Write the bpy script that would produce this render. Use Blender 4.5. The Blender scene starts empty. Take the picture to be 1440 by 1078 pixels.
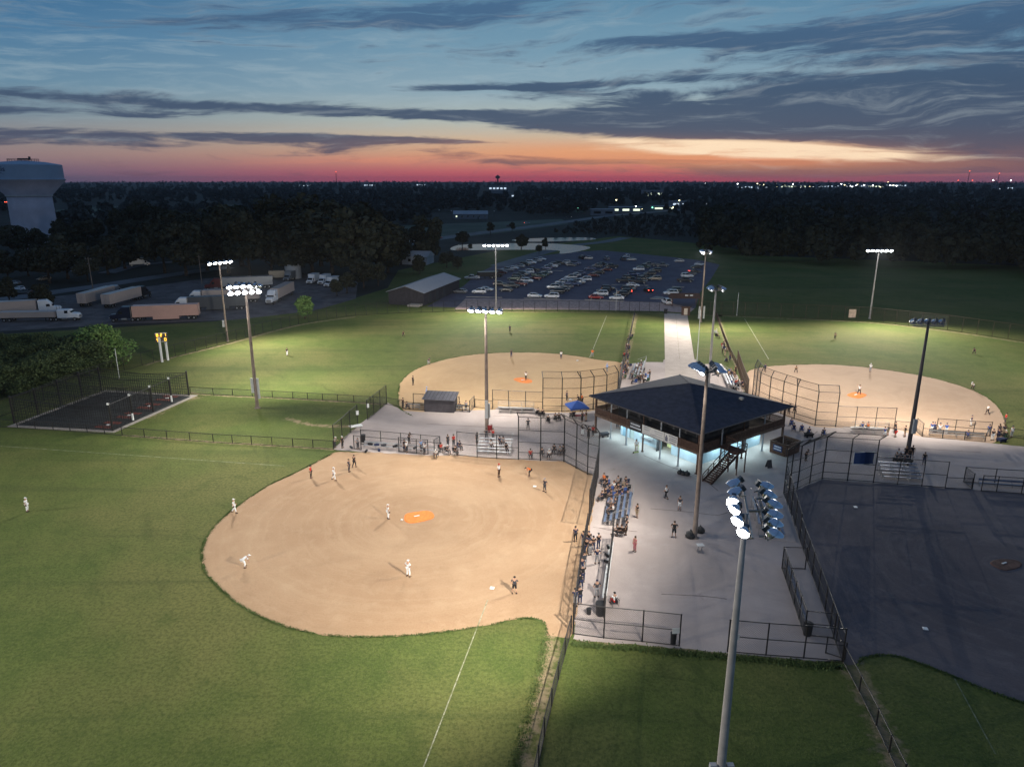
import bpy, bmesh, math, random
import numpy as np
from mathutils import Vector, Matrix, Euler
random.seed(7)
R = math.radians
scene = bpy.context.scene
col = scene.collection

# ------------------------------------------------------------------ camera
EYE_H = 36.0
FPX = 1005.0                     # focal length in photo pixels (1440 wide)
PITCH = math.atan((539-252)/FPX)
CP, SP = math.cos(PITCH), math.sin(PITCH)
camd = bpy.data.cameras.new('camera')
camd.sensor_width = 36.0
camd.lens = 36.0*FPX/1440.0
camd.clip_start = 0.5
camd.clip_end = 30000
cam = bpy.data.objects.new('camera', camd)
cam.location = (0, 0, EYE_H)
cam.rotation_euler = (math.pi/2-PITCH, 0, 0)
col.objects.link(cam)
scene.camera = cam

# ------------------------------------------------------------------ exposure
scene.render.engine = 'CYCLES'
vs = scene.view_settings
vs.view_transform = 'Standard'
vs.look = 'None'
vs.exposure = 0.0
vs.gamma = 1.0
vs.use_curve_mapping = False
cy = scene.cycles
cy.use_denoising = True
cy.max_bounces = 5
cy.diffuse_bounces = 2
cy.glossy_bounces = 3
cy.transmission_bounces = 3
cy.transparent_max_bounces = 8
cy.sample_clamp_indirect = 4.0
cy.caustics_reflective = False
cy.caustics_refractive = False

def lin(c):
    return tuple(((x/255.0)/12.92 if x <= 10 else (((x/255.0)+0.055)/1.055)**2.4) for x in c)

# ------------------------------------------------------------------ sky at dusk
SUN_AZ = 6.0                      # azimuth of the sunset, degrees right of the view axis
world = bpy.data.worlds.new('World')
scene.world = world
world.use_nodes = True
wt = world.node_tree
for n in list(wt.nodes): wt.nodes.remove(n)

class NT:
    """small expression builder for shader node trees"""
    def __init__(s, tree): s.t = tree
    def _in(s, sock, v):
        if isinstance(v, bpy.types.NodeSocket): s.t.links.new(v, sock)
        else: sock.default_value = v
    def m(s, op, a, b=None, c=None, clamp=False):
        n = s.t.nodes.new('ShaderNodeMath'); n.operation = op; n.use_clamp = clamp
        s._in(n.inputs[0], a)
        if b is not None: s._in(n.inputs[1], b)
        if c is not None: s._in(n.inputs[2], c)
        return n.outputs[0]
    def smooth(s, x, lo, hi):
        n = s.t.nodes.new('ShaderNodeMapRange'); n.interpolation_type = 'SMOOTHSTEP'
        s._in(n.inputs[0], x); n.inputs[1].default_value = lo; n.inputs[2].default_value = hi
        return n.outputs[0]
    def maprange(s, x, lo, hi, a, b):
        n = s.t.nodes.new('ShaderNodeMapRange')
        s._in(n.inputs[0], x); n.inputs[1].default_value = lo; n.inputs[2].default_value = hi
        n.inputs[3].default_value = a; n.inputs[4].default_value = b
        return n.outputs[0]
    def vec(s, x, y, z=0.0):
        n = s.t.nodes.new('ShaderNodeCombineXYZ')
        for i, v in enumerate((x, y, z)): s._in(n.inputs[i], v)
        return n.outputs[0]
    def noise(s, v, scale, detail=4.0, rough=0.55, dist=0.0, out=0):
        n = s.t.nodes.new('ShaderNodeTexNoise')
        if v is not None: s.t.links.new(v, n.inputs['Vector'])
        n.inputs['Scale'].default_value = scale; n.inputs['Detail'].default_value = detail
        n.inputs['Roughness'].default_value = rough; n.inputs['Distortion'].default_value = dist
        return n.outputs[out]
    def mix(s, f, a, b, mode='MIX'):
        n = s.t.nodes.new('ShaderNodeMix'); n.data_type = 'RGBA'; n.blend_type = mode
        s._in(n.inputs[0], f)
        for i, v in ((6, a), (7, b)):
            if isinstance(v, bpy.types.NodeSocket): s.t.links.new(v, n.inputs[i])
            else: n.inputs[i].default_value = (*v, 1.0) if len(v) == 3 else v
        return n.outputs[2]
    def ramp(s, x, stops):
        n = s.t.nodes.new('ShaderNodeValToRGB')
        s._in(n.inputs[0], x)
        e = n.color_ramp.elements
        while len(e) < len(stops): e.new(0.5)
        for k, (p, c) in enumerate(stops):
            e[k].position = p; e[k].color = (*c, 1.0)
        return n.outputs[0]

w = NT(wt)
tc = wt.nodes.new('ShaderNodeTexCoord')
sep = wt.nodes.new('ShaderNodeSeparateXYZ'); wt.links.new(tc.outputs['Generated'], sep.inputs[0])
dx, dy, dz = sep.outputs
elev = w.m('MULTIPLY', w.m('ARCSINE', dz), 57.2958)
azim = w.m('MULTIPLY', w.m('ARCTAN2', dx, dy), 57.2958)
off = w.m('ABSOLUTE', w.m('SUBTRACT', azim, SUN_AZ))
def S(*stops):
    return [(max(0.0, e/30.0), lin(c)) for e, c in stops]
ez = w.m('DIVIDE', elev, 30.0, clamp=True)
centre = w.ramp(ez, S((0, (186, 78, 94)), (0.5, (190, 96, 104)), (1.0, (198, 122, 112)), (1.9, (206, 158, 130)), (3.0, (200, 180, 156)),
                      (4.2, (176, 184, 178)), (6.2, (140, 166, 180)), (9, (116, 152, 174)), (12, (94, 136, 164)), (20, (76, 116, 152)), (30, (62, 98, 136))))
side = w.ramp(ez, S((0, (98, 90, 114)), (0.7, (116, 102, 118)), (1.6, (142, 124, 126)), (2.6, (138, 134, 136)), (4, (118, 138, 152)),
                    (6, (100, 136, 160)), (9, (72, 118, 154)), (12, (52, 100, 142)), (20, (52, 92, 134)), (30, (50, 84, 122))))
clear = w.mix(w.smooth(off, 6.0, 44.0), centre, side)
zen = w.smooth(elev, 18.0, 75.0)
clear = w.mix(zen, clear, lin((60, 86, 126)))
# cirrus and stratus: noise in angle space, drawn out along the horizon, tilted slightly
warp = w.noise(w.vec(w.m('MULTIPLY', azim, 0.045), w.m('MULTIPLY', elev, 0.20)), 1.0, 3.0, 0.5)
warp2 = w.noise(w.vec(w.m('MULTIPLY', azim, 0.16), w.m('MULTIPLY', elev, 0.55), 5.0), 1.0, 3.0, 0.5)
ev = w.m('ADD', elev, w.m('MULTIPLY', w.m('SUBTRACT', warp, 0.5), 3.4))
ev = w.m('ADD', ev, w.m('MULTIPLY', w.m('SUBTRACT', warp2, 0.5), 1.0))
tilt = w.maprange(elev, 2.0, 12.0, 0.0, -0.075)
ev = w.m('ADD', ev, w.m('MULTIPLY', azim, tilt))
cn = w.noise(w.vec(w.m('MULTIPLY', azim, 0.060), w.m('MULTIPLY', ev, 0.50), 3.7), 1.0, 8.0, 0.60, 0.25)
fine = w.noise(w.vec(w.m('MULTIPLY', azim, 0.17), w.m('MULTIPLY', ev, 1.25), 9.1), 1.0, 7.0, 0.66, 0.35)
rag = w.noise(w.vec(w.m('MULTIPLY', azim, 0.13), w.m('MULTIPLY', ev, 1.9), 17.3), 1.0, 7.0, 0.68, 0.3)
streak = w.noise(w.vec(w.m('MULTIPLY', azim, 0.030), w.m('MULTIPLY', ev, 1.05), 1.3), 1.0, 5.0, 0.58, 0.15)
def bump2(a0, wa, e0, we, t=0.0):
    ee = w.m('SUBTRACT', w.m('SUBTRACT', elev, e0), w.m('MULTIPLY', w.m('SUBTRACT', azim, a0), t)) if t else w.m('SUBTRACT', elev, e0)
    qa = w.m('POWER', w.m('ABSOLUTE', w.m('DIVIDE', w.m('SUBTRACT', azim, a0), wa)), 2.0)
    qe = w.m('POWER', w.m('ABSOLUTE', w.m('DIVIDE', ee, we)), 2.0)
    return w.m('EXPONENT', w.m('MULTIPLY', w.m('ADD', qa, qe), -1.0))
BANKS = [(22.0, 17.0, 5.6, 2.5, 0.03, 0.27), (40.0, 13.0, 2.6, 2.6, 0.0, 0.62), (9.0, 14.0, 3.95, 0.75, -0.01, 0.42), (24.0, 12.0, 3.7, 0.7, -0.03, 0.40), (17.0, 11.0, 9.3, 0.5, -0.02, 0.22), (30.0, 9.0, 9.6, 1.4, 0.0, 0.20),
         (-9.0, 20.0, 4.75, 0.42, -0.015, 0.36), (-27.0, 12.0, 4.2, 0.35, 0.0, 0.20), (-12.0, 12.0, 2.85, 0.30, -0.01, 0.36), (4.0, 12.0, 2.55, 0.16, -0.02, 0.22), (10.0, 10.0, 1.25, 0.14, 0.0, 0.30), (-30.0, 9.0, 2.7, 0.4, 0.0, 0.16), (-9.0, 22.0, 10.9, 0.8, 0.07, 0.20), (2.0, 14.0, 6.6, 0.28, 0.02, 0.25),
         (26.0, 11.0, 0.85, 0.6, 0.0, 0.80), (5.0, 9.0, 1.5, 0.22, 0.0, 0.10),
         (14.0, 15.0, 2.0, 0.62, -0.045, -0.66), (-8.0, 14.0, 3.75, 0.5, -0.02, -0.30), (38.0, 10.0, 0.0, 0.45, 0.0, -0.85), (38.0, 6.0, 4.7, 0.4, 0.05, -0.35), (24.0, 6.0, 7.1, 0.35, -0.03, -0.25), (12.0, 7.0, 6.6, 0.4, 0.0, -0.18), (-20.0, 16.0, 7.0, 2.0, 0.0, -0.16)]
bias = None
for (a0, wa, e0, we, tl, amp) in BANKS:
    q = w.m('MULTIPLY', bump2(a0, wa, e0, we, tl), amp); bias = q if bias is None else w.m('ADD', bias, q)
d0 = w.m('ADD', w.m('ADD', w.m('MULTIPLY', cn, 0.62), w.m('MULTIPLY', fine, 0.66)), w.m('MULTIPLY', streak, 0.34))
dens = w.smooth(w.m('ADD', d0, bias), 0.805, 1.0)
dens = w.m('MULTIPLY', dens, w.smooth(elev, -0.2, 0.5))
dens = w.m('MULTIPLY', dens, w.maprange(elev, 12.0, 40.0, 1.0, 0.25))
cloudcol = w.ramp(ez, S((0, (118, 84, 100)), (0.9, (100, 84, 100)), (2.0, (80, 82, 102)), (3.4, (64, 80, 106)), (6, (58, 80, 108)), (12, (68, 102, 136)), (30, (36, 60, 90))))
cloudcol = w.mix(w.m('MULTIPLY', w.smooth(rag, 0.50, 0.72), 0.50), cloudcol, lin((140, 152, 162)))
# pale veil of high cirrus in the clear part
clear = w.mix(w.m('MULTIPLY', w.m('MULTIPLY', w.smooth(fine, 0.42, 0.70), w.smooth(elev, 2.0, 5.0)), 0.34), clear, lin((168, 186, 194)))
skyc = w.mix(w.m('MULTIPLY', dens, 0.95), clear, cloudcol)
# sunlit cirrus hanging low over the sunset
glow_n = w.m('ADD', w.m('MULTIPLY', fine, 0.75), w.m('MULTIPLY', streak, 0.5))
lit3 = w.m('MULTIPLY', w.m('MULTIPLY', bump2(13.0, 15.0, 1.6, 0.85, -0.03), 1.5, None, True), w.smooth(glow_n, 0.40, 0.62))
skyc = w.mix(w.m('MULTIPLY', lit3, 0.55), skyc, lin((238, 158, 106)))
core = w.m('MULTIPLY', bump2(18.0, 10.5, 2.05, 0.52, -0.05), 2.2, None, True)
lit = w.m('MULTIPLY', core, w.smooth(w.m('ADD', w.m('MULTIPLY', rag, 0.7), w.m('MULTIPLY', core, 0.30)), 0.42, 0.66))
skyc = w.mix(lit, skyc, lin((255, 226, 192)))
lit2 = w.m('MULTIPLY', bump2(2.0, 20.0, 1.2, 0.5), w.smooth(streak, 0.48, 0.70))
skyc = w.mix(w.m('MULTIPLY', lit2, 0.5), skyc, lin((238, 146, 112)))
under = w.smooth(elev, -0.6, -0.05)
skyc = w.mix(under, lin((30, 32, 44)), skyc)
bg = wt.nodes.new('ShaderNodeBackground'); wt.links.new(skyc, bg.inputs[0]); bg.inputs[1].default_value = 1.0
sky = wt.nodes.new('ShaderNodeTexSky'); sky.sky_type = 'NISHITA'; sky.sun_disc = False
sky.sun_elevation = R(-4.0); sky.sun_rotation = R(SUN_AZ); sky.altitude = 200
bg2 = wt.nodes.new('ShaderNodeBackground'); wt.links.new(sky.outputs[0], bg2.inputs[0]); bg2.inputs[1].default_value = 0.05
addw = wt.nodes.new('ShaderNodeAddShader'); wt.links.new(bg.outputs[0], addw.inputs[0]); wt.links.new(bg2.outputs[0], addw.inputs[1])
wo = wt.nodes.new('ShaderNodeOutputWorld'); wt.links.new(addw.outputs[0], wo.inputs[0])

# flood light settings (each lamp is built with its pole further down)
FLOOD_COL = (1.0, 0.945, 0.85)
FLOOD_W = 34000.0

# ------------------------------------------------------------------ helpers
def at(px, py, z=0.0):
    """photo pixel -> world point at height z"""
    u = (px-720.0)/FPX; v = (539.0-py)/FPX
    fy = CP+v*SP; fz = -SP+v*CP
    t = (z-EYE_H)/fz
    return Vector((u*t, fy*t, z))
def tox(X, Y, Z=0.0):
    z = Z-EYE_H; dep = Y*CP-z*SP; up = Y*SP+z*CP
    return 720+FPX*X/dep, 539-FPX*up/dep

def mat(name, c, rough=0.8, var=0.15, scale=6.0, metal=0.0, bump=0.0, spec=0.3, emit=None, estr=0.0, c2=None):
    m = bpy.data.materials.new(name); m.use_nodes = True
    t = m.node_tree; b = t.nodes['Principled BSDF']; n = NT(t)
    tcn = t.nodes.new('ShaderNodeTexCoord')
    nz = n.noise(tcn.outputs['Object'], scale, 5.0, 0.6)
    lo = tuple(max(0.0, x*(1-var)) for x in c); hi = c2 if c2 else tuple(min(1.0, x*(1+var)) for x in c)
    t.links.new(n.mix(n.smooth(nz, 0.3, 0.7), lo, hi), b.inputs['Base Color'])
    b.inputs['Roughness'].default_value = rough
    b.inputs['Metallic'].default_value = metal
    b.inputs['Specular IOR Level'].default_value = spec
    if bump > 0:
        bp = t.nodes.new('ShaderNodeBump'); bp.inputs['Strength'].default_value = bump; bp.inputs['Distance'].default_value = 0.05
        t.links.new(nz, bp.inputs['Height']); t.links.new(bp.outputs[0], b.inputs['Normal'])
    if emit:
        b.inputs['Emission Color'].default_value = (*emit, 1); b.inputs['Emission Strength'].default_value = estr
        m.cycles.emission_sampling = 'NONE'
    return m

def link(name, mesh, parent=None, loc=(0, 0, 0), rot=(0, 0, 0), m=None):
    o = bpy.data.objects.new(name, mesh)
    col.objects.link(o)
    o.location = loc; o.rotation_euler = rot
    if parent is not None: o.parent = parent
    if m is not None and mesh is not None:
        if not mesh.materials: mesh.materials.append(m)
        o.material_slots[0].link = 'OBJECT'; o.material_slots[0].material = m
    return o
LABELS = {}
def tag(o, label, cat, group=None, kind=None):
    if not 4 <= len(label.split()) <= 16: print('LABEL', len(label.split()), label)
    o['label'] = label; o['category'] = cat
    if group: o['group'] = group
    if kind: o['kind'] = kind
    return o
def thing(name, label, cat, loc=(0, 0, 0), rz=0.0, group=None):
    o = link(name, None, None, loc, (0, 0, rz))
    return tag(o, label, cat, group)
def dup(o, loc, rz, label=None, mats=None):
    c = o.copy(); col.objects.link(c); c.location = loc; c.rotation_euler = (0, 0, rz)
    if label: c['label'] = label
    for ch in o.children:
        d = ch.copy(); col.objects.link(d); d.parent = c
        if mats and ch.name.split('.')[0] in mats: d.material_slots[0].material = mats[ch.name.split('.')[0]]
        for g in ch.children:
            e = g.copy(); col.objects.link(e); e.parent = d
            if mats and g.name.split('.')[0] in mats: e.material_slots[0].material = mats[g.name.split('.')[0]]
    return c

class MB:
    def __init__(s): s.v = []; s.f = []
    def add(s, vs, fs, M=None):
        k = len(s.v)
        s.v += [tuple(M @ Vector(p)) for p in vs] if M is not None else [tuple(p) for p in vs]
        s.f += [tuple(i+k for i in f) for f in fs]
        return s
    def box(s, c, d, M=None, rz=0.0):
        x, y, z = (q/2.0 for q in d)
        T = Matrix.Translation(c) @ Matrix.Rotation(rz, 4, 'Z')
        if M is not None: T = M @ T
        vs = [(sx*x, sy*y, sz*z) for sz in (-1, 1) for sx, sy in ((-1, -1), (1, -1), (1, 1), (-1, 1))]
        return s.add(vs, [(3, 2, 1, 0), (4, 5, 6, 7), (0, 1, 5, 4), (1, 2, 6, 5), (2, 3, 7, 6), (3, 0, 4, 7)], T)
    def bar(s, a, b, w, h=None, up=(0, 0, 1)):
        """rectangular bar from a to b"""
        a, b = Vector(a), Vector(b); h = w if h is None else h
        d = (b-a).normalized(); upv = Vector(up)
        if abs(d.dot(upv)) > 0.98: upv = Vector((0, 1, 0))
        x = d.cross(upv).normalized()*w/2; y = x.cross(d).normalized()*h/2
        vs = [p+sx*x+sy*y for p in (a, b) for sx, sy in ((-1, -1), (1, -1), (1, 1), (-1, 1))]
        return s.add(vs, [(3, 2, 1, 0), (4, 5, 6, 7), (0, 1, 5, 4), (1, 2, 6, 5), (2, 3, 7, 6), (3, 0, 4, 7)])
    def tube(s, a, b, r0, r1=None, n=6, caps=True):
        a, b = Vector(a), Vector(b); r1 = r0 if r1 is None else r1
        d = (b-a).normalized()
        u = d.cross(Vector((0, 0, 1)) if abs(d.z) < 0.95 else Vector((0, 1, 0))).normalized(); q = d.cross(u)
        vs = []
        for p, r in ((a, r0), (b, r1)):
            for k in range(n):
                t = 2*math.pi*k/n; vs.append(p+r*(math.cos(t)*u+math.sin(t)*q))
        fs = [(k, (k+1) % n, n+(k+1) % n, n+k) for k in range(n)]
        if caps: fs += [tuple(range(n-1, -1, -1)), tuple(range(n, 2*n))]
        return s.add(vs, fs)
    def lathe(s, prof, n=16, M=None, cap=True):
        vs = []; fs = []
        for r, z in prof:
            for k in range(n):
                t = 2*math.pi*k/n; vs.append((r*math.cos(t), r*math.sin(t), z))
        for j in range(len(prof)-1):
            for k in range(n):
                a = j*n+k; b = j*n+(k+1) % n; fs.append((a, b, b+n, a+n))
        if cap:
            fs.append(tuple(range(n-1, -1, -1))); fs.append(tuple(range((len(prof)-1)*n, len(prof)*n)))
        return s.add(vs, fs, M)
    def prism(s, poly, z0, z1):
        n = len(poly)
        vs = [(p[0], p[1], z0) for p in poly]+[(p[0], p[1], z1) for p in poly]
        return s.add(vs, [tuple(range(n-1, -1, -1)), tuple(range(n, 2*n))]+[(k, (k+1) % n, n+(k+1) % n, n+k) for k in range(n)])
    def loft(s, rings, caps=True):
        n = len(rings[0]); vs = [p for r in rings for p in r]; fs = []
        for j in range(len(rings)-1):
            for k in range(n):
                a = j*n+k; b = j*n+(k+1) % n; fs.append((a, b, b+n, a+n))
        if caps: fs += [tuple(range(n-1, -1, -1)), tuple(range((len(rings)-1)*n, len(rings)*n))]
        return s.add(vs, fs)
    def mesh(s, name, m=None, smooth=False, origin=None):
        me = bpy.data.meshes.new(name)
        vs = s.v if origin is None else [(p[0]-origin[0], p[1]-origin[1], p[2]-origin[2]) for p in s.v]
        me.from_pydata(vs, [], s.f); me.update()
        if smooth: me.shade_smooth()
        if m is not None: me.materials.append(m)
        return me
    def build(s, name, m, parent=None, smooth=False, origin=None, loc=(0, 0, 0), kind=None):
        o = link(name, s.mesh(name, m, smooth, origin), parent, loc if parent is not None or origin is None else origin)
        if kind: o['kind'] = kind
        return o
# ------------------------------------------------------------------ materials
def posmat(name, fn, rough=0.9, bump=0.0, spec=0.2):
    m = bpy.data.materials.new(name); m.use_nodes = True
    t = m.node_tree; b = t.nodes['Principled BSDF']; n = NT(t)
    g = t.nodes.new('ShaderNodeNewGeometry')
    c, h = fn(n, g.outputs['Position'], t)
    t.links.new(c, b.inputs['Base Color'])
    b.inputs['Roughness'].default_value = rough; b.inputs['Specular IOR Level'].default_value = spec
    if bump > 0 and h is not None:
        bp = t.nodes.new('ShaderNodeBump'); bp.inputs['Strength'].default_value = bump; bp.inputs['Distance'].default_value = 0.08
        t.links.new(h, bp.inputs['Height']); t.links.new(bp.outputs[0], b.inputs['Normal'])
    return m
def sxyz(n, t, p):
    s = t.nodes.new('ShaderNodeSeparateXYZ'); t.links.new(p, s.inputs[0]); return s.outputs
def grass_fn(n, p, t):
    x, y, z = sxyz(n, t, p)
    big = n.noise(p, 0.045, 4, 0.55)
    mid = n.noise(p, 0.35, 5, 0.65, 0.3)
    fine = n.noise(p, 3.2, 5, 0.75)
    blade = n.noise(n.vec(n.m('MULTIPLY', x, 9.0), n.m('MULTIPLY', y, 5.0)), 1.0, 3, 0.7)
    mow = n.noise(n.vec(n.m('MULTIPLY', x, 0.012), n.m('MULTIPLY', y, 0.23)), 1.0, 3, 0.6, 0.8)
    c = n.mix(n.smooth(mid, 0.3, 0.7), (0.082, 0.116, 0.026), (0.122, 0.150, 0.038))
    c = n.mix(n.m('MULTIPLY', n.smooth(big, 0.40, 0.64), 0.75), c, (0.185, 0.170, 0.058))
    c = n.mix(n.m('MULTIPLY', n.smooth(mow, 0.52, 0.70), 0.45), c, (0.052, 0.076, 0.022))
    c = n.mix(n.m('MULTIPLY', n.smooth(fine, 0.38, 0.66), 0.70), c, (0.046, 0.066, 0.016))
    c = n.mix(n.m('MULTIPLY', n.smooth(blade, 0.45, 0.75), 0.40), c, (0.175, 0.185, 0.085))
    tire = n.noise(n.vec(n.m('ADD', n.m('MULTIPLY', x, 0.05), n.m('MULTIPLY', y, -0.09)), n.m('ADD', n.m('MULTIPLY', x, 0.35), n.m('MULTIPLY', y, 0.20)), 2.2), 1.0, 5, 0.65, 1.0)
    c = n.mix(n.m('MULTIPLY', n.smooth(tire, 0.54, 0.74), 0.30), c, (0.042, 0.058, 0.018))
    patch = n.noise(p, 0.16, 6, 0.7, 1.2)
    c = n.mix(n.m('MULTIPLY', n.smooth(patch, 0.54, 0.68), 0.45), c, (0.060, 0.090, 0.022))
    bare = n.m('MULTIPLY', n.smooth(n.noise(p, 0.9, 6, 0.7), 0.63, 0.76), 0.45)
    c = n.mix(bare, c, (0.21, 0.155, 0.085))
    return c, n.m('ADD', fine, n.m('MULTIPLY', blade, 0.6))
M_GRASS = posmat('grass', grass_fn, 0.95, 0.9, 0.1)
def verge_fn(n, p, t):
    c, h = grass_fn(n, p, t)
    a = t.nodes.new('ShaderNodeAttribute'); a.attribute_name = 'wear'
    q = n.m('ADD', n.m('MULTIPLY', n.noise(p, 1.1, 6, 0.72), 0.8), n.m('MULTIPLY', a.outputs['Fac'], 0.40))
    soil = n.mix(n.noise(p, 2.5, 4, 0.7), (0.23, 0.17, 0.10), (0.36, 0.28, 0.17))
    return n.mix(n.smooth(q, 0.66, 0.86), c, soil), h
M_VERGE = posmat('worn_grass', verge_fn, 0.95, 0.9, 0.1)
def dirt_fn(a, b_, c_, centre=None):
    def f(n, p, t):
        x, y, z = sxyz(n, t, p)
        big = n.noise(p, 0.06, 4, 0.6); mid = n.noise(p, 0.5, 5, 0.65, 0.4); fine = n.noise(p, 6.0, 4, 0.75)
        c = n.mix(n.smooth(big, 0.35, 0.68), a, b_)
        if centre is not None:
            d = t.nodes.new('ShaderNodeVectorMath'); d.operation = 'DISTANCE'
            t.links.new(p, d.inputs[0]); d.inputs[1].default_value = (centre[0], centre[1], 0)
            rr = n.m('ADD', d.outputs['Value'], n.m('MULTIPLY', mid, 1.6))
            rake = n.noise(n.vec(n.m('MULTIPLY', rr, 1.3), n.m('MULTIPLY', big, 3.0)), 1.0, 4, 0.65)
            c = n.mix(n.m('MULTIPLY', n.smooth(rake, 0.44, 0.70), 0.26), c, c_)
        c = n.mix(n.m('MULTIPLY', n.smooth(mid, 0.48, 0.75), 0.35), c, c_)
        scuff = n.noise(n.vec(n.m('MULTIPLY', x, 0.9), n.m('MULTIPLY', y, 0.9), 4.4), 1.0, 8, 0.78, 1.6)
        c = n.mix(n.m('MULTIPLY', n.smooth(scuff, 0.54, 0.70), 0.34), c, tuple(v*0.70 for v in a))
        blot = n.noise(p, 0.14, 5, 0.6, 0.8)
        c = n.mix(n.m('MULTIPLY', n.smooth(blot, 0.50, 0.66), 0.30), c, tuple(v*0.80 for v in a))
        c = n.mix(n.m('MULTIPLY', n.smooth(fine, 0.4, 0.72), 0.28), c, tuple(v*0.62 for v in a))
        return c, n.m('ADD', fine, mid)
    return f
def scal(c, k): return tuple(v*k for v in c)
M_DIRT_A = posmat('infield_dirt_tan', dirt_fn((0.375, 0.236, 0.136), (0.450, 0.295, 0.176), (0.53, 0.38, 0.24), at(590, 727)), 0.95, 0.35)
M_DIRT_B = posmat('infield_dirt_pale', dirt_fn((0.44, 0.285, 0.15), (0.50, 0.335, 0.18), (0.54, 0.38, 0.22), at(735, 535)), 0.95, 0.3)
M_DIRT_C = posmat('infield_dirt_pink', dirt_fn((0.46, 0.31, 0.205), (0.51, 0.35, 0.235), (0.55, 0.40, 0.28), at(1206, 555)), 0.95, 0.3)
M_DIRT_D = posmat('infield_dirt_dusk_toned', dirt_fn((0.108, 0.092, 0.100), (0.150, 0.130, 0.138), (0.215, 0.185, 0.185), at(1415, 795)), 0.95, 0.35)  # same dirt; the unlit field's blue dusk shade is put into its colour
def paving_fn(n, p, t):
    x, y, z = sxyz(n, t, p)
    big = n.noise(p, 0.10, 5, 0.65, 0.6); mid = n.noise(p, 0.8, 5, 0.7); fine = n.noise(p, 9.0, 4, 0.8)
    c = n.mix(n.smooth(big, 0.36, 0.66), (0.40, 0.335, 0.305), (0.49, 0.415, 0.385))
    c = n.mix(n.m('MULTIPLY', n.smooth(mid, 0.5, 0.8), 0.4), c, (0.48, 0.42, 0.40))
    c = n.mix(n.m('MULTIPLY', n.smooth(fine, 0.42, 0.7), 0.32), c, (0.27, 0.23, 0.215))
    st = n.noise(p, 0.33, 6, 0.72, 1.2)
    c = n.mix(n.m('MULTIPLY', n.smooth(st, 0.60, 0.74), 0.55), c, (0.26, 0.215, 0.195))
    return c, n.m('ADD', fine, mid)
M_PLAZA = posmat('crushed_stone_paving', paving_fn, 0.95, 0.35)
M_WALK = posmat('concrete_walk', lambda n, p, t: (n.mix(n.smooth(n.noise(p, 0.5, 5, 0.7), 0.3, 0.7), (0.42, 0.35, 0.30), (0.50, 0.43, 0.375)), n.noise(p, 7, 4, 0.7)), 0.9, 0.2)
M_ASPH = posmat('asphalt', lambda n, p, t: (n.mix(n.smooth(n.noise(p, 0.16, 6, 0.7), 0.3, 0.7), (0.100, 0.088, 0.115), (0.150, 0.135, 0.165)), n.noise(p, 5, 4, 0.7)), 0.9, 0.2)
M_GRAVEL = posmat('gravel', lambda n, p, t: (n.mix(n.smooth(n.noise(p, 0.22, 6, 0.72, 0.6), 0.3, 0.7), (0.075, 0.068, 0.072), (0.165, 0.148, 0.145)), n.noise(p, 5, 4, 0.7)), 0.95, 0.3)
M_ROAD = posmat('worn_asphalt', lambda n, p, t: (n.mix(n.smooth(n.noise(p, 0.1, 5, 0.7), 0.3, 0.7), (0.11, 0.115, 0.125), (0.17, 0.175, 0.185)), n.noise(p, 5, 4, 0.7)), 0.75, 0.1)
M_FIELD = posmat('mown_meadow', lambda n, p, t: (n.mix(n.smooth(n.noise(p, 0.02, 6, 0.7), 0.3, 0.7), (0.055, 0.075, 0.055), (0.11, 0.135, 0.10)), n.noise(p, 1, 4, 0.7)), 0.95, 0.2)
M_FOREST = posmat('forest_floor', lambda n, p, t: (n.mix(n.smooth(n.noise(p, 0.03, 6, 0.7), 0.3, 0.7), (0.018, 0.021, 0.018), (0.034, 0.038, 0.033)), n.noise(p, 1, 4, 0.7)), 0.95, 0.2)
M_STONE = mat('gravel_strip', (0.50, 0.35, 0.30), 0.95, 0.25, 0.8)
M_CHALK = posmat('chalk', lambda n, p, t: (n.mix(n.smooth(n.noise(p, 1.6, 5, 0.8), 0.36, 0.70), (0.15, 0.165, 0.075), (0.52, 0.50, 0.38)), None), 0.95)
M_CHALKW = posmat('worn_chalk', lambda n, p, t: (n.mix(n.smooth(n.noise(p, 1.6, 5, 0.8), 0.40, 0.66), (0.115, 0.14, 0.055), (0.27, 0.28, 0.17)), None), 0.95)
M_ORANGE = mat('orange_turf', (0.74, 0.22, 0.045), 0.9, 0.12, 3.0)
M_WATER = mat('pond_water', (0.02, 0.035, 0.05), 0.16, 0.1, 0.3, spec=0.14)
M_TURF = mat('dark_turf', (0.030, 0.034, 0.034), 0.95, 0.3, 1.5)
M_CURB = mat('concrete_border', (0.36, 0.32, 0.28), 0.9, 0.15, 1.2)
M_BLACK = mat('black_vinyl_steel', (0.014, 0.012, 0.012), 0.45, 0.2, 3.0, spec=0.4)
M_BROWNRAIL = mat('brown_vinyl_steel', (0.055, 0.036, 0.024), 0.5, 0.2, 3.0)
M_NET = mat('black_netting', (0.010, 0.010, 0.011), 0.8, 0.2, 4.0)
M_GALV = mat('galvanised_steel', (0.34, 0.33, 0.32), 0.42, 0.16, 2.0, metal=0.55)
M_ALU = mat('aluminium_plank', (0.46, 0.47, 0.50), 0.38, 0.12, 1.5, metal=0.5)
M_ALUBLUE = mat('blue_grey_plank', (0.17, 0.21, 0.30), 0.40, 0.15, 1.5, metal=0.4)
M_WOODPOLE = mat('weathered_pole', (0.215, 0.165, 0.135), 0.8, 0.22, 1.2, bump=0.2)
M_CONCPOLE = mat('spun_concrete', (0.42, 0.38, 0.35), 0.8, 0.12, 1.4, bump=0.15)
M_DARKPOLE = mat('dark_painted_pole', (0.075, 0.065, 0.065), 0.6, 0.15, 1.5)
M_WHITE = mat('white_paint', (0.76, 0.76, 0.74), 0.5, 0.06, 2.0)
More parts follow.
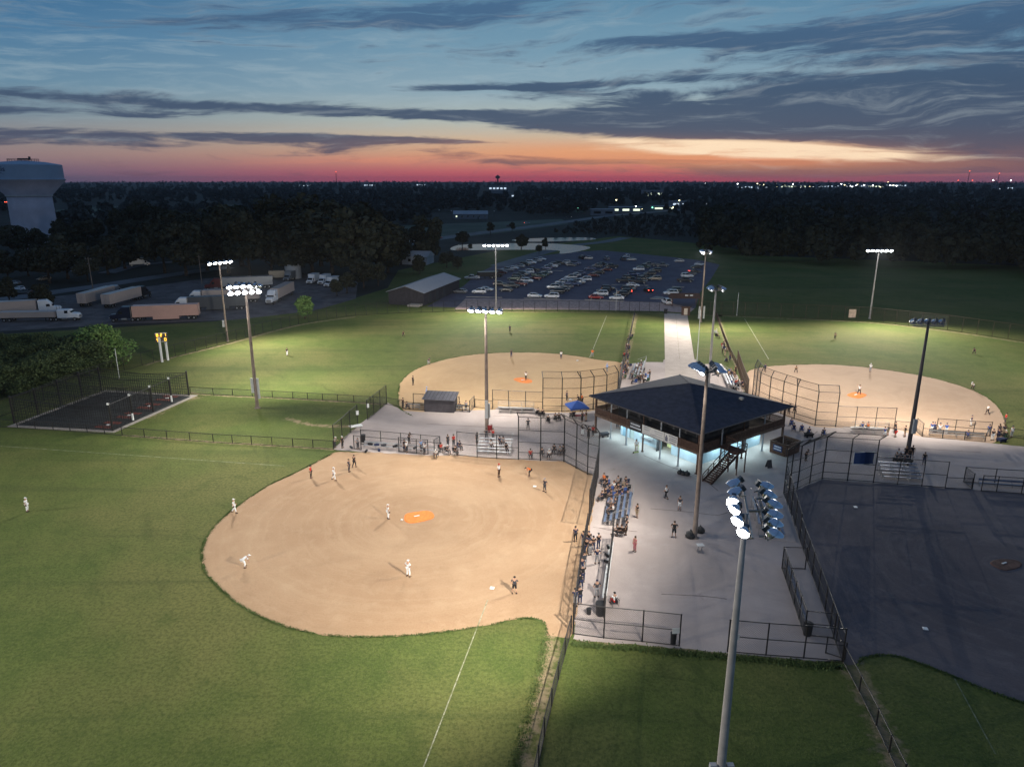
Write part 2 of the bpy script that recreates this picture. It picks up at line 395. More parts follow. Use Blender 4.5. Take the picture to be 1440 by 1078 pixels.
M_OFFWHITE = mat('dull_white_paint', (0.55, 0.55, 0.54), 0.55, 0.10, 1.0)
M_GREYBOX = mat('grey_enclosure', (0.40, 0.40, 0.40), 0.5, 0.08, 2.0)
M_REFL = mat('spun_aluminium', (0.62, 0.66, 0.74), 0.22, 0.05, 4.0, metal=0.9)
M_HOUSE = mat('luminaire_housing', (0.10, 0.11, 0.125), 0.4, 0.1, 4.0, metal=0.5)
M_LENS_ON = mat('lit_lens', (0.9, 0.9, 0.9), 0.3, 0.0, emit=(0.93, 0.97, 1.0), estr=28.0)
M_LENS_OFF = mat('dark_lens', (0.35, 0.40, 0.48), 0.12, 0.05, 4.0, spec=0.6)
M_ROOF = mat('dark_blue_shingle', (0.042, 0.045, 0.066), 0.85, 0.22, 1.4, bump=0.2)
M_TIMBER = mat('stained_timber', (0.085, 0.046, 0.032), 0.75, 0.25, 2.5, bump=0.15)
M_DECK = mat('deck_boards', (0.13, 0.085, 0.06), 0.8, 0.25, 2.5)
M_CMU = mat('pale_blue_block', (0.42, 0.52, 0.58), 0.8, 0.06, 1.6, bump=0.1)
M_SCREEN = mat('screened_opening', (0.012, 0.013, 0.016), 0.35, 0.2, 2.0, spec=0.4)
M_UPPER = mat('dark_siding', (0.050, 0.048, 0.052), 0.7, 0.18, 2.0)
M_POST = mat('grey_post', (0.30, 0.31, 0.33), 0.6, 0.12, 2.0)
M_YELLOW = mat('glowing_yellow_wall', (0.55, 0.58, 0.30), 0.8, 0.05, emit=(0.75, 0.85, 0.40), estr=0.35)  # room's lamplight put into the wall as a glow, no lamp inside
M_BANNER = mat('white_banner', (0.62, 0.60, 0.57), 0.6, 0.05)
M_PRINT = mat('dark_print', (0.12, 0.12, 0.16), 0.6, 0.1)
M_PRINTW = mat('white_print', (0.66, 0.68, 0.72), 0.6, 0.05)
M_SIGNBLUE = mat('blue_banner', (0.028, 0.055, 0.15), 0.6, 0.08)
M_GLASS = mat('dark_glass', (0.012, 0.014, 0.018), 0.08, 0.1, spec=0.6)
M_TYRE = mat('rubber', (0.014, 0.014, 0.014), 0.85, 0.15)
M_RIM = mat('alloy_rim', (0.38, 0.38, 0.39), 0.35, 0.08, metal=0.7)
M_HEAD = mat('headlight', (0.62, 0.64, 0.66), 0.15, 0.05, spec=0.6)
M_TAIL = mat('tail_light', (0.22, 0.012, 0.010), 0.25, 0.05)
M_TAILON = mat('lit_tail_light', (0.5, 0.02, 0.01), 0.3, 0.0, emit=(1.0, 0.07, 0.04), estr=9.0)
M_HEADON = mat('lit_headlight', (0.9, 0.9, 0.8), 0.3, 0.0, emit=(1.0, 0.92, 0.75), estr=9.0)
M_BARK = mat('bark', (0.060, 0.045, 0.034), 0.95, 0.3, 3.0, bump=0.3)
M_TANK = mat('painted_tank_steel', (0.31, 0.40, 0.52), 0.6, 0.05, 0.2)
M_TANKLOW = mat('concrete_shaft', (0.58, 0.53, 0.60), 0.85, 0.10, 0.15)
M_AMBER = mat('amber_digit', (0.6, 0.3, 0.02), 0.5, 0.0, emit=(1.0, 0.55, 0.05), estr=2.6)
M_SODIUM = mat('sodium_lamp', (0.9, 0.5, 0.1), 0.5, 0.0, emit=(1.0, 0.42, 0.10), estr=26.0)
M_LAMPW = mat('white_lamp', (0.9, 0.9, 0.9), 0.5, 0.0, emit=(0.95, 0.97, 1.0), estr=14.0)
M_LAMPG = mat('green_lamp', (0.2, 0.9, 0.6), 0.5, 0.0, emit=(0.25, 1.0, 0.65), estr=6.0)
M_LAMPY = mat('warm_lamp', (0.9, 0.8, 0.4), 0.5, 0.0, emit=(1.0, 0.86, 0.45), estr=9.0)
M_LAMPR = mat('red_lamp', (0.9, 0.1, 0.05), 0.5, 0.0, emit=(1.0, 0.12, 0.06), estr=3.0)
M_TUBE = mat('fluorescent_tube', (0.9, 0.95, 1.0), 0.5, 0.0, emit=(0.75, 0.96, 1.0), estr=5.0)
M_WINLIT = mat('lit_window', (0.6, 0.6, 0.5), 0.5, 0.0, emit=(0.85, 0.95, 0.70), estr=1.3)
M_WINCOOL = mat('lit_window_cool', (0.6, 0.6, 0.6), 0.5, 0.0, emit=(0.70, 0.85, 1.0), estr=1.0)
M_BARN = mat('dark_barn_siding', (0.045, 0.040, 0.046), 0.8, 0.2, 1.2)
M_BARNROOF = mat('pale_metal_roof', (0.40, 0.39, 0.40), 0.5, 0.06, 0.8)
M_BLDG = mat('pale_cladding', (0.34, 0.36, 0.40), 0.8, 0.1, 0.2)
M_SKIN = mat('skin', (0.42, 0.24, 0.16), 0.6, 0.1)
CLOTH = {k: mat('cloth_'+k, c, 0.9, 0.14, 9.0) for k, c in dict(white=(0.72, 0.72, 0.71), black=(0.016, 0.016, 0.018), charcoal=(0.050, 0.050, 0.058), navy=(0.022, 0.030, 0.070),
    red=(0.55, 0.030, 0.022), orange=(0.80, 0.17, 0.025), skyblue=(0.26, 0.42, 0.72), grey=(0.25, 0.25, 0.26), tan=(0.36, 0.27, 0.17), pink=(0.50, 0.16, 0.17), blue=(0.05, 0.10, 0.30), brown=(0.06, 0.035, 0.022), blond=(0.32, 0.20, 0.08), green=(0.05, 0.11, 0.05)).items()}
PAINT = {k: mat('paint_'+k, c, 0.28, 0.03, 1.0, metal=me, spec=0.5) for k, c, me in (('white', (0.72, 0.72, 0.73), 0), ('silver', (0.34, 0.35, 0.37), 0.5), ('black', (0.014, 0.014, 0.017), 0), ('grey', (0.105, 0.11, 0.12), 0.3),
    ('blue', (0.030, 0.055, 0.14), 0.2), ('red', (0.30, 0.018, 0.018), 0), ('tan', (0.30, 0.25, 0.19), 0.2), ('darkred', (0.10, 0.012, 0.014), 0.2), ('cream', (0.60, 0.36, 0.29), 0), ('trailer', (0.47, 0.38, 0.335), 0), ('darkblue', (0.010, 0.014, 0.035), 0.1), ('green', (0.03, 0.06, 0.045), 0.2))}

# ------------------------------------------------------------------ ground sheets
def spline(pts, closed, step=0.6):
    out = []; n = len(pts)
    for i in range(n if closed else n-1):
        p0 = pts[(i-1) % n] if closed or i > 0 else pts[0]
        p1, p2 = pts[i], pts[(i+1) % n]
        p3 = pts[(i+2) % n] if closed or i+2 < n else pts[-1]
        k = max(1, min(60, int((p2-p1).length/step)))
        for j in range(k):
            t = j/k
            out.append(0.5*((2*p1)+(p2-p0)*t+(2*p0-5*p1+4*p2-p3)*t*t+(3*p1-p0-3*p2+p3)*t*t*t))
    if not closed: out.append(pts[-1])
    return out
def densify(pts, step):
    out = []
    for i, p in enumerate(pts):
        q = pts[(i+1) % len(pts)]; k = max(1, min(200, int((q-p).length/step)))
        out += [p.lerp(q, j/k) for j in range(k)]
    return out
def W(px): return [at(*p) for p in px]
def sheet(name, pts, z, m, ragged=0.0, rng=None):
    rng = rng or random.Random(len(pts))
    q = [(p.x+rng.uniform(-ragged, ragged), p.y+rng.uniform(-ragged, ragged), z) for p in pts]
    b = bmesh.new(); vs = [b.verts.new(p) for p in q]; f = b.faces.new(vs)
    b.normal_update()
    if f.normal.z < 0: f.normal_flip()
    bmesh.ops.triangulate(b, faces=[f], ngon_method='EAR_CLIP')
    me = bpy.data.meshes.new(name); b.to_mesh(me); b.free(); me.materials.append(m)
    o = link(name, me); o['kind'] = 'structure'
    return o
def strip(name, pts, width, z, m, wear=None, kind='structure'):
    """ribbon along pts; width may vary; wear = attribute profile over five columns"""
    n = len(pts); vs = []; fs = []; at_ = []
    cols = 5 if wear else 2
    for i, p in enumerate(pts):
        d = (pts[min(i+1, n-1)]-pts[max(i-1, 0)]).normalized(); s_ = Vector((d.y, -d.x, 0))
        for k in range(cols):
            f = k/(cols-1)-0.5
            q = p+s_*width*f; vs.append((q.x, q.y, z)); at_.append(wear[k] if wear else 0)
    for i in range(n-1):
        for k in range(cols-1):
            a = i*cols+k; fs.append((a, a+1, a+cols+1, a+cols))
    me = bpy.data.meshes.new(name); me.from_pydata(vs, [], fs); me.materials.append(m); me.update()
    if me.polygons[0].normal.z < 0: me.flip_normals()
    if wear:
        A = me.attributes.new('wear', 'FLOAT', 'POINT'); A.data.foreach_set('value', at_)
    o = link(name, me); o['kind'] = kind
    return o

g = MB(); n_ = 72
g.add([(9900*math.cos(2*math.pi*k/n_), 9900*math.sin(2*math.pi*k/n_), 0) for k in range(n_)], [tuple(range(n_))])
ground = g.build('ground', M_FOREST); ground['kind'] = 'structure'
# grass of the park: everything from behind the camera to the edge of the woods
park = [Vector((-190, -90, 0)), Vector((260, -90, 0)), Vector((300, 250, 0)), at(1440, 374), at(1250, 366), at(1080, 360), at(1010, 345), at(870, 332), at(700, 352), at(560, 380), at(545, 405), at(470, 428), at(300, 452), at(0, 470), Vector((-190, 150, 0))]
sheet('grass_field', park, 0.004, M_GRASS)

sheet('meadow', W([(545, 318), (700, 312), (790, 308), (800, 315), (700, 328), (560, 344), (545, 336)]), 0.025, M_FIELD)
sheet('distant_field', W([(70, 296), (150, 290), (240, 292), (330, 288), (330, 293), (235, 303), (70, 303)]), 0.06, M_FIELD)
sheet('parking_lot', W([(600, 431), (652, 402), (672, 384), (700, 371), (740, 362), (800, 355), (845, 352), (880, 355), (930, 360), (985, 366), (1012, 372), (1000, 392), (984, 412), (978, 433), (930, 434), (700, 434)]), 0.008, M_ASPH)
sheet('gravel_verge', W([(655, 420), (800, 421), (940, 425), (975, 434), (968, 440), (930, 437.5), (800, 435.5), (640, 435)]), 0.012, M_STONE, 0.3)
sheet('truck_yard', W([(-40, 468), (60, 462), (180, 455), (330, 450), (440, 437), (500, 420), (505, 392), (400, 384), (290, 392), (200, 404), (120, 412), (-40, 430)]), 0.010, M_GRAVEL, 0.5)
def road(pts, wd, z=0.07, m=None):
    strip('road', spline(W(pts), False, 6.0), wd, z, m or M_ROAD)
road([(-40, 428), (60, 413), (140, 402), (230, 388), (320, 376)], 9)
road([(520, 352), (600, 338), (680, 327), (760, 317), (810, 310), (860, 303), (910, 299), (990, 292)], 13)
road([(700, 374), (760, 356), (800, 346), (850, 340), (880, 334)], 8, 0.03)
road([(150, 384), (200, 372), (250, 368)], 7)
road([(60, 299.5), (180, 299), (330, 296)], 16, 0.09)
for pond in ([(637, 352), (645, 345), (690, 343), (750, 342), (800, 344), (830, 348), (812, 354), (788, 357), (780, 352), (700, 351.5)],
             [(720, 337.5), (760, 335), (820, 334), (838, 336.5), (800, 339), (740, 340)]):
    o = sheet('pond', spline(W(pond), True, 3.0), 0.10, M_WATER)

PLAZA = [(805, 899), (812, 850), (822, 795), (836, 700), (841, 669), (826, 664), (793, 648.5), (760, 647.5), (729, 646), (643, 640), (600, 640), (498, 634.5), (469, 632), (470, 629), (503, 598), (516, 589), (545, 566),
    (566, 577), (597, 579), (692, 576), (762, 580), (816, 579.5), (851, 575), (868, 567), (873, 540), (882, 512), (905, 509), (933, 509), (934, 505), (978, 505), (980, 512), (1015, 511), (1032, 532), (1047, 555), (1060, 567),
    (1080, 575), (1098, 582), (1116, 590), (1146, 600), (1175, 601), (1260, 604), (1297, 614), (1385, 622), (1440, 628), (1700, 655), (1700, 722), (1440, 694), (1329, 686), (1228, 679), (1156, 674), (1121, 688), (1102, 694),
    (1186, 928), (1150, 929), (1077, 923), (1023, 918), (955, 911), (900, 906), (850, 902)]
sheet('plaza', densify(W(PLAZA), 0.7), 0.012, M_PLAZA, 0.12)
INF_A = [(500, 636), (470, 636), (440, 652), (410, 667), (380, 681), (350, 700), (320, 722), (300, 742), (287, 763), (284, 784), (290, 805), (305, 823), (330, 845), (365, 866), (410, 883), (455, 892), (500, 895), (550, 894.5), (600, 891), (640, 886), (690, 878), (715, 872), (735, 868.5), (752, 870), (766, 876), (769, 892)]
INF_A2 = [(800, 897), (820, 850), (830, 790), (844, 700), (848, 668), (830, 655), (793, 640), (729, 640), (640, 632)]
sheet('infield_dirt', densify(spline(W(INF_A), False, 0.5)+W(INF_A2), 0.5), 0.008, M_DIRT_A, 0.10)
INF_B = [(580, 585), (562, 572), (561, 545), (567, 533), (580, 522), (602, 512), (630, 504.5), (660, 499), (700, 496), (740, 495.5), (780, 497), (815, 501), (845, 506), (868, 508.5), (884, 513)]
sheet('infield_dirt', densify(spline(W(INF_B), False, 0.6)+W([(878, 570), (860, 585), (700, 590)]), 0.6), 0.008, M_DIRT_B, 0.10)
INF_C = [(1052, 572), (1046, 540), (1050, 524), (1062, 518), (1085, 514.5), (1110, 513), (1150, 512), (1185, 513.5), (1220, 516.5), (1260, 522), (1300, 529), (1340, 539), (1370, 549.5), (1390, 560), (1404, 573), (1412, 587), (1414, 602), (1408, 617)]
sheet('infield_dirt', densify(spline(W(INF_C), False, 0.6)+W([(1380, 630), (1180, 612), (1090, 590)]), 0.6), 0.008, M_DIRT_C, 0.10)
INF_D = [(1170, 905), (1192, 936), (1206, 934), (1213, 926), (1235, 921), (1262, 923), (1300, 935), (1345, 953), (1400, 975), (1440, 988), (1530, 1010), (1640, 1000), (1740, 930), (1760, 820)]
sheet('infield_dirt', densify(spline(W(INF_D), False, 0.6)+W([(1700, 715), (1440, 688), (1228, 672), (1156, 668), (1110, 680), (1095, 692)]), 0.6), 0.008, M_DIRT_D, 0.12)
# walkway with sawn joints: each slab its own piece
wl0, wl1, wr0, wr1 = at(934, 440), at(935.5, 548), at(966.5, 441.5), at(984, 552)
slab = None
NS = 26
root = link('walkway', None); root['kind'] = 'structure'
for i in range(NS):
    for k in range(2):
        t0, t1 = i/NS, (i+1)/NS
        a, b_ = wl0.lerp(wl1, t0), wr0.lerp(wr1, t0); c, d = wl0.lerp(wl1, t1), wr0.lerp(wr1, t1)
        q = [a.lerp(b_, k/2), a.lerp(b_, (k+1)/2), c.lerp(d, (k+1)/2), c.lerp(d, k/2)]
        cc = sum(q, Vector())/4
        q = [cc+(v-cc)*0.988 for v in q]
        MB().prism([(v.x-cc.x, v.y-cc.y) for v in reversed(q)], 0.0, 0.045).build('slab', M_WALK, root, loc=(cc.x, cc.y, 0))
# worn earth beside fences, foul lines, mounds
WP = (0.0, 0.85, 1.0, 0.6, 0.0)
def worn(px, wd, prof=WP): strip('worn_grass_verge', spline(W(px), False, 0.8), wd, 0.0065, M_VERGE, prof)
worn([(775, 885), (770, 930), (757, 985), (743, 1040), (725, 1120)], 3.0)
worn([(1190, 925), (1215, 975), (1245, 1050), (1262, 1110)], 4.2)
worn([(172, 612), (300, 622), (354, 625), (470, 632)], 1.8)
worn([(265, 552), (300, 556), (412, 561), (545, 569)], 1.8)
worn([(205, 514), (230, 506), (320, 484), (420, 457.5), (500, 445.5)], 2.6)
worn([(640, 438.5), (720, 438.5), (885, 439.5), (934, 441)], 1.8)
worn([(980, 443), (1080, 447), (1225, 454), (1332, 466), (1440, 482), (1500, 492)], 2.4)
worn([(893, 440), (884, 480), (878, 510)], 3.4)
worn([(1009, 443), (1020, 480), (1036, 515)], 2.4)
worn([(205, 588), (235, 571), (262, 562), (280, 556)], 7.0)
worn([(810, 903), (880, 908), (955, 914), (1023, 920), (1090, 926), (1180, 932)], 1.6)
worn([(400, 588), (440, 598), (500, 600)], 3.0)
def line(name, a, b, wd, m, z=0.0165): strip(name, [at(*a).lerp(at(*b), k/30) for k in range(31)], wd, z, m)
line('foul_line', (686, 843), (594, 1082), 0.09, M_CHALK)
line('foul_line', (400, 655), (0, 627), 0.16, M_CHALKW)
line('foul_line', (829, 503), (853, 444), 0.15, M_CHALK)
line('foul_line', (1081, 505), (1047, 448), 0.15, M_CHALK)
line('foul_line', (1342, 953), (1400, 1060), 0.10, M_CHALKW)
M_LENS_ON.cycles.emission_sampling = 'AUTO'
M_DULLMAT = mat('dark_brown_turf', (0.12, 0.065, 0.05), 0.95, 0.3, 1.5)  # dark brown colour for one pitching mat
def mound(px, label, mm=None):
    p = W(px); c = sum(p, Vector())/len(p)
    q = [c+(v-c) for v in p]
    t = thing('pitching_mat', label, 'pitching mat', (c.x, c.y, 0.0), 0, 'orange pitching mats')
    sp = spline([v-c for v in q], True, 0.25)
    MB().loft([[(v.x, v.y, 0.0) for v in sp], [(v.x*0.9, v.y*0.9, 0.07) for v in sp]]).build('mat_surface', mm or M_ORANGE, t)
    MB().box((-0.15, 0.1, 0.09), (0.61, 0.15, 0.04), rz=0.4).build('pitching_plate', M_WHITE, t)
mound([(568, 729), (571, 722), (585, 719.5), (600, 717.5), (609, 721), (610, 728), (596, 732.5), (580, 735.5), (571, 734)], 'orange pitching mat on the nearest tan infield')
mound([(722, 533), (733, 530.5), (747, 534), (747, 538), (733, 538)], 'small orange pitching mat on the far infield behind the roofed dugout')
mound([(1191, 555.5), (1203, 551), (1219, 555), (1207, 560)], 'small orange pitching mat on the pinkish infield at right')
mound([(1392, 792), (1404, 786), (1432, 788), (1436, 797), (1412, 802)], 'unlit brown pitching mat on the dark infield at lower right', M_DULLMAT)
def base(px, py, label, s=0.38):
    p = at(px, py); o = MB().lathe([(s*0.62, 0.0), (s*0.72, 0.02), (s*0.72, 0.075), (s*0.6, 0.09)], 4).build('base_bag', M_WHITE, None, origin=(0, 0, 0))
    o.location = (p.x, p.y, 0.008); o.rotation_euler = (0, 0, 0.6); tag(o, label, 'base', 'white bases')
base(692, 827, 'white first base bag beside the black shirted man')
base(752, 684, 'white home plate in front of the bending umpire')
base(565, 731, 'small white base mark left of the orange pitching mat', 0.2)
base(812, 507, 'white base on the far infield near the orange shirted umpire')
base(802, 562, 'white home plate inside the far backstop')
base(1203, 713, 'white base at the upper end of the dark infield')
base(1301, 884, 'white base low on the dark infield near its grass edge')

M_SEAM = mat('dark_seam', (0.15, 0.125, 0.12), 0.95, 0.3, 2.0)
for sm in ([(915, 715), (945, 717.5), (972, 720), (1000, 723.5), (1011, 724), (1024, 720)], [(842, 742), (856, 745), (866, 747)], [(905, 640), (940, 655), (985, 672), (1010, 690)], [(1060, 690), (1085, 700), (1100, 698)], [(930, 835), (990, 838), (1022, 842)], [(600, 596), (680, 600), (760, 603), (800, 606)], [(1180, 618), (1260, 628), (1380, 636)]):
    strip('paving_seam', spline(W(sm), False, 0.7), 0.10, 0.018, M_SEAM)
# ------------------------------------------------------------------ fences
POSTS = {}
def post_mesh(h, r):
    k = (round(h, 2), r)
    if k not in POSTS:
        POSTS[k] = MB().tube((0, 0, 0), (0, 0, h), r, n=6).lathe([(r*1.3, h), (r*1.3, h+0.03), (0.01, h+0.07)], 6).mesh('post', M_BLACK)
    return POSTS[k]
def wires(mb, a, b, h0, h1, cell, d, lean=Vector((0, 0, 0))):
    """diamond chain link between a and b: zinc wires as thin three sided rods"""
    a, b = Vector(a), Vector(b); L = (b-a).length; h = h1-h0
    if L < 0.05: return
    u = (b-a)/L; up = Vector((0, 0, h))+lean
    nrm = u.cross(up).normalized()*d*0.5; 
    pitch = cell*1.414
    k = -int(h/pitch)-1
    def P(s, t): return a+u*s+Vector((0, 0, h0))+up*(t/h)
    def rod(p, q):
        dd = (q-p).normalized(); s_ = dd.cross(nrm).normalized()*d*0.5
        n = len(mb.v)
        mb.v += [tuple(p+nrm), tuple(p-nrm*0.5+s_*0.87), tuple(p-nrm*0.5-s_*0.87), tuple(q+nrm), tuple(q-nrm*0.5+s_*0.87), tuple(q-nrm*0.5-s_*0.87)]
        mb.f += [(n, n+1, n+4, n+3), (n+1, n+2, n+5, n+4), (n+2, n, n+3, n+5)]
    x = -h
    while x < L:
        s0, t0, s1, t1 = x, 0.0, x+h, h
        if s0 < 0: t0 += -s0; s0 = 0.0
        if s1 > L: t1 -= s1-L; s1 = L
        if s1-s0 > 0.02:
            rod(P(s0, t0), P(s1, t1)); rod(P(s0, h-t0), P(s1, h-t1))
        x += pitch
def fence(pts, h, label, step=3.0, rails=(0.03, 1.0), cell=0.13, d=0.012, over=None, r=0.055, group=None, m=None, name='chain_link_fence', wire=True, cat='fence', h2=None, railr=0.040):
    """pts: world points along the base. over: (dx,dy) lean of a top panel 1.1 m further up"""
    m = m or M_BLACK
    o = Vector((pts[0].x, pts[0].y, 0)); P = [Vector((p.x, p.y, 0))-o for p in pts]
    t = thing(name, label, cat, o, 0, group)
    def H(i, f):  # height can slope along the run
        return h if h2 is None else h+(h2-h)*f
    tot = sum((P[i+1]-P[i]).length for i in range(len(P)-1)); run = 0.0
    ww = MB(); tops = []
    for i in range(len(P)-1):
        a, b = P[i], P[i+1]; L = (b-a).length; n = max(1, round(L/step))
        for k in range(n+(1 if i == len(P)-2 else 0)):
            p = a.lerp(b, k/n); hh = H(i, (run+L*k/n)/tot)
            link('post', post_mesh(hh, r), t, p, (0, 0, 0), m)
            tops.append((p, hh))
        if wire: wires(ww, a, b, 0.04, min(H(i, run/tot), H(i, (run+L)/tot)), cell, d)
        if over is not None and wire:
            ov = Vector((over[0], over[1], 0)); wires(ww, a, b, h, h+0.9, cell, d, ov)
        run += L
    for fz in rails:
        rb = MB(); run = 0.0
        for i in range(len(P)-1):
            L = (P[i+1]-P[i]).length
            za, zb = H(i, run/tot)*fz, H(i, (run+L)/tot)*fz; run += L
            rb.tube(P[i]+Vector((0, 0, za)), P[i+1]+Vector((0, 0, zb)), railr, n=5)
        rb.build('rail', m, t)
    if over is not None:
        ov = Vector((over[0], over[1], 0.9)); ob = MB()
        for p, hh in tops: ob.tube(p+Vector((0, 0, hh)), p+Vector((0, 0, hh))+ov, r*0.9, n=5)
        for i in range(len(P)-1): ob.tube(P[i]+Vector((0, 0, h))+ov, P[i+1]+Vector((0, 0, h))+ov, railr, n=5)
        ob.build('overhang_frame', m, t)
    if wire:
        ww.build('chain_link', m, t, kind='stuff')
    return t
BR = (0.03, 0.18, 0.42, 0.70, 1.0)
# near left field (tan infield)
fence(W([(729, 646), (760, 647.6), (793, 649)]), 6.0, 'tall black backstop panel facing the tan infield with chairs behind it', 2.9, BR, over=(-0.2, -0.9), r=0.075, name='backstop', cat='backstop')
fence(W([(793, 649), (810, 658), (826, 667), (841, 671.5)]), 6.0, 'tall angled backstop panel between the tan infield and the lit building', 2.0, BR, over=(-0.55, -0.6), r=0.075, name='backstop', cat='backstop')
fence(W([(841, 671.5), (834, 710), (828, 738)]), 4.2, 'high side fence in front of the crowded blue bleacher', 2.8, (0.03, 0.5, 1.0), r=0.055)
fence(W([(643, 640), (671, 643), (698.5, 645), (729, 646)]), 3.4, 'black fence panels in front of the silver bleacher by the tall pole', 2.9, (0.03, 0.5, 1.0))
fence(W([(826, 750), (816, 808), (806, 884)]), 2.3, 'fence of the dugout crowded with players in dark uniforms', 2.4, (0.03, 0.5, 1.0))
fence(W([(803, 888), (785, 955), (765, 1035), (748, 1120)]), 1.5, 'low black outfield fence at the bottom, left of the dim lawn', 2.8, (0.03, 1.0), r=0.06)
fence(W([(862, 757), (856, 812), (849, 868)]), 2.3, 'dark rear fence behind the long white dugout bench', 1.8, (0.03, 0.35, 0.65, 1.0), cell=0.09)
fence(W([(806, 891), (849, 897), (903, 902), (955, 908)]), 2.9, 'black fence between plaza and dim lawn with a white sign at its right end', 3.0, (0.02, 0.5, 1.0), r=0.06)
fence(W([(498, 631), (508, 632.5)]), 2.0, 'short fence return at the outer end of the third base dugout', 2.0)
fence(W([(561, 635), (586, 637.7), (602, 638.6)]), 2.1, 'front fence of the third base dugout beside the tan infield', 2.0)
fence(W([(508, 624.5), (536, 627), (564, 629.5), (592, 632), (619, 634.5)]), 2.2, 'long rear fence of the third base dugout on the pale plaza', 2.6, (0.03, 0.55, 1.0))
fence(W([(619, 634.5), (611, 639.5)]), 2.2, 'slanted end panel of the third base dugout', 1.4)
fence(W([(470, 630), (481.7, 620), (493, 608.5), (503.5, 599.5)]), 3.4, 'tall dark fence with a white notice beside the white folding table', 4.5, (0.02, 1.0), cell=0.10, r=0.06)
fence(W([(516.8, 590), (526, 583), (535, 575), (544, 567.6)]), 3.2, 'tall dark fence with a white notice at the upper corner of the plaza', 4.5, (0.02, 1.0), cell=0.10, r=0.06)
fence(W([(-90, 594), (0, 600), (75, 604.5), (172, 612), (235, 617), (300, 621.7), (354, 624.5), (412, 628), (469, 631.5)]), 1.25, 'low black fence along the near outfield running in front of the batting cages', 3.0, (0.03, 1.0), r=0.06, cell=0.12)
fence(W([(268, 553), (300, 555), (355, 557.5), (412, 560.5), (475, 564), (544, 568.5), (566, 572)]), 1.2, 'low black fence between the dim grass and the far lit outfield', 3.0, (0.03, 1.0), r=0.06, cell=0.12)
# far left field
ovB = (-0.15, 0.75)
fence(W([(763, 578.5), (790, 579), (816, 578.5)]), 5.6, 'tall backstop panel behind the blue canopy facing the far infield', 3.0, BR, over=ovB, r=0.075, name='backstop', cat='backstop')
fence(W([(816, 578.5), (834, 576), (852, 573.5), (868, 568)]), 5.6, 'angled backstop panel of the far infield beside the left roof corner', 2.2, BR, over=(-0.6, 0.6), r=0.075, name='backstop', cat='backstop')
fence(W([(868, 568), (872, 545), (876, 527)]), 3.6, 'high side fence behind the crowd left of the walkway', 2.8, (0.03, 0.5, 1.0), r=0.055)
fence(W([(692.6, 575), (715, 576.5), (739, 577.5), (763, 578.5)]), 3.3, 'black fence panels behind the empty far bleacher', 3.0, (0.03, 0.5, 1.0))
fence(W([(668, 572.5), (692.6, 575)]), 1.4, 'low fence link between the roofed dugout and the far bleacher', 2.4)
fence(W([(581.5, 568.5), (614, 571), (646, 573.5)]), 1.9, 'front fence of the roofed dugout beside the far infield', 2.8)
fence(W([(566, 574.5), (581, 576), (597, 577)]), 1.2, 'low fence left of the roofed dugout', 2.2)
fence(W([(638, 578), (650, 579), (660.5, 579.8)]), 1.2, 'low fence right of the roofed dugout', 2.2)
fence(W([(660.5, 579.8), (667, 573)]), 2.0, 'short end panel right of the roofed dugout', 2.0)
fence(W([(876, 527), (881, 500), (887, 470), (893, 440)]), 1.4, 'low fence with onlookers along the right edge of the far outfield', 2.8, cell=0.10)
fence(W([(143, 531), (175, 521), (200, 513.5), (232, 505), (275, 494), (320, 482.5), (370, 468), (420, 456)]), 2.6, 'outfield fence climbing past the scoreboard toward the trucks', 3.0, (0.02, 1.0), cell=0.2, d=0.010)
fence(W([(420, 456), (460, 448.5), (500, 443.5), (560, 440), (640, 437.5), (720, 437.5), (800, 438), (885, 438.5), (927, 440)]), 3.0, 'outfield fence in front of the barn and the parking lot', 3.0, (0.02, 1.0), cell=0.24, d=0.010)
fence(W([(143, 531), (95, 549), (45, 570), (-30, 596)]), 2.6, 'dark fence between the bushes and the batting cages', 3.0, (0.02, 1.0), cell=0.2, d=0.010)
# right field
fence(W([(982, 442), (1080, 445), (1150, 448.5), (1225, 452), (1332, 464), (1440, 480), (1520, 492)]), 3.7, 'tall brownish outfield fence below the dark meadow at right', 3.1, (0.02, 1.0), cell=0.20, d=0.017, m=M_BROWNRAIL)
fence(W([(1007, 443), (1016, 470), (1026, 496), (1036, 515)]), 1.15, 'dark low fence along the left edge of the right outfield', 2.6, (0.03, 1.0), cell=0.10, m=M_BROWNRAIL)
fence(W([(1036, 515), (1042, 535), (1051, 560)]), 3.4, 'brown slatted side fence beside the crowd right of the walkway', 1.6, (0.03, 0.5, 1.0), cell=0.09, m=M_BROWNRAIL)
fence(W([(1058, 556), (1066, 568), (1080, 575), (1098, 582), (1116.5, 589)]), 5.4, 'angled backstop panel of the pinkish infield behind the building roof', 2.3, BR, over=(0.6, 0.6), r=0.075, name='backstop', cat='backstop')
fence(W([(1116.5, 589), (1146, 598.5), (1175, 600)]), 5.4, 'tall backstop panel facing the pinkish infield from the plaza', 3.2, BR, over=(0.1, 0.75), r=0.075, name='backstop', cat='backstop')
fence(W([(1175, 600), (1202, 601), (1230, 602), (1257, 603)]), 3.3, 'black fence panels behind the bleacher at the pinkish infield', 3.0, (0.03, 0.5, 1.0))
fence(W([(1257, 603), (1288, 606)]), 1.3, 'low fence link between pinkish infield bleacher and dugout', 2.4)
fence(W([(1288, 606), (1296.5, 613.6)]), 2.0, 'short end panel at the left end of the pinkish infield dugout', 2.0)
fence(W([(1316, 608), (1342, 610), (1368, 612), (1392, 613.5)]), 2.2, 'front fence of the dugout at the pinkish infield', 2.9, (0.03, 0.5, 1.0))
fence(W([(1296.5, 613.6), (1325, 616.5), (1356, 618.5), (1385, 621)]), 1.3, 'low plaza side fence of the dugout at the pinkish infield', 2.9)
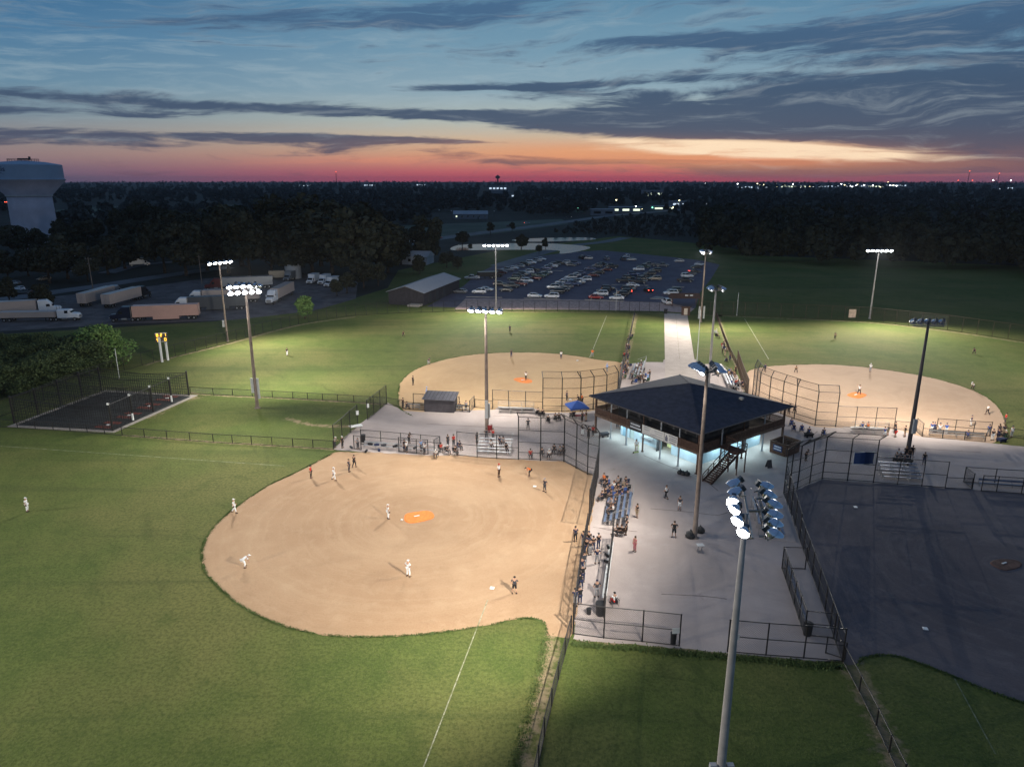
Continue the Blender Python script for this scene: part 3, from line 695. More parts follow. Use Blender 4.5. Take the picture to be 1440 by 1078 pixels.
fence(W([(1405, 612), (1440, 617), (1530, 628)]), 1.3, 'low black fence leaving the picture right of the red shirted man', 3.0)
# dark field
fence(W([(1156, 673.5), (1191.5, 676), (1228, 678.5)]), 5.6, 'tall backstop panel with a blue banner facing the dark infield', 3.2, BR, over=(0.3, -0.85), r=0.075, name='backstop', cat='backstop')
fence(W([(1121, 687.7), (1138.5, 679.5), (1156, 673.5)]), 5.6, 'angled backstop panel of the dark infield beside the timber kiosk', 2.0, BR, over=(0.75, -0.5), r=0.075, name='backstop', cat='backstop')
fence(W([(1102, 694), (1110, 690.5), (1121, 687.7)]), 5.6, 'narrow backstop panel at the plaza corner of the dark infield', 1.4, BR, over=(0.85, -0.2), r=0.075, name='backstop', cat='backstop')
fence(W([(1102, 694), (1112, 722), (1124, 757)]), 3.8, 'high side fence along the unlit bleacher', 2.6, (0.03, 0.5, 1.0), r=0.06, h2=2.8)
fence(W([(1124, 757), (1142, 808), (1160, 858), (1184, 929)]), 2.4, 'fence between the unlit dugout and the dark infield', 2.5, (0.03, 0.5, 1.0))
fence(W([(1228, 678.5), (1262, 681), (1296, 683.5), (1329, 686)]), 3.4, 'black fence panels in front of the dark blue bleacher', 3.0, (0.03, 0.5, 1.0))
fence(W([(1329, 686), (1366, 687.6)]), 1.4, 'low fence link beside the dark blue bleacher', 2.4)
fence(W([(1355, 677.6), (1367, 687.5)]), 2.0, 'short dense end panel of the dugout at the dark infield', 2.0, cell=0.08)
fence(W([(1355, 677.6), (1398, 680.5), (1440, 683), (1540, 690)]), 2.0, 'rear fence of the dugout at the dark infield', 3.0)
fence(W([(1379.6, 690), (1401, 691.4), (1436, 694), (1540, 701)]), 2.0, 'front fence of the dugout at the dark infield', 2.3, (0.03, 0.5, 1.0))
fence(W([(1023, 916), (1077, 921), (1130, 925), (1184, 929.5)]), 2.9, 'black fence closing the plaza toward the dim lawn right of the near pole', 3.0, (0.02, 0.5, 1.0), r=0.06)
fence(W([(1161, 918), (1188, 927)]), 1.5, 'low gate folded back at the corner of the dim lawn', 2.8, (0.05, 1.0), name='gate', cat='gate')
fence(W([(1099.5, 799), (1110, 830), (1131, 893)]), 2.3, 'rear fence of the unlit dugout on the plaza', 2.2, (0.03, 0.5, 1.0), cell=0.10)
fence(W([(1099.5, 799), (1132, 800)]), 2.3, 'end fence of the unlit dugout toward the unlit bleacher', 2.6)
fence(W([(1131, 893), (1172, 897)]), 2.3, 'near end fence of the unlit dugout with a dark bin', 2.6, (0.03, 0.5, 1.0))
fence(W([(1186, 931), (1208, 972), (1232, 1020), (1270, 1100)]), 1.4, 'low black fence fading into the dark at lower right', 2.8, (0.03, 1.0), r=0.06)

def panel(name, label, cat, c, wd, ht, z, face, m, frame=None, lines=None, mp=None):
    """flat sign: face = direction the front looks to (angle about z, 0 = -Y)"""
    t = thing(name, label, cat, (c.x, c.y, z), face)
    MB().box((0, 0, 0), (wd, 0.03, ht)).build('board', m, t)
    if frame is not None:
        f = MB()
        for s_ in (-1, 1):
            f.box((s_*wd/2, 0, 0), (0.07, 0.05, ht+0.14)); f.box((0, 0, s_*ht/2), (wd-0.07, 0.05, 0.07))
        f.build('frame', frame, t)
    if lines:
        rng = random.Random(int(wd*100)); q = MB()
        for (zz, hh, x0, x1) in lines:
            x = x0
            while x < x1:
                ww = rng.uniform(0.3, 0.9)*hh; q.box((x+ww/2, -0.02, zz), (ww*0.82, 0.008, hh)); x += ww+0.12*hh
        q.build('print', mp or M_PRINT, t)
    return t
c = at(1215.5, 660); 
panel('banner', 'dark blue banner with a pale border on the dark infield backstop', 'banner', at(1209.5, 677.0)+Vector((0, -0.07, 0)), 2.55, 1.55, 3.15, R(3), M_SIGNBLUE, M_OFFWHITE)
panel('notice', 'white notice on the tall fence beside the folding table', 'notice', at(503.2, 599.9)+Vector((0.06, -0.06, 0)), 0.42, 0.66, 2.25, R(20), M_WHITE)
panel('notice', 'white notice on the tall fence at the upper plaza corner', 'notice', at(517.6, 589.4)+Vector((0.06, -0.06, 0)), 0.42, 0.66, 2.25, R(20), M_WHITE)
panel('notice', 'white sign at the right end of the fence by the dim lawn', 'notice', at(949, 907.5)+Vector((0, -0.08, 0)), 0.62, 0.5, 1.45, R(5), M_OFFWHITE)
panel('notice', 'white sign on the plaza fence left of the near pole foot', 'notice', at(1032, 917)+Vector((0, -0.08, 0)), 0.62, 0.5, 1.45, R(5), M_OFFWHITE)
panel('sign_board', 'pale square board on the tall outfield fence at right', 'sign board', at(1197, 451)+Vector((0, -0.15, 0)), 1.9, 2.2, 2.0, 0, mat('pinkish_board', (0.50, 0.36, 0.30), 0.7, 0.25, 1.5))

# ------------------------------------------------------------------ floodlight poles
def lum_mesh():
    bowl = MB().lathe([(0.03, -0.34), (0.14, -0.33), (0.20, -0.22), (0.29, -0.08), (0.335, 0.06), (0.345, 0.10)], 14, Matrix.Rotation(R(-90), 4, 'X')).mesh('luminaire', M_REFL, True)
    v = MB(); n = 10; rings = []
    for y, r, dr in ((0.09, 0.352, 0), (0.30, 0.37, 0), (0.46, 0.36, 0)):
        a0 = {0.09: 0, 0.30: 22, 0.46: 48}[y]
        rings.append([(r*math.cos(R(a0+(180-2*a0)*k/n)), y, r*math.sin(R(a0+(180-2*a0)*k/n))) for k in range(n+1)])
    vs = [p for r_ in rings for p in r_]; fs = []
    for j in range(2):
        for k in range(n): a = j*(n+1)+k; fs.append((a, a+1, a+n+2, a+n+1))
    v.add(vs, fs); v.add([(p[0]*0.985, p[1], p[2]*0.985) for p in vs], [tuple(reversed(f)) for f in fs])
    visor = v.mesh('visor', M_REFL, True)
    lens = MB().lathe([(0.02, 0.085), (0.335, 0.085), (0.335, 0.105), (0.02, 0.125)], 14, Matrix.Rotation(R(-90), 4, 'X')).mesh('lens', M_LENS_ON)
    br = MB().bar((-0.0, -0.05, -0.36), (0, -0.28, -0.62), 0.07).bar((-0.36, 0, 0), (-0.36, 0, -0.36), 0.03, 0.06).bar((0.36, 0, 0), (0.36, 0, -0.36), 0.03, 0.06).bar((-0.37, 0, -0.36), (0.37, 0, -0.36), 0.05, 0.05).mesh('bracket', M_GALV)
    bal = MB().box((0, -0.42, -0.05), (0.24, 0.24, 0.36)).mesh('ballast', M_HOUSE)
    return bowl, visor, lens, br, bal
LUM = lum_mesh()
def luminaire(root, p, az, tilt, on, sc=1.0):
    o = link('luminaire', LUM[0], root, p, (R(-tilt), 0, -R(az)), None); o.scale = (sc,)*3
    v_ = link('visor', LUM[1], o); v_.scale = (1, 0.62, 1) if on else (1, 1, 1); v_.location = (0, 0.036 if on else 0, 0); link('ballast', LUM[4], o); l = link('lens', LUM[2], o, m=M_LENS_ON if on else M_LENS_OFF); link('bracket', LUM[3], o)
    return o
def spot(root, p, target, watts, size=95, blend=1.0, rad=0.16, c=None):
    l = bpy.data.lights.new('floodlight_beam', 'SPOT'); l.energy = watts; l.color = c or FLOOD_COL
    l.spot_size = R(size); l.spot_blend = blend; l.shadow_soft_size = rad
    o = link('floodlight_beam', l, root, p)
    d = Vector((target[0], target[1], 0.0))-(root.location+Vector(p))
    o.rotation_euler = d.to_track_quat('-Z', 'Y').to_euler()
    return o
def bearing(a, b): return math.degrees(math.atan2(b[0]-a[0], b[1]-a[1]))
def pole(top, z, label, heads, m, r0=0.26, r1=0.13, box=None, arms=(), beams=(), hs=1.2):
    """top: photo pixel of the pole head at height z. heads: (x, y, dz, az, tilt, on) relative to the pole"""
    p = at(top[0], top[1], z) if isinstance(top, tuple) else top
    t = thing('floodlight_pole', label, 'floodlight pole', (p.x, p.y, 0), 0, 'floodlight poles around the ball fields')
    MB().lathe([(r0*1.7, 0.0), (r0*1.7, 0.06), (r0, 0.07), (r0*0.97, 0.5), (r0*0.75+r1*0.25, z*0.3), ((r0+r1)/2, z*0.6), (r1, z)], 10).build('shaft', m, t, smooth=True)
    for (a, b, zz) in arms: MB().bar((a[0], a[1], zz), (b[0], b[1], zz), 0.11, 0.11).build('crossarm', M_GALV, t)
    for (x, y, zz, az, tilt, on) in heads: luminaire(t, (x, y, zz), az, tilt, on, hs)
    if box:
        for (bx, by, bz, hh) in box: MB().box((bx, by, bz), (0.42, 0.3, hh)).build('control_box', M_GREYBOX, t)
    for (tx, watts, size) in beams:
        d = (Vector((tx[0], tx[1], 0))-Vector((p.x, p.y, 0))).normalized()
        spot(t, (d.x*1.3, d.y*1.3, z-0.35), tx, watts*FLOOD_W/100.0, size)
    return t
def row(x0, x1, n, zz, az, tilt, on, y=0.35):
    """heads along a crossarm at right angles to the bearing az"""
    a = R(az); ax, ay = math.cos(a), -math.sin(a); fx, fy = math.sin(a), math.cos(a)
    return [(ax*(x0+(x1-x0)*k/(n-1))+fx*y, ay*(x0+(x1-x0)*k/(n-1))+fy*y, zz, az, tilt, on) for k in range(n)]
def arm(half, zz, az):
    a = R(az); return ((-half*math.cos(a), half*math.sin(a)), (half*math.cos(a), -half*math.sin(a)), zz)
A0 = at(560, 770); A1 = at(400, 800); A2 = at(200, 760); B0 = at(720, 535); B1 = at(560, 490); B2 = at(740, 465); C0 = at(1220, 550); C1 = at(1300, 505); C2 = at(1120, 490)
# P1 between the near fields, two tiers
pole((344.5, 402), 20.0, 'tall lit pole rising from the dim grass left of the plaza, two tiers of lamps',
     row(-1.6, 2.4, 5, 20.1, 150, 35, True)+row(-1.9, 2.3, 5, 19.1, 150, 35, True)+row(-1.8, 2.4, 5, 20.1, 25, 32, True, 0.5), M_WOODPOLE, 0.30, 0.16, [(-0.38, -0.2, 3.9, 2.4), (0.36, 0.1, 3.3, 3.4)],
     [arm(2.5, 19.7, 150), arm(2.5, 18.8, 150), arm(2.5, 19.7, 25)], [(A1, 95, 120), (A2, 95, 125), (B1, 150, 130), (at(420, 500), 130, 130), (at(200, 570), 60, 140)])
pole((308, 369.5), 18.0, 'lit pole outside the outfield fence near the parked trucks',
     row(-2.6, 2.6, 5, 18.1, 125, 33, True), M_WOODPOLE, 0.24, 0.13, [(-0.5, -0.1, 4.2, 1.6)], [arm(2.7, 17.7, 125)], [(B1, 95, 100), (at(420, 500), 190, 130)])
pole((683, 436), 18.2, 'lit pole with a red bin at its foot on the plaza between two infields',
     row(-2.1, 0.0, 3, 18.2, 196, 38, True)+row(1.0, 2.1, 2, 18.2, 196, 38, True)+row(-2.0, 2.0, 4, 18.2, 10, 38, True), M_WOODPOLE, 0.30, 0.15, [(-0.02, -0.42, 3.6, 2.7), (0.3, 0.25, 3.2, 2.2)],
     [arm(2.3, 17.8, 196), arm(2.3, 17.8, 10)], [(A0, 62, 120), (A1, 45, 110), (B0, 105, 125), (at(650, 600), 13, 150)])
pole((697, 344.5), 18.0, 'lit pole standing at the fence by the parked cars',
     row(-3.2, 3.2, 6, 18.0, 175, 33, True), M_CONCPOLE, 0.24, 0.13, None, [arm(3.3, 17.6, 175)], [(B0, 85, 95), (B2, 200, 130), (at(560, 470), 160, 130)])
pole((992.5, 354), 18.2, 'tallest looking lit pole beside the walkway entrance with two clusters of lamps',
     [(-0.9, -1.2+0.6*k, 18.3-0.25*(k % 2), 265, 38, True) for k in range(5)]+[(0.9, -1.2+0.6*k, 18.3-0.25*(k % 2), 95, 38, True) for k in range(5)], M_WOODPOLE, 0.26, 0.14,
     [(-0.6, -0.3, 2.6, 3.2), (0.6, -0.3, 2.6, 3.2)], [((-0.9, 0), (0.9, 0), 17.9), ((-0.9, -1.4), (-0.9, 1.4), 17.85), ((0.9, -1.4), (0.9, 1.4), 17.85)], [(at(790, 475), 160, 125), (C2, 190, 130), (at(950, 480), 55, 150)])
pole((1007, 405), 18.2, 'pole with two dim clusters of lamps right of the walkway',
     [(-0.9, -1.0+0.5*k, 18.2, 250, 42, k == 1) for k in range(4)]+[(0.9, -1.0+0.5*k, 18.2, 110, 42, k == 0) for k in range(4)], M_CONCPOLE, 0.26, 0.14,
     None, [((-0.9, 0), (0.9, 0), 17.8), ((-0.9, -1.2), (-0.9, 1.2), 17.75), ((0.9, -1.2), (0.9, 1.2), 17.75)], [(at(780, 525), 60, 120), (at(1130, 530), 70, 125)])
P7 = pole((995, 519), 18.2, 'grey pole in front of the pavilion with blue hooded lamps and bags at its foot',
     [(-0.85-0.05*k, -1.15+0.72*k, 18.3, 250+7*k, 34+3*(k % 2), k < 2) for k in range(4)]+[(0.85+0.05*k, -1.15+0.72*k, 18.3, 96-7*k, 38+3*(k % 2), False) for k in range(4)], M_WOODPOLE, 0.27, 0.14,
     None, [((-0.8, 0), (0.8, 0), 17.9), ((-0.75, -1.3), (-0.75, 1.3), 17.85), ((0.75, -1.3), (0.75, 1.3), 17.85)], [(at(690, 730), 55, 120), (at(600, 690), 40, 110), (at(880, 760), 4, 130)])
P8P = at(1049, 722, 18.4)
h8 = []; rng8 = random.Random(4)
for (px, py, on) in [(1034, 679, False), (1036, 691, False), (1031, 703, True), (1034, 715, True), (1038, 731, True), (1046, 747, True)]:
    q = at(px, py, 18.4)-P8P; h8.append((q.x, q.y, 18.4, (214 if on else 262)+rng8.uniform(-14, 14), (12 if on else 40)+rng8.uniform(-4, 4), on))
for (px, py) in [(1074, 683), (1079, 695), (1086, 708), (1086, 723), (1086, 735), (1086, 749)]:
    q = at(px, py, 18.4)-P8P; h8.append((q.x, q.y, 18.4, 96+rng8.uniform(-16, 16), 38+rng8.uniform(-6, 6), False))
def l8(px, py): q = at(px, py, 17.9)-P8P; return (q.x, q.y)
pole(P8P, 18.4, 'nearest pole at lower right with six glaring and six dark bowl lamps', h8, M_CONCPOLE, 0.30, 0.14, [(-0.52, -0.1, 1.2, 1.0), (0.52, -0.1, 1.2, 1.0)],
     [(l8(1045, 686), l8(1058, 757), 17.92), (l8(1066, 690), l8(1077, 757), 17.92), (l8(1050, 716), l8(1074, 716), 17.80)], [(at(620, 770), 135, 80), (at(450, 830), 130, 78), (at(330, 940), 60, 62), (at(850, 800), 4, 120)], 1.0)
pole((1236, 352.5), 18.0, 'lit pole at the far fence of the right outfield',
     row(-2.9, 2.9, 6, 18.1, 186, 33, True), M_CONCPOLE, 0.24, 0.13, None, [arm(3.0, 17.7, 186)], [(C0, 85, 90), (C1, 220, 135), (at(1420, 520), 190, 130)])
pole((1306, 454), 18.4, 'dark pole seen from behind at the dark infield bleacher',
     row(-1.7, 1.7, 5, 18.5, 8, 38, False), M_DARKPOLE, 0.30, 0.15, [(0.1, -0.4, 4.6, 2.0)], [arm(1.9, 18.0, 8)], [(C0, 105, 120), (C1, 110, 120)])
# the same field lighting continues beyond the frame
pole(Vector((-108, 62, 0)), 18.2, 'floodlight pole at the left end of the near outfield', row(-2.4, 2.4, 5, 18.2, 80, 33, True), M_WOODPOLE, 0.26, 0.14, None, [arm(2.6, 17.8, 80)], [(at(100, 760), 300, 120), (at(300, 690), 60, 100)])
pole(Vector((-74, 12, 0)), 18.2, 'floodlight pole in the near outfield corner below the picture', row(-2.4, 2.4, 5, 18.2, 15, 33, True), M_WOODPOLE, 0.26, 0.14, None, [arm(2.6, 17.8, 15)], [(at(60, 930), 300, 100), (at(300, 880), 130, 60)])
pole(Vector((128, 110, 0)), 18.2, 'floodlight pole right of the pinkish infield', row(-2.4, 2.4, 5, 18.2, -60, 33, True), M_WOODPOLE, 0.26, 0.14, None, [arm(2.6, 17.8, -60)], [(at(1400, 545), 150, 120), (at(1380, 495), 120, 110)])
def thin_pole(a, h, label, r=0.06, m=None):
    p = at(*a); t = thing('foul_pole', label, 'pole', (p.x, p.y, 0), 0)
    MB().tube((0, 0, 0), (0, 0, h), r, r*0.85, 8).build('shaft', m or M_OFFWHITE, t); MB().lathe([(r*2.2, 0.0), (r*2.2, 0.12), (r*1.3, 0.16)], 8).build('footing', M_CURB, t)
thin_pole((168, 532), 5.8, 'white foul pole beside the green bushes')
thin_pole((866, 437), 6.4, 'white foul pole in front of the red car'); thin_pole((1036, 444), 6.4, 'white foul pole at the left end of the right outfield fence')
thin_pole((980, 508), 10.5, 'thin white flagpole beside the end of the walkway', 0.07)
# ------------------------------------------------------------------ pavilion
BZ = R(-54); BC = Vector((25.2, 97.2, 0))
bt = thing('pavilion', 'two storey pavilion with a dark blue pyramid roof and lit space under its deck', 'building', BC, BZ)
cx0, cx1, cy0, cy1 = -6.8, 7.6, -6.4, 6.4
wh = 2.72
wl = MB()
def wallx(a, b, z0=0.0, z1=wh): wl.box(((a+b)/2, cy0, (z0+z1)/2), (b-a, 0.2, z1-z0))
wallx(cx0, -5.0); wallx(-4.1, -2.6); wallx(-5.0, -4.1, 2.15, wh); wallx(-2.6, -0.4, 0, 1.05); wallx(-2.6, -0.4, 2.2, wh); wallx(-0.4, 1.0); wallx(1.0, 2.9, 2.15, wh); wallx(2.9, cx1-0.1)
wl.build('wall', M_CMU, bt)
MB().box((cx1, 0, wh/2), (0.2, cy1-cy0+0.2, wh)).build('wall', M_CMU, bt)
MB().box((cx0, 0.1, wh/2), (0.2, cy1-cy0, wh)).build('wall', M_CMU, bt)
MB().box((0.4, cy1, wh/2), (cx1-cx0-0.2, 0.2, wh)).build('wall', M_CMU, bt)
ws = MB(); 
for k in range(12): ws.box(((cx0+cx1)/2, cy0-0.105, 0.2+0.21*k), (0.01, 0.004, 0.01))
MB().box((-1.5, cy0-0.22, 1.08), (2.4, 0.5, 0.06)).build('counter', M_ALU, bt)
MB().box((-1.5, cy0+0.02, 1.63), (2.16, 0.05, 1.1)).build('service_window', mat('roller_shutter', (0.50, 0.52, 0.50), 0.6, 0.05), bt)
dr = MB().box((1.02, cy0-0.5, 1.06), (0.05, 0.92, 2.08)).build('door', M_UPPER, bt); MB().box((0.96, cy0-0.85, 1.0), (0.06, 0.05, 0.12)).build('handle', M_GALV, dr)
MB().box((2.0, cy0+1.6, 1.3), (2.6, 0.08, 2.5)).build('room_wall', M_YELLOW, bt)
dr = MB().box((-4.55, cy0+0.04, 1.06), (0.86, 0.05, 2.08)).build('door', mat('pale_door', (0.40, 0.50, 0.50), 0.6, 0.05), bt); MB().box((-4.25, cy0-0.02, 1.0), (0.05, 0.06, 0.12)).build('handle', M_GALV, dr)
dr = MB().box((-5.9, cy0-0.12, 1.06), (0.9, 0.04, 2.1)).build('door', mat('blue_door', (0.20, 0.33, 0.42), 0.6, 0.05), bt); MB().box((-5.58, cy0-0.17, 1.0), (0.05, 0.06, 0.12)).build('handle', M_GALV, dr)
dr = MB().box((cx1+0.12, 2.8, 1.06), (0.04, 0.95, 2.1)).build('door', M_UPPER, bt); MB().box((cx1+0.17, 3.15, 1.0), (0.06, 0.05, 0.12)).build('handle', M_GALV, dr)
MB().box((0, 0, 2.86), (19.3, 18.3, 0.2)).box((0, -9.16, 2.80), (19.3, 0.06, 0.30)).box((9.66, 0, 2.80), (0.06, 18.26, 0.30)).box((0, 9.16, 2.80), (19.3, 0.06, 0.30)).box((-9.66, 0, 2.80), (0.06, 18.26, 0.30)).build('deck', M_DECK, bt)
jm = MB()
for k in range(24): jm.box((-9.3+0.8*k, 0, 2.70), (0.06, 18.1, 0.12))
jm.build('joist', M_POST, bt, kind='stuff')
# posts from the ground to the eaves
px_ = [(-9.5+19.0*k/6, -9.0) for k in range(7)]+[(9.5, -9.0+18.0*k/4) for k in range(1, 5)]+[(-9.5+19.0*k/4, 9.0) for k in range(4)]+[(-9.5, -9.0+18.0*k/4) for k in range(1, 4)]
pm1 = MB().box((0, 0, 1.38), (0.16, 0.16, 2.76)).box((0, 0, 4.32), (0.14, 0.14, 2.72)).box((0, 0, 0.05), (0.3, 0.3, 0.1)).mesh('post')
for i, (x, y) in enumerate(px_):
    corner = abs(abs(x)-9.5) < 0.01 and abs(abs(y)-9.0) < 0.01
    o = link('post', pm1, bt, (x, y, 0), (0, 0, 0), M_TIMBER if corner or i in (3, 8) else M_POST)
    if corner: o.scale = (1.5, 1.5, 1)
# railing round the deck; opening at the stairs
def railing(a, b, parent, z=2.96, hh=1.02):
    a, b = Vector((a[0], a[1], z)), Vector((b[0], b[1], z)); L = (b-a).length; d = (b-a)/L
    q = MB(); U = Vector((0, 0, 1))
    q.bar(a+U*hh, b+U*hh, 0.12, 0.05); q.bar(a+U*(hh-0.12), b+U*(hh-0.12), 0.05, 0.09); q.bar(a+U*0.10, b+U*0.10, 0.05, 0.09)
    r = q.build('railing', M_TIMBER, parent)
    s_ = MB(); n = int(L/0.15)
    for k in range(n+1):
        p = a+d*(L*k/n); s_.bar(p+U*0.14, p+U*(hh-0.16), 0.10, 0.03, up=(-d.y, d.x, 0.01))
    s_.build('baluster', M_TIMBER, r, kind='stuff')
    k = max(1, round(L/2.4)); pm = MB()
    for j in range(k+1):
        p = a+d*(L*j/k); pm.box((p.x, p.y, z+hh/2), (0.1, 0.1, hh+0.05))
    pm.build('newel', M_TIMBER, r, kind='stuff')
railing((-9.5, -9.12), (9.5, -9.12), bt); railing((9.62, -9.0), (9.62, -5.3), bt); railing((9.62, -3.7), (9.62, 9.0), bt)
railing((-9.5, 9.12), (9.5, 9.12), bt); railing((-9.62, -9.0), (-9.62, 9.0), bt)
# upper room
ux0, ux1, uy0, uy1 = -7.2, 7.3, -6.7, 4.2
MB().box(((ux0+ux1)/2, (uy0+uy1)/2, 4.30), (ux1-ux0, uy1-uy0, 2.66)).build('upper_wall', M_UPPER, bt)
for k in range(7):
    x = ux0+0.95+(ux1-ux0-1.9)*k/6
    f = MB(); wdt = 1.66
    for s_ in (-1, 1): f.box((x+s_*wdt/2, uy0-0.02, 4.35), (0.08, 0.08, 1.75)); f.box((x, uy0-0.02, 4.35+s_*0.84), (wdt, 0.08, 0.08))
    o = f.build('window_frame', M_UPPER, bt); MB().box((x, uy0-0.012, 4.35), (wdt-0.06, 0.03, 1.62)).build('pane', M_SCREEN, o)
for k in range(5):
    y = uy0+1.1+(uy1-uy0-2.2)*k/4
    f = MB(); wdt = 1.6
    for s_ in (-1, 1): f.box((ux1+0.02, y+s_*wdt/2, 4.35), (0.08, 0.08, 1.75)); f.box((ux1+0.02, y, 4.35+s_*0.84), (0.08, wdt, 0.08))
    o = f.build('window_frame', M_UPPER, bt); MB().box((ux1+0.012, y, 4.35), (0.03, wdt-0.06, 1.62)).build('pane', M_SCREEN, o)
# roof
ez, az_, hx, hy = 5.72, 8.25, 10.25, 9.75
rf = MB().add([(-hx, -hy, ez), (hx, -hy, ez), (hx, hy, ez), (-hx, hy, ez), (0, 0, az_), (-hx, -hy, ez-0.2), (hx, -hy, ez-0.2), (hx, hy, ez-0.2), (-hx, hy, ez-0.2)],
    [(0, 1, 4), (1, 2, 4), (2, 3, 4), (3, 0, 4), (0, 5, 6, 1), (1, 6, 7, 2), (2, 7, 8, 3), (3, 8, 5, 0), (8, 7, 6, 5)]).build('roof', M_ROOF, bt)
cap = MB()
for a, b in ((-1, -1), (1, -1), (1, 1), (-1, 1)): cap.bar((a*hx, b*hy, ez+0.02), (0, 0, az_+0.02), 0.22, 0.06)
cap.build('hip_cap', M_ROOF, rf)
gt = MB()
gt.bar((-hx, -hy-0.06, ez-0.06), (hx, -hy-0.06, ez-0.06), 0.12, 0.12); gt.bar((hx+0.06, -hy, ez-0.06), (hx+0.06, hy, ez-0.06), 0.12, 0.12)
gt.build('gutter', M_DARKPOLE, rf)
MB().box((6.4, 3.2, 7.03), (0.55, 0.4, 0.3)).build('vent', M_GALV, rf)
lm = MB().box((0, 0, 0), (1.2, 0.14, 0.06)).mesh('soffit_light', M_TUBE)
for i, (x, y, hz) in enumerate([(-6.3, -7.8, 0), (-2.2, -7.8, 0), (1.9, -7.8, 0), (5.8, -7.8, 0), (8.7, -3.2, 1), (8.7, 1.2, 1), (8.7, 5.6, 1), (-8.4, 0, 1)]):
    o = link('soffit_light', lm, bt, (x, y, 2.60), (0, 0, R(90)*hz))
    l = bpy.data.lights.new('soffit_lamp', 'AREA'); l.shape = 'RECTANGLE'; l.size = 1.2; l.size_y = 0.3; l.energy = 130; l.color = (0.60, 0.90, 1.0)
    link('soffit_lamp', l, o, (0, 0, -0.06))
for x, y in ((-6.6, -9.3), (-3.2, -9.3), (4.6, -9.3), (9.6, -4.5)):
    MB().box((x, y, ez-0.24), (0.5, 0.12, 0.06)).build('eave_light', M_TUBE, bt)
# stairs
st = MB(); SN = 16
sroot = link('staircase', MB().bar((11.45, -10.3, 0.0), (11.45, -5.4, 2.80), 0.08, 0.32).bar((12.75, -10.3, 0.0), (12.75, -5.4, 2.80), 0.08, 0.32).mesh('staircase', M_TIMBER), bt)
stm = MB().box((0, 0, 0), (1.22, 0.32, 0.05)).mesh('step', M_TIMBER)
for k in range(SN): link('step', stm, sroot, (12.1, -10.2+4.7*(k+0.5)/SN, 2.86*(k+1)/SN-0.02))
ld = MB().box((11.2, -4.5, 2.87), (3.1, 1.75, 0.14)); ld.build('landing', M_TIMBER, sroot)
hr = MB()
for x in (11.45, 12.75):
    hr.bar((x, -10.3, 0.95), (x, -5.35, 3.85), 0.08, 0.06); hr.bar((x, -10.3, 0.5), (x, -5.35, 3.4), 0.04, 0.05)
    for k in range(6): y = -10.3+4.95*k/5; z = 2.9*k/5; hr.bar((x, y, z), (x, y, z+0.95), 0.07, 0.07)
for z in (3.9, 3.5): hr.bar((12.75, -5.35, z), (12.75, -3.65, z), 0.07, 0.06); hr.bar((12.75, -3.65, z), (9.7, -3.65, z), 0.07, 0.06)
for x, y in ((12.75, -5.35), (12.75, -3.65), (11.3, -3.65)): hr.bar((x, y, 2.9), (x, y, 3.9), 0.08, 0.08)
hr.build('handrail', M_TIMBER, sroot)
sp_ = MB()
for x, y in ((12.7, -5.3), (12.7, -3.7), (11.4, -5.3), (11.4, -3.7)): sp_.box((x, y, 1.4), (0.12, 0.12, 2.8))
sp_.build('support_post', M_TIMBER, sroot)
# signs hung on the railing
def bsign(name, label, x0, x1, z0, z1, m, lines, mp):
    p = BC+Matrix.Rotation(BZ, 3, 'Z') @ Vector(((x0+x1)/2, -9.22, 0))
    return panel(name, label, 'banner', p, x1-x0, z1-z0, (z0+z1)/2, BZ, m, None, lines, mp)
bsign('sign_board', 'dark timber sign with two lines of white letters on the deck railing', -2.4, -0.25, 2.72, 4.0, mat('dark_sign', (0.030, 0.028, 0.03), 0.6, 0.1), [(0.22, 0.24, -0.9, 0.85), (-0.22, 0.24, -0.95, 0.9)], M_PRINTW)
bsign('banner', 'long white banner with faint print on the deck railing', -0.05, 3.9, 2.74, 4.0, M_BANNER, [(0.42, 0.10, -1.6, -0.4), (0.1, 0.12, -1.7, -0.7), (0.35, 0.15, 0.3, 1.7), (0.05, 0.1, 0.4, 1.6), (-0.3, 0.14, -0.4, 1.8)], mat('faint_print', (0.36, 0.35, 0.36), 0.6))
bn = bsign('banner', 'white banner with a dark figure and bold lines on the deck railing', 3.98, 6.2, 2.70, 4.02, M_BANNER, [(0.42, 0.17, -0.35, 0.95), (0.14, 0.14, -0.25, 0.95), (-0.12, 0.16, -0.3, 0.9), (-0.42, 0.14, -0.2, 0.8)], M_PRINT)
MB().lathe([(0.02, 0.15), (0.1, 0.2), (0.12, 0.3), (0.03, 0.4)], 8, Matrix.Translation((-0.75, -0.02, 0)) @ Matrix.Diagonal((1, 0.1, 1, 1))).box((-0.75, -0.025, -0.15), (0.42, 0.012, 0.6)).build('figure_print', M_PRINT, bn)
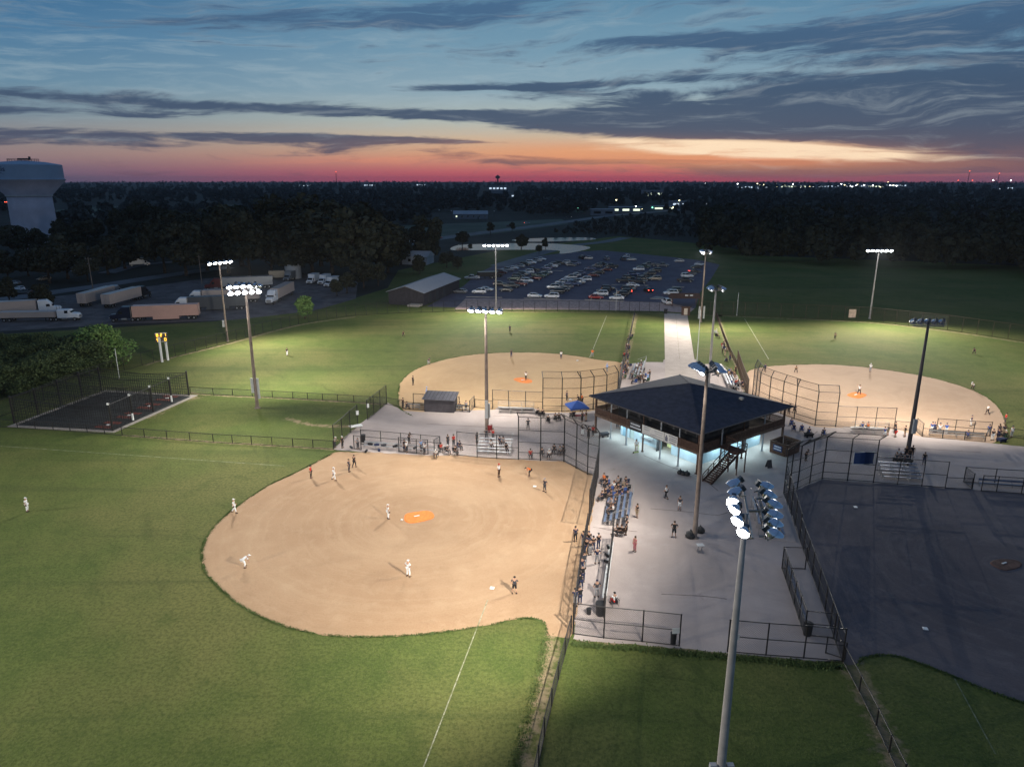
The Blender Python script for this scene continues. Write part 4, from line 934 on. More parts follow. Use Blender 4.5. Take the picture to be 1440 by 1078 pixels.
# timber kiosk
kL, kF, kR = at(1081.5, 635), at(1105, 643), at(1124, 635.5); kB = kL+kR-kF
kt = thing('timber_enclosure', 'open topped dark timber enclosure with a small blue sign beside the pavilion', 'enclosure', kF)
for i, (a, b) in enumerate(((kL, kF), (kF, kR), (kR, kB), (kB, kL))):
    n = 7
    d = (b-a)
    root = MB().bar(a-kF+Vector((0, 0, 1.68)), b-kF+Vector((0, 0, 1.68)), 0.16, 0.06).build('wall', M_TIMBER, kt)
    pb = None
    for k in range(n):
        p0 = a+d*0.02; p1 = b-d*0.02; z = 0.14+0.235*k
        MB().bar(p0-kF+Vector((0, 0, z)), p1-kF+Vector((0, 0, z)), 0.05, 0.21).build('board', M_TIMBER, root)
fd = (kF-kL).normalized(); fn = Vector((fd.y, -fd.x, 0))
panel('sign_board', 'small blue sign with two white lines on the timber enclosure', 'sign', (kL+kF)/2+fn*0.12, 1.35, 0.85, 0.95, math.atan2(fd.y, fd.x), M_SIGNBLUE, None, [(0.2, 0.18, -0.5, 0.5), (-0.15, 0.16, -0.55, 0.55)], M_PRINTW)
# A-frame board
p = at(1081, 657); t = thing('sandwich_board', 'small dark sandwich board on the lit paving', 'sandwich board', p, 0.3)
for s_ in (-1, 1):
    o = MB().add([(-0.36, s_*0.28, 0.0), (0.36, s_*0.28, 0.0), (0.30, s_*0.02, 1.05), (-0.30, s_*0.02, 1.05), (-0.36, s_*0.28+0.04, 0.0), (0.36, s_*0.28+0.04, 0.0), (0.30, s_*0.02+0.04, 1.05), (-0.30, s_*0.02+0.04, 1.05)],
        [(0, 1, 2, 3), (7, 6, 5, 4), (0, 4, 5, 1), (1, 5, 6, 2), (2, 6, 7, 3), (3, 7, 4, 0)]).build('leaf_board', M_UPPER, t)

# ------------------------------------------------------------------ bleachers, benches
def bleacher(P, Q, rows, label, m=M_ALU, back=True, pad=True):
    P, Q = at(*P), at(*Q); d = Q-P; L = d.length
    t = thing('bleacher', label, 'bleacher', (P.x, P.y, 0), math.atan2(d.y, d.x), 'bleachers')
    sm = MB().box((L/2, 0, 0), (L, 0.27, 0.05)).mesh('seat_plank'); fm = MB().box((L/2, 0, 0), (L, 0.16, 0.04)).mesh('foot_plank')
    for i in range(rows):
        link('seat_plank', sm, t, (0, 0.45+0.62*i, 0.46+0.24*i), (0, 0, 0), m)
        if i: link('foot_plank', fm, t, (0, 0.12+0.62*i, 0.08+0.24*i), (0, 0, 0), M_DARKPOLE)
    n = max(2, round(L/1.8))
    for k in range(n+1):
        x = 0.1+(L-0.2)*k/n; f = MB()
        f.bar((x, 0.25, 0.05), (x, 0.62*rows, 0.05), 0.05); f.bar((x, 0.25, 0.30), (x, 0.62*rows-0.1, 0.20+0.24*rows), 0.05, 0.06)
        for i in range(rows): f.bar((x, 0.45+0.62*i, 0.05), (x, 0.45+0.62*i, 0.43+0.24*i), 0.05)
        f.build('frame', M_GALV, t)
    if back:
        yb = 0.62*rows+0.12; zb = 0.46+0.24*rows; b = MB()
        for z in (0.35, 0.72): b.tube((0, yb, zb+z), (L, yb, zb+z), 0.025, n=6)
        for k in range(n+1): x = L*k/n; b.tube((x, yb, zb-0.3), (x, yb, zb+0.72), 0.025, n=6)
        for x in (0, L): b.tube((x, yb, zb+0.72), (x, 0.9, 1.35), 0.025, n=6)
        b.build('guard_rail', M_GALV, t)
    if pad: MB().box((L/2, 0.31*rows+0.1, 0.03), (L+1.4, 0.62*rows+1.6, 0.05)).build('pad', M_PLAZA, t)
    return t
bleacher((669, 639.5), (717, 642), 5, 'silver bleacher with spectators behind the tan infield fence')
bleacher((752, 577), (703, 575.5), 4, 'empty bleacher seen from behind at the far infield', M_GALV)
bleacher((851, 704), (844, 738), 5, 'blue grey bleacher packed with people beside the tan infield', M_ALUBLUE)
bleacher((1108, 757), (1094, 716), 5, 'unlit bleacher behind the nearest lamp cluster', M_ALUBLUE)
bleacher((1243, 676), (1299, 679.5), 5, 'dark blue bleacher at the unlit infield', M_ALUBLUE)
bleacher((1240, 605.5), (1194, 603), 4, 'low bleacher with two seated people at the pinkish infield', M_GALV)
bleacher((890, 514), (883, 534), 4, 'crowded bleacher left of the walkway'); bleacher((1042, 549), (1032, 528), 4, 'crowded bleacher right of the walkway')
def bench(P, Q, label, m, dark=False):
    P, Q = at(*P), at(*Q); d = Q-P; L = d.length
    t = thing('bench', label, 'bench', (P.x, P.y, 0), math.atan2(d.y, d.x), 'dugout benches')
    MB().box((L/2, 0, 0.44), (L, 0.32, 0.05)).build('seat', m, t)
    MB().box((L/2, 0.26, 0.78), (L, 0.05, 0.26)).build('backrest', m, t)
    n = max(2, round(L/1.8)); lg = MB().bar((0, -0.1, 0.02), (0, -0.1, 0.42), 0.05).bar((0, 0.22, 0.02), (0, 0.28, 0.9), 0.05).bar((0, -0.1, 0.38), (0, 0.24, 0.38), 0.05).mesh('leg')
    for k in range(n+1): link('leg', lg, t, (0.05+(L-0.1)*k/n, 0, 0.01), (0, 0, 0), M_GALV)
    return t
bench((512, 629), (611, 637), 'long bench in the third base dugout', M_ALU)
bench((858.5, 772), (848.5, 846), 'long white bench in the dugout right of the tan infield', M_WHITE)
bench((1133, 880), (1107, 800), 'long blue grey bench in the unlit dugout', M_ALUBLUE)
bench((1306, 612.5), (1384, 618), 'dark bench in the dugout at the pinkish infield', M_GALV)
bench((1376, 683), (1470, 689), 'bench in the dugout at the dark infield', M_ALUBLUE)
bench((570, 574.5), (590, 576), 'short bench left of the roofed dugout', M_GALV); bench((641, 577), (659, 578), 'short bench right of the roofed dugout', M_GALV)

# roofed dugout of the far infield
q0, q1 = at(597, 578.5), at(638, 580.5); d = q1-q0; L = d.length; ang = math.atan2(d.y, d.x)
t = thing('dugout_shelter', 'dark roofed dugout shelter at the far infield', 'dugout shelter', q0, ang)
MB().box((L/2, 0, 1.05), (L, 0.1, 2.1)).build('rear_wall', M_BARN, t)
for x in (0.0, L): MB().box((x, 1.3, 1.05), (0.1, 2.5, 2.1)).build('side_wall', M_BARN, t)
MB().add([(-0.3, -0.35, 2.12), (L+0.3, -0.35, 2.12), (L+0.3, 2.9, 2.62), (-0.3, 2.9, 2.62), (-0.3, -0.35, 2.22), (L+0.3, -0.35, 2.22), (L+0.3, 2.9, 2.72), (-0.3, 2.9, 2.72)],
    [(3, 2, 1, 0), (4, 5, 6, 7), (0, 1, 5, 4), (1, 2, 6, 5), (2, 3, 7, 6), (3, 0, 4, 7)]).build('roof', mat('grey_sheet_roof', (0.09, 0.088, 0.10), 0.5, 0.2, 0.9), t)
rb = MB()
for k in range(9): x = L*k/8; rb.bar((x, -0.33, 2.235), (x, 2.88, 2.735), 0.05, 0.04)
rb.build('roof_rib', M_BARN, t, kind='stuff')
for x in (0.05, L-0.05): MB().box((x, 2.6, 1.25), (0.1, 0.1, 2.5)).build('post', M_BARN, t)

# blue canopy
p = at(811, 588); t = thing('canopy_tent', 'blue pop up canopy tent behind the far backstop', 'canopy tent', p, 0.25)
h_, z_ = 1.5, 2.1
MB().add([(-h_, -h_, z_), (h_, -h_, z_), (h_, h_, z_), (-h_, h_, z_), (0, 0, z_+0.85), (-h_, -h_, z_-0.22), (h_, -h_, z_-0.22), (h_, h_, z_-0.22), (-h_, h_, z_-0.22)],
    [(0, 1, 4), (1, 2, 4), (2, 3, 4), (3, 0, 4), (0, 5, 6, 1), (1, 6, 7, 2), (2, 7, 8, 3), (3, 8, 5, 0)]).build('canopy', mat('blue_canvas', (0.035, 0.085, 0.30), 0.8, 0.12), t)
for a in (-1, 1):
    for b in (-1, 1): MB().tube((a*(h_-0.05), b*(h_-0.05), 0), (a*(h_-0.05), b*(h_-0.05), z_-0.02), 0.03, n=6).build('leg', M_GALV, t)

# bins, bags, tables and other small things
def bin_(px, label, m, h=0.95, r=0.32):
    p = at(*px); t = thing('trash_bin', label, 'trash bin', p)
    MB().lathe([(r*0.82, 0.0), (r*0.86, 0.05), (r, h*0.96), (r*1.06, h), (r*0.92, h), (r*0.8, 0.12)], 14, cap=True).build('drum', m, t, smooth=False); MB().lathe([(r*1.07, h), (r*1.07, h+0.04), (r*0.7, h+0.05)], 14).build('rim', m, t)
M_BIN = mat('black_plastic', (0.016, 0.016, 0.018), 0.5, 0.1)
bin_((844, 864), 'big black bin at the lower end of the white dugout bench', M_BIN, 1.15, 0.42); bin_((828, 863), 'small dark bucket in the crowded dugout', M_BIN, 0.5, 0.22)
bin_((689, 607), 'red bin at the foot of the pole between two infields', mat('red_plastic', (0.23, 0.02, 0.02), 0.5, 0.1), 1.05, 0.38)
bin_((511, 621), 'black bin at the outer end of the third base dugout', M_BIN, 1.05, 0.34); bin_((1135, 892), 'black bin at the near end of the unlit dugout', M_BIN, 1.05, 0.38)
bin_((936, 441), 'dark bin at the left of the walkway entrance', M_BIN, 1.3, 0.5); bin_((946.5, 905), 'dark narrow bin under the white sign by the dim lawn', M_BIN, 1.0, 0.25)
def bag(px, label, s=0.42):
    p = at(*px); rng = random.Random(int(px[0])); m = MB().lathe([(0.10, 0.0), (s*0.9, 0.04), (s*1.02, s*0.5), (s*0.8, s*1.0), (s*0.3, s*1.35), (s*0.12, s*1.45), (s*0.2, s*1.6)], 10)
    m.v = [(x*(1+rng.uniform(-.12, .12)), y*(1+rng.uniform(-.12, .12)), z) for x, y, z in m.v]
    o = m.build('trash_bag', M_BIN, None, smooth=True, origin=(0, 0, 0)); o.location = p; tag(o, label, 'trash bag', 'black trash bags')
bag((956.5, 666), 'leftmost black trash bag by the front posts of the pavilion'); bag((961, 667.5), 'middle black trash bag by the front posts of the pavilion', 0.36); bag((966, 668), 'right black trash bag by the front posts of the pavilion')
bag((971, 755), 'large black trash bag left of the grey pole foot', 0.55); bag((984.5, 748), 'black trash bag behind the grey pole foot', 0.5)
def table(px, label, rz, m, wd=1.8, dp=0.75, h=0.74):
    p = at(*px); t = thing('folding_table', label, 'table', p, rz); MB().box((0, 0, h), (wd, dp, 0.05)).build('tabletop', m, t)
    for x in (-wd/2+0.15, wd/2-0.15): MB().bar((x, -dp/2+0.08, 0), (x, dp/2-0.08, h-0.03), 0.04).bar((x, dp/2-0.08, 0), (x, -dp/2+0.08, h-0.03), 0.04).build('leg', M_GALV, t)
table((500.5, 605), 'white folding table at the gap in the dark fences', 0.5, M_WHITE, 1.9, 1.0); table((817, 590), 'red topped table beside the blue canopy', 0.2, mat('red_table', (0.33, 0.03, 0.03), 0.5))
table((984, 775), 'pale small table right of the grey pole', 0.1, M_OFFWHITE, 0.7, 0.6)
# entrance sign at the walkway and bench-like planter
p = at(964, 443); t = thing('entrance_sign', 'brown entrance structure with a pale panel at the end of the walkway', 'entrance sign', p)
MB().box((0, 0, 1.15), (2.3, 0.5, 2.3)).box((0, 0, 2.36), (2.9, 0.9, 0.14)).build('housing', M_TIMBER, t); MB().box((-0.05, -0.28, 1.05), (1.0, 0.04, 1.75)).build('panel', mat('tan_panel', (0.55, 0.46, 0.37), 0.6), t)
p = at(962, 429); t = thing('entrance_canopy', 'brown low roof with pale marks behind the walkway entrance', 'canopy', p, 0)
MB().add([(-4.5, -2.2, 2.3), (4.5, -2.2, 2.3), (4.5, 2.2, 2.3), (-4.5, 2.2, 2.3), (-4.2, 0, 3.6), (4.2, 0, 3.6)], [(0, 1, 5, 4), (1, 2, 5), (2, 3, 4, 5), (3, 0, 4), (3, 2, 1, 0)]).build('roof', M_TIMBER, t)
for x in (-4, 4):
    for y in (-1.9, 1.9): MB().box((x, y, 1.15), (0.2, 0.2, 2.3)).build('post', M_TIMBER, t)
MB().box((0.3, -1.15, 3.02), (0.9, 0.05, 0.5)).box((1.7, -1.15, 3.02), (0.9, 0.05, 0.5)).build('mark', M_BANNER, t)

# ------------------------------------------------------------------ batting cages
cg = [at(10, 600), at(160, 608.5), at(278, 556), at(148, 548.5)]
bo = MB()
for i in range(4):
    a, b = cg[i], cg[(i+1) % 4]; c0 = sum(cg, Vector())/4
    ia, ib = a+(c0-a)*0.075, b+(c0-b)*0.075
    bo.add([(a.x, a.y, 0), (b.x, b.y, 0), (ib.x, ib.y, 0), (ia.x, ia.y, 0), (a.x, a.y, .07), (b.x, b.y, .07), (ib.x, ib.y, .07), (ia.x, ia.y, .07)], [(4, 5, 6, 7), (0, 1, 5, 4), (2, 3, 7, 6)])
o = bo.build('cage_border', M_CURB); o['kind'] = 'structure'
c0 = sum(cg, Vector())/4
sheet('cage_turf', [v+(c0-v)*0.074 for v in cg], 0.02, M_TURF)
ct = thing('batting_cage', 'row of four batting cages hung with black netting on a bordered pad', 'batting cage', c0)
near = [at(158.5, 606), at(187.6, 592), at(215.8, 578.8), at(242, 566), at(266, 556)]; far_ = [at(20.4, 595), at(53.5, 583), at(85.6, 570), at(115.7, 558), at(143, 549.5)]
pmn = MB().tube((0, 0, 0), (0, 0, 4.4), 0.14, n=8).mesh('post')
net = MB(); cab = MB()
for i in range(5):
    for p in (near[i], far_[i]): link('post', pmn, ct, p-c0, (0, 0, 0), M_BLACK)
    a, b = near[i]-c0, far_[i]-c0
    m_ = (a+b)/2+Vector((0, 0, 3.5))
    for s0, s1, z0, z1 in ((a, m_, 4.1, None), (m_, b, None, 4.1)):
        q0 = s0+Vector((0, 0, z0 or 0)); q1 = s1+Vector((0, 0, z1 or 0)); cab.tube(q0, q1, 0.05, n=4)
    # lane wall: vertical threads and a sagging top line
    n = 42
    for k in range(n+1):
        f = k/n; p = a.lerp(b, f); zt = 4.05-0.5*4*f*(1-f); net.tube((p.x, p.y, 0.05), (p.x, p.y, zt), 0.032, n=3, caps=False)
    for z in (0.1, 0.6, 1.1, 1.6, 2.1, 2.6, 3.1, 3.5): net.tube(a+Vector((0, 0, z)), b+Vector((0, 0, z)), 0.026, n=3, caps=False)
for i in range(4):
    for A, Bp in ((far_[i], far_[i+1]), (near[i], near[i+1])):
        a, b = A-c0, Bp-c0
        cab.tube(a+Vector((0, 0, 4.1)), b+Vector((0, 0, 4.1)), 0.06, n=4)
        for k in range(17): p = a.lerp(b, k/16); net.tube((p.x, p.y, 0.05), (p.x, p.y, 4.1), 0.028, n=3, caps=False)
        for z in (0.4, 0.9, 1.4, 1.9, 2.4, 2.9, 3.4, 3.9): net.tube(a+Vector((0, 0, z)), b+Vector((0, 0, z)), 0.026, n=3, caps=False)
    for k in range(1, 24):     # top netting
        a, b = near[i].lerp(far_[i], k/24)-c0, near[i+1].lerp(far_[i+1], k/24)-c0; f = k/24; z = 4.05-0.5*4*f*(1-f)
        net.tube(a+Vector((0, 0, z)), b+Vector((0, 0, z)), 0.028, n=3, caps=False)
net.build('netting', M_NET, ct, kind='stuff'); cab.build('cable', M_BLACK, ct)
M_MAT = mat('red_brown_mat', (0.19, 0.048, 0.033), 0.9, 0.25, 2.0)
for i in range(4):
    mid = (near[i]+near[i+1])/2; fm = (far_[i]+far_[i+1])/2; dirv = (fm-mid).normalized(); ang = math.atan2(dirv.y, dirv.x)
    p = mid+dirv*2.6
    t = thing('batting_mat', ['red brown batting mat in the nearest cage lane', 'red brown batting mat in the second cage lane', 'red brown batting mat in the third cage lane', 'red brown batting mat in the farthest cage lane'][i], 'mat', (p.x, p.y, 0.03), ang, 'batting mats')
    MB().box((0, 0.95, 0.02), (2.6, 0.9, 0.04)).box((0, -0.95, 0.02), (2.6, 0.9, 0.04)).build('mat_surface', M_MAT, t); MB().box((0, 0, 0.025), (0.5, 0.5, 0.05), rz=0.78).build('plate', M_WHITE, t)
    p = mid+dirv*11.5
    if i in (1, 2, 3):
        t = thing('pitching_screen', ['', 'low dark screen frame in the second cage lane', 'low dark screen frame in the third cage lane', 'dark screen frame in the farthest cage lane'][i], 'screen', (p.x, p.y, 0.02), ang+1.57)
        MB().tube((-0.9, 0, 0), (-0.9, 0, 1.9), 0.03).tube((0.9, 0, 0), (0.9, 0, 1.9), 0.03).tube((-0.9, 0, 1.9), (0.9, 0, 1.9), 0.03).tube((-0.9, -0.6, 0.03), (-0.9, 0.6, 0.03), 0.03).tube((0.9, -0.6, 0.03), (0.9, 0.6, 0.03), 0.03).build('frame', M_BLACK, t)
        wm = MB(); wires(wm, (-0.9, 0, 0), (0.9, 0, 0), 0.05, 1.9, 0.12, 0.014); wm.build('netting', M_NET, t, kind='stuff')
for i in (0, 1, 2, 3):
    MB().box(tuple(near[i]-c0+Vector((-0.05, 0, 4.25))), (0.28, 0.28, 0.3)).build('lamp_box', M_WHITE, ct)
for i in (1, 3): MB().box(tuple(near[i]-c0+Vector((0.02, -0.12, 0.75))), (0.26, 0.2, 1.1)).build('pad_wrap', M_WHITE, ct)

# ------------------------------------------------------------------ scoreboard
pa, pb_ = at(228.3, 509), at(236.5, 506.5)
t = thing('scoreboard', 'small scoreboard with glowing amber digits on two white legs', 'scoreboard', (pa+pb_)/2, 0)
mid = (pa+pb_)/2
for p in (pa, pb_): MB().box(tuple(p-mid+Vector((0, 0, 2.6))), (0.32, 0.32, 5.2)).build('leg', M_OFFWHITE, t)
da = math.atan2((pb_-pa).y, (pb_-pa).x)
brd = link('board', MB().box((0, 0, 0), (2.3, 0.3, 1.9)).mesh('board', mat('scoreboard_face', (0.05, 0.04, 0.035), 0.6)), t, (0, -0.3, 5.1), (0, 0, 0.4))
dg = MB()
for (x, z, segs) in ((-0.7, 0.5, 'abcdefg'), (0.0, 0.5, 'abged'), (0.7, 0.5, 'bc'), (-0.7, -0.45, 'afgcd'), (0.7, -0.45, 'abcdef')):
    S7 = dict(a=(0, .28, 1), d=(0, -.28, 1), g=(0, 0, 1), f=(-.15, .14, 0), b=(.15, .14, 0), e=(-.15, -.14, 0), c=(.15, -.14, 0))
    for s_ in segs:
        ax, azz, hor = S7[s_]; dg.box((x+ax, -0.17, z+azz), (0.26, 0.02, 0.11) if hor else (0.10, 0.02, 0.24))
dg.build('digits', M_AMBER, brd); MB().box((0, -0.16, 0.86), (2.2, 0.02, 0.10)).box((0, -0.16, -0.86), (1.6, 0.02, 0.07)).build('print', M_BANNER, brd)

# ------------------------------------------------------------------ barn
b0, b1, b2 = at(557, 425), at(596, 430), at(646, 408)
d = (b2-b1); L = d.length; ang = math.atan2(d.y, d.x); wv = b0-b1; wd = wv.length
t = thing('barn', 'dark barn with a pale metal roof at the edge of the parking lot', 'barn', b1, ang)
he, hp = 4.0, 5.6
MB().add([(0, 0, 0), (0, wd, 0), (0, wd, he), (0, wd/2, hp), (0, 0, he), (L, 0, 0), (L, wd, 0), (L, wd, he), (L, wd/2, hp), (L, 0, he)], [(0, 4, 3, 2, 1), (5, 6, 7, 8, 9), (0, 5, 9, 4), (1, 2, 7, 6)]).build('wall', M_BARN, t)
rfb = MB()
for s_ in (0, 1):
    y0, y1 = (-0.5, wd/2) if s_ == 0 else (wd+0.5, wd/2)
    z0 = he-0.25
    rfb.add([(-0.6, y0, z0), (L+0.6, y0, z0), (L+0.6, y1, hp+0.02), (-0.6, y1, hp+0.02), (-0.6, y0, z0+0.12), (L+0.6, y0, z0+0.12), (L+0.6, y1, hp+0.14), (-0.6, y1, hp+0.14)], [(3, 2, 1, 0), (4, 5, 6, 7), (0, 1, 5, 4), (1, 2, 6, 5), (2, 3, 7, 6), (3, 0, 4, 7)])
rfo = rfb.build('roof', M_BARNROOF, t)
sm_ = MB()
for k in range(int(L/0.9)): x = 0.45+0.9*k; sm_.bar((x, -0.5, he-0.11), (x, wd/2, hp+0.16), 0.05, 0.04)
sm_.build('roof_seam', M_BARNROOF, rfo, kind='stuff')
for x in (5, 11, 17): MB().box((x, -0.05, 1.6), (2.6, 0.1, 3.1)).build('door', M_UPPER, t)
MB().box((-1.5, 2.2, 0.35), (3.0, 3.6, 0.5)).build('dock', M_CURB, t)

# ------------------------------------------------------------------ water tower
p = Vector((-260, 398, 0)); SC = 1.0
t = thing('water_tower', 'huge pale water tower with a wide shaft and flared tank cut by the left edge', 'water tower', p)
MB().lathe([(11.0, 0), (10.7, 8), (10.5, 20), (10.4, 27.2)], 40).build('shaft', M_TANKLOW, t, smooth=True)
MB().lathe([(10.7, 27.2), (10.9, 27.6), (10.8, 27.8), (17.8, 35.2), (18.2, 35.8)], 48, cap=False).build('flare', M_TANKLOW, t, smooth=True)
MB().lathe([(18.2, 35.8), (18.2, 36.0), (17.6, 36.1), (17.5, 43.2), (17.2, 43.5), (10, 44.8), (0.5, 45.6)], 56, cap=True).build('tank', M_TANK, t)
MB().lathe([(10.92, 27.25), (11.0, 27.25), (11.0, 27.75), (10.92, 27.75)], 40, cap=False).build('rim_band', M_OFFWHITE, t)
rl = MB()
for k in range(28):
    a = 2*math.pi*k/28; rl.tube((7.2*math.cos(a), 7.2*math.sin(a), 45.0), (7.2*math.cos(a), 7.2*math.sin(a), 46.3), 0.07, n=4); b = a+2*math.pi/28
    for z in (45.7, 46.3): rl.tube((7.2*math.cos(a), 7.2*math.sin(a), z), (7.2*math.cos(b), 7.2*math.sin(b), z), 0.06, n=4)
rl.build('roof_railing', M_DARKPOLE, t); MB().box((1.0, -1.5, 46.2), (5.0, 1.6, 0.9)).box((4.2, -1.0, 46.6), (0.8, 0.8, 1.8)).build('hatch', M_DARKPOLE, t)
# the end of the painted name: 'olis', bent round the tank
def tank_text(s, a_end, z, size):
    cu = bpy.data.curves.new('lettering', 'FONT'); cu.body = s; cu.size = size; cu.align_x = 'RIGHT'; cu.resolution_u = 3
    o = bpy.data.objects.new('lettering', cu); col.objects.link(o)
    dg_ = bpy.context.evaluated_depsgraph_get(); me = bpy.data.meshes.new_from_object(o.evaluated_get(dg_)); bpy.data.objects.remove(o); bpy.data.curves.remove(cu)
    bm = bmesh.new(); bm.from_mesh(me); bmesh.ops.subdivide_edges(bm, edges=[e for e in bm.edges if e.calc_length() > 0.6], cuts=2); 
    for v in bm.verts:
        a = a_end+v.co.x/17.62; v.co = Vector((17.70*math.cos(a), 17.70*math.sin(a), z+v.co.y))
    bm.to_mesh(me); bm.free(); me.materials.clear(); me.materials.append(mat('navy_lettering', (0.045, 0.055, 0.12), 0.6)); return me
toc = math.atan2(-p.y, -p.x)
link('lettering', tank_text('olis', toc-0.50, 39.9, 3.6), t)
swp = MB()
for k in range(12):
    a0, a1 = toc-0.82+0.026*k, toc-0.82+0.026*(k+1); f0, f1 = k/12, (k+1)/12
    z0, z1 = 38.0+1.0*math.sin(f0*3.1), 38.0+1.0*math.sin(f1*3.1); th = 0.5
    swp.add([(17.70*math.cos(a0), 17.70*math.sin(a0), z0), (17.70*math.cos(a1), 17.70*math.sin(a1), z1), (17.70*math.cos(a1), 17.70*math.sin(a1), z1+th*(1-f1)), (17.70*math.cos(a0), 17.70*math.sin(a0), z0+th*(1-f0))], [(0, 1, 2, 3)])
swp.build('swoosh', mat('navy_swoosh', (0.045, 0.055, 0.12), 0.6), t)
p = at(5, 352)+Vector((18, -70, 0)); 
q = at(8, 284, 16.0)
t = thing('signal_mast', 'mast with three red lights in front of the water tower', 'mast', (q.x, q.y, 0)); MB().tube((0, 0, 0), (0, 0, 16.6), 0.25, 0.15, 8).build('shaft', M_DARKPOLE, t)
ah = MB().bar((-1.6, 0, 16.2), (3.4, 0, 16.2), 0.2).build('arm', M_DARKPOLE, t)
for k in range(3): MB().lathe([(0.05, 15.6), (0.38, 15.7), (0.38, 16.2), (0.05, 16.3)], 8, Matrix.Translation((-0.6+1.5*k, -0.2, 0))).build('red_lamp', M_LAMPR, t)

# ------------------------------------------------------------------ vehicles
WHEEL = MB().lathe([(0.20, -0.11), (0.31, -0.11), (0.335, -0.07), (0.335, 0.07), (0.31, 0.11), (0.20, 0.11)], 14, Matrix.Rotation(R(90), 4, 'Y'), cap=False).mesh('tyre', M_TYRE)
RIM = MB().lathe([(0.02, -0.09), (0.21, -0.10), (0.21, 0.10), (0.02, 0.09)], 10, Matrix.Rotation(R(90), 4, 'Y')).mesh('rim', M_RIM)
def car_meshes(kind):
    # stations along y: (y, z_low, z_belt, half width)
    spec = dict(sedan=dict(L=4.7, W=0.90, st=[(-2.35, .42, .86, .74), (-2.2, .30, .98, .84), (-1.4, .26, 1.0, .90), (0, .25, .98, .90), (1.3, .26, .94, .90), (2.05, .30, .82, .85), (2.35, .40, .62, .70)], roof=1.44, cab=[(-1.85, .98), (-1.15, 1.42), (0.2, 1.45), (1.15, .96)]),
        suv=dict(L=4.75, W=0.95, st=[(-2.38, .46, 1.02, .84), (-2.25, .36, 1.12, .92), (-1.4, .32, 1.14, .95), (0, .31, 1.12, .95), (1.3, .32, 1.10, .95), (2.1, .36, 1.00, .90), (2.38, .46, .78, .78)], roof=1.76, cab=[(-2.2, 1.12), (-1.85, 1.72), (0.35, 1.76), (1.2, 1.10)]),
        pickup=dict(L=5.7, W=0.98, st=[(-2.85, .55, 1.02, .90), (-2.7, .45, 1.10, .96), (-1.2, .42, 1.12, .98), (0, .42, 1.12, .98), (1.5, .42, 1.14, .98), (2.5, .46, 1.08, .94), (2.85, .55, .85, .84)], roof=1.86, cab=[(-0.75, 1.12), (-0.55, 1.80), (0.75, 1.86), (1.55, 1.13)]))[kind]
    b = MB(); rings = []
    for (y, zl, zb, wv) in spec['st']:
        zm = zl+(zb-zl)*0.55
        rings.append([(-wv*0.90, y, zl), (wv*0.90, y, zl), (wv, y, zl+0.10), (wv, y, zm), (wv*0.95, y, zb-0.03), (wv*0.82, y, zb), (-wv*0.82, y, zb), (-wv*0.95, y, zb-0.03), (-wv, y, zm), (-wv, y, zl+0.10)])
    b.loft(rings)
    cb = spec['cab']; wv = spec['W']; rz = spec['roof']
    gl = MB(); r1 = []
    y0, y1, y2, y3 = (c_[0] for c_ in cb); zb = cb[0][1]-0.02; zb3 = cb[3][1]-0.02; zr = rz
    # glass house
    gl.add([(-wv*.83, y0, zb), (wv*.83, y0, zb), (wv*.83, y3, zb3), (-wv*.83, y3, zb3), (-wv*.68, y1, zr-.05), (wv*.68, y1, zr-.05), (wv*.68, y2, zr-.05), (-wv*.68, y2, zr-.05)],
        [(0, 1, 5, 4), (1, 2, 6, 5), (2, 3, 7, 6), (3, 0, 4, 7), (4, 5, 6, 7)])
    # roof skin and pillars in body colour
    b.add([(-wv*.70, y1-.05, zr-.05), (wv*.70, y1-.05, zr-.05), (wv*.70, y2+.05, zr-.05), (-wv*.70, y2+.05, zr-.05), (-wv*.62, y1+.05, zr+.01), (wv*.62, y1+.05, zr+.01), (wv*.62, y2-.08, zr+.01), (-wv*.62, y2-.08, zr+.01)],
        [(3, 2, 1, 0), (4, 5, 6, 7), (0, 1, 5, 4), (1, 2, 6, 5), (2, 3, 7, 6), (3, 0, 4, 7)])
    for s_ in (-1, 1):
        b.bar((s_*wv*.84, y3, zb3), (s_*wv*.69, y2, zr-.03), 0.07, 0.07); b.bar((s_*wv*.84, y0, zb), (s_*wv*.69, y1, zr-.03), 0.09 if kind == 'sedan' else 0.16, 0.10)
        ym = (y1+y2)/2-0.1; b.bar((s_*wv*.84, ym, zb), (s_*wv*.69, ym, zr-.03), 0.06, 0.08)
        b.box((s_*wv*1.06, y3-0.25, zb3+.02), (0.2, 0.12, 0.13))
    if kind == 'pickup':
        b.box((0, -1.75, 1.135), (1.3, 1.9, 0.02))
        for s_ in (-1, 1): b.box((s_*.88, -1.75, 1.19), (0.12, 2.1, 0.14))
        b.box((0, -2.78, 1.19), (1.8, 0.1, 0.14))
    yl = spec['st'][-1][0]; hz = spec['st'][-2][2]-0.14; hd = MB(); tl = MB(); yt = spec['st'][0][0]; tz = spec['st'][1][2]-0.16
    for s_ in (-1, 1):
        hd.box((s_*wv*.66, yl-0.10, hz-.06), (0.34, 0.26, 0.16)); tl.box((s_*wv*.78, yt+0.10, tz), (0.22, 0.24, 0.20 if kind == 'sedan' else 0.34))
    fr = MB().box((0, yl-0.02, hz-.20), (wv*1.1, 0.08, 0.14)).box((0, yt+0.02, tz-.24), (0.5, 0.06, 0.12))
    wy = 1.42 if kind != 'pickup' else 1.80
    return dict(body=b.mesh('body', None, False), window=gl.mesh('window', M_GLASS), hd=hd, tl=tl, grille=fr.mesh('grille', M_TYRE), wy=wy, W=wv, head=MBmesh(hd, 'headlight', M_HEAD), tail=MBmesh(tl, 'tail_light', M_TAIL), wz=0.335 if kind == 'sedan' else 0.37)
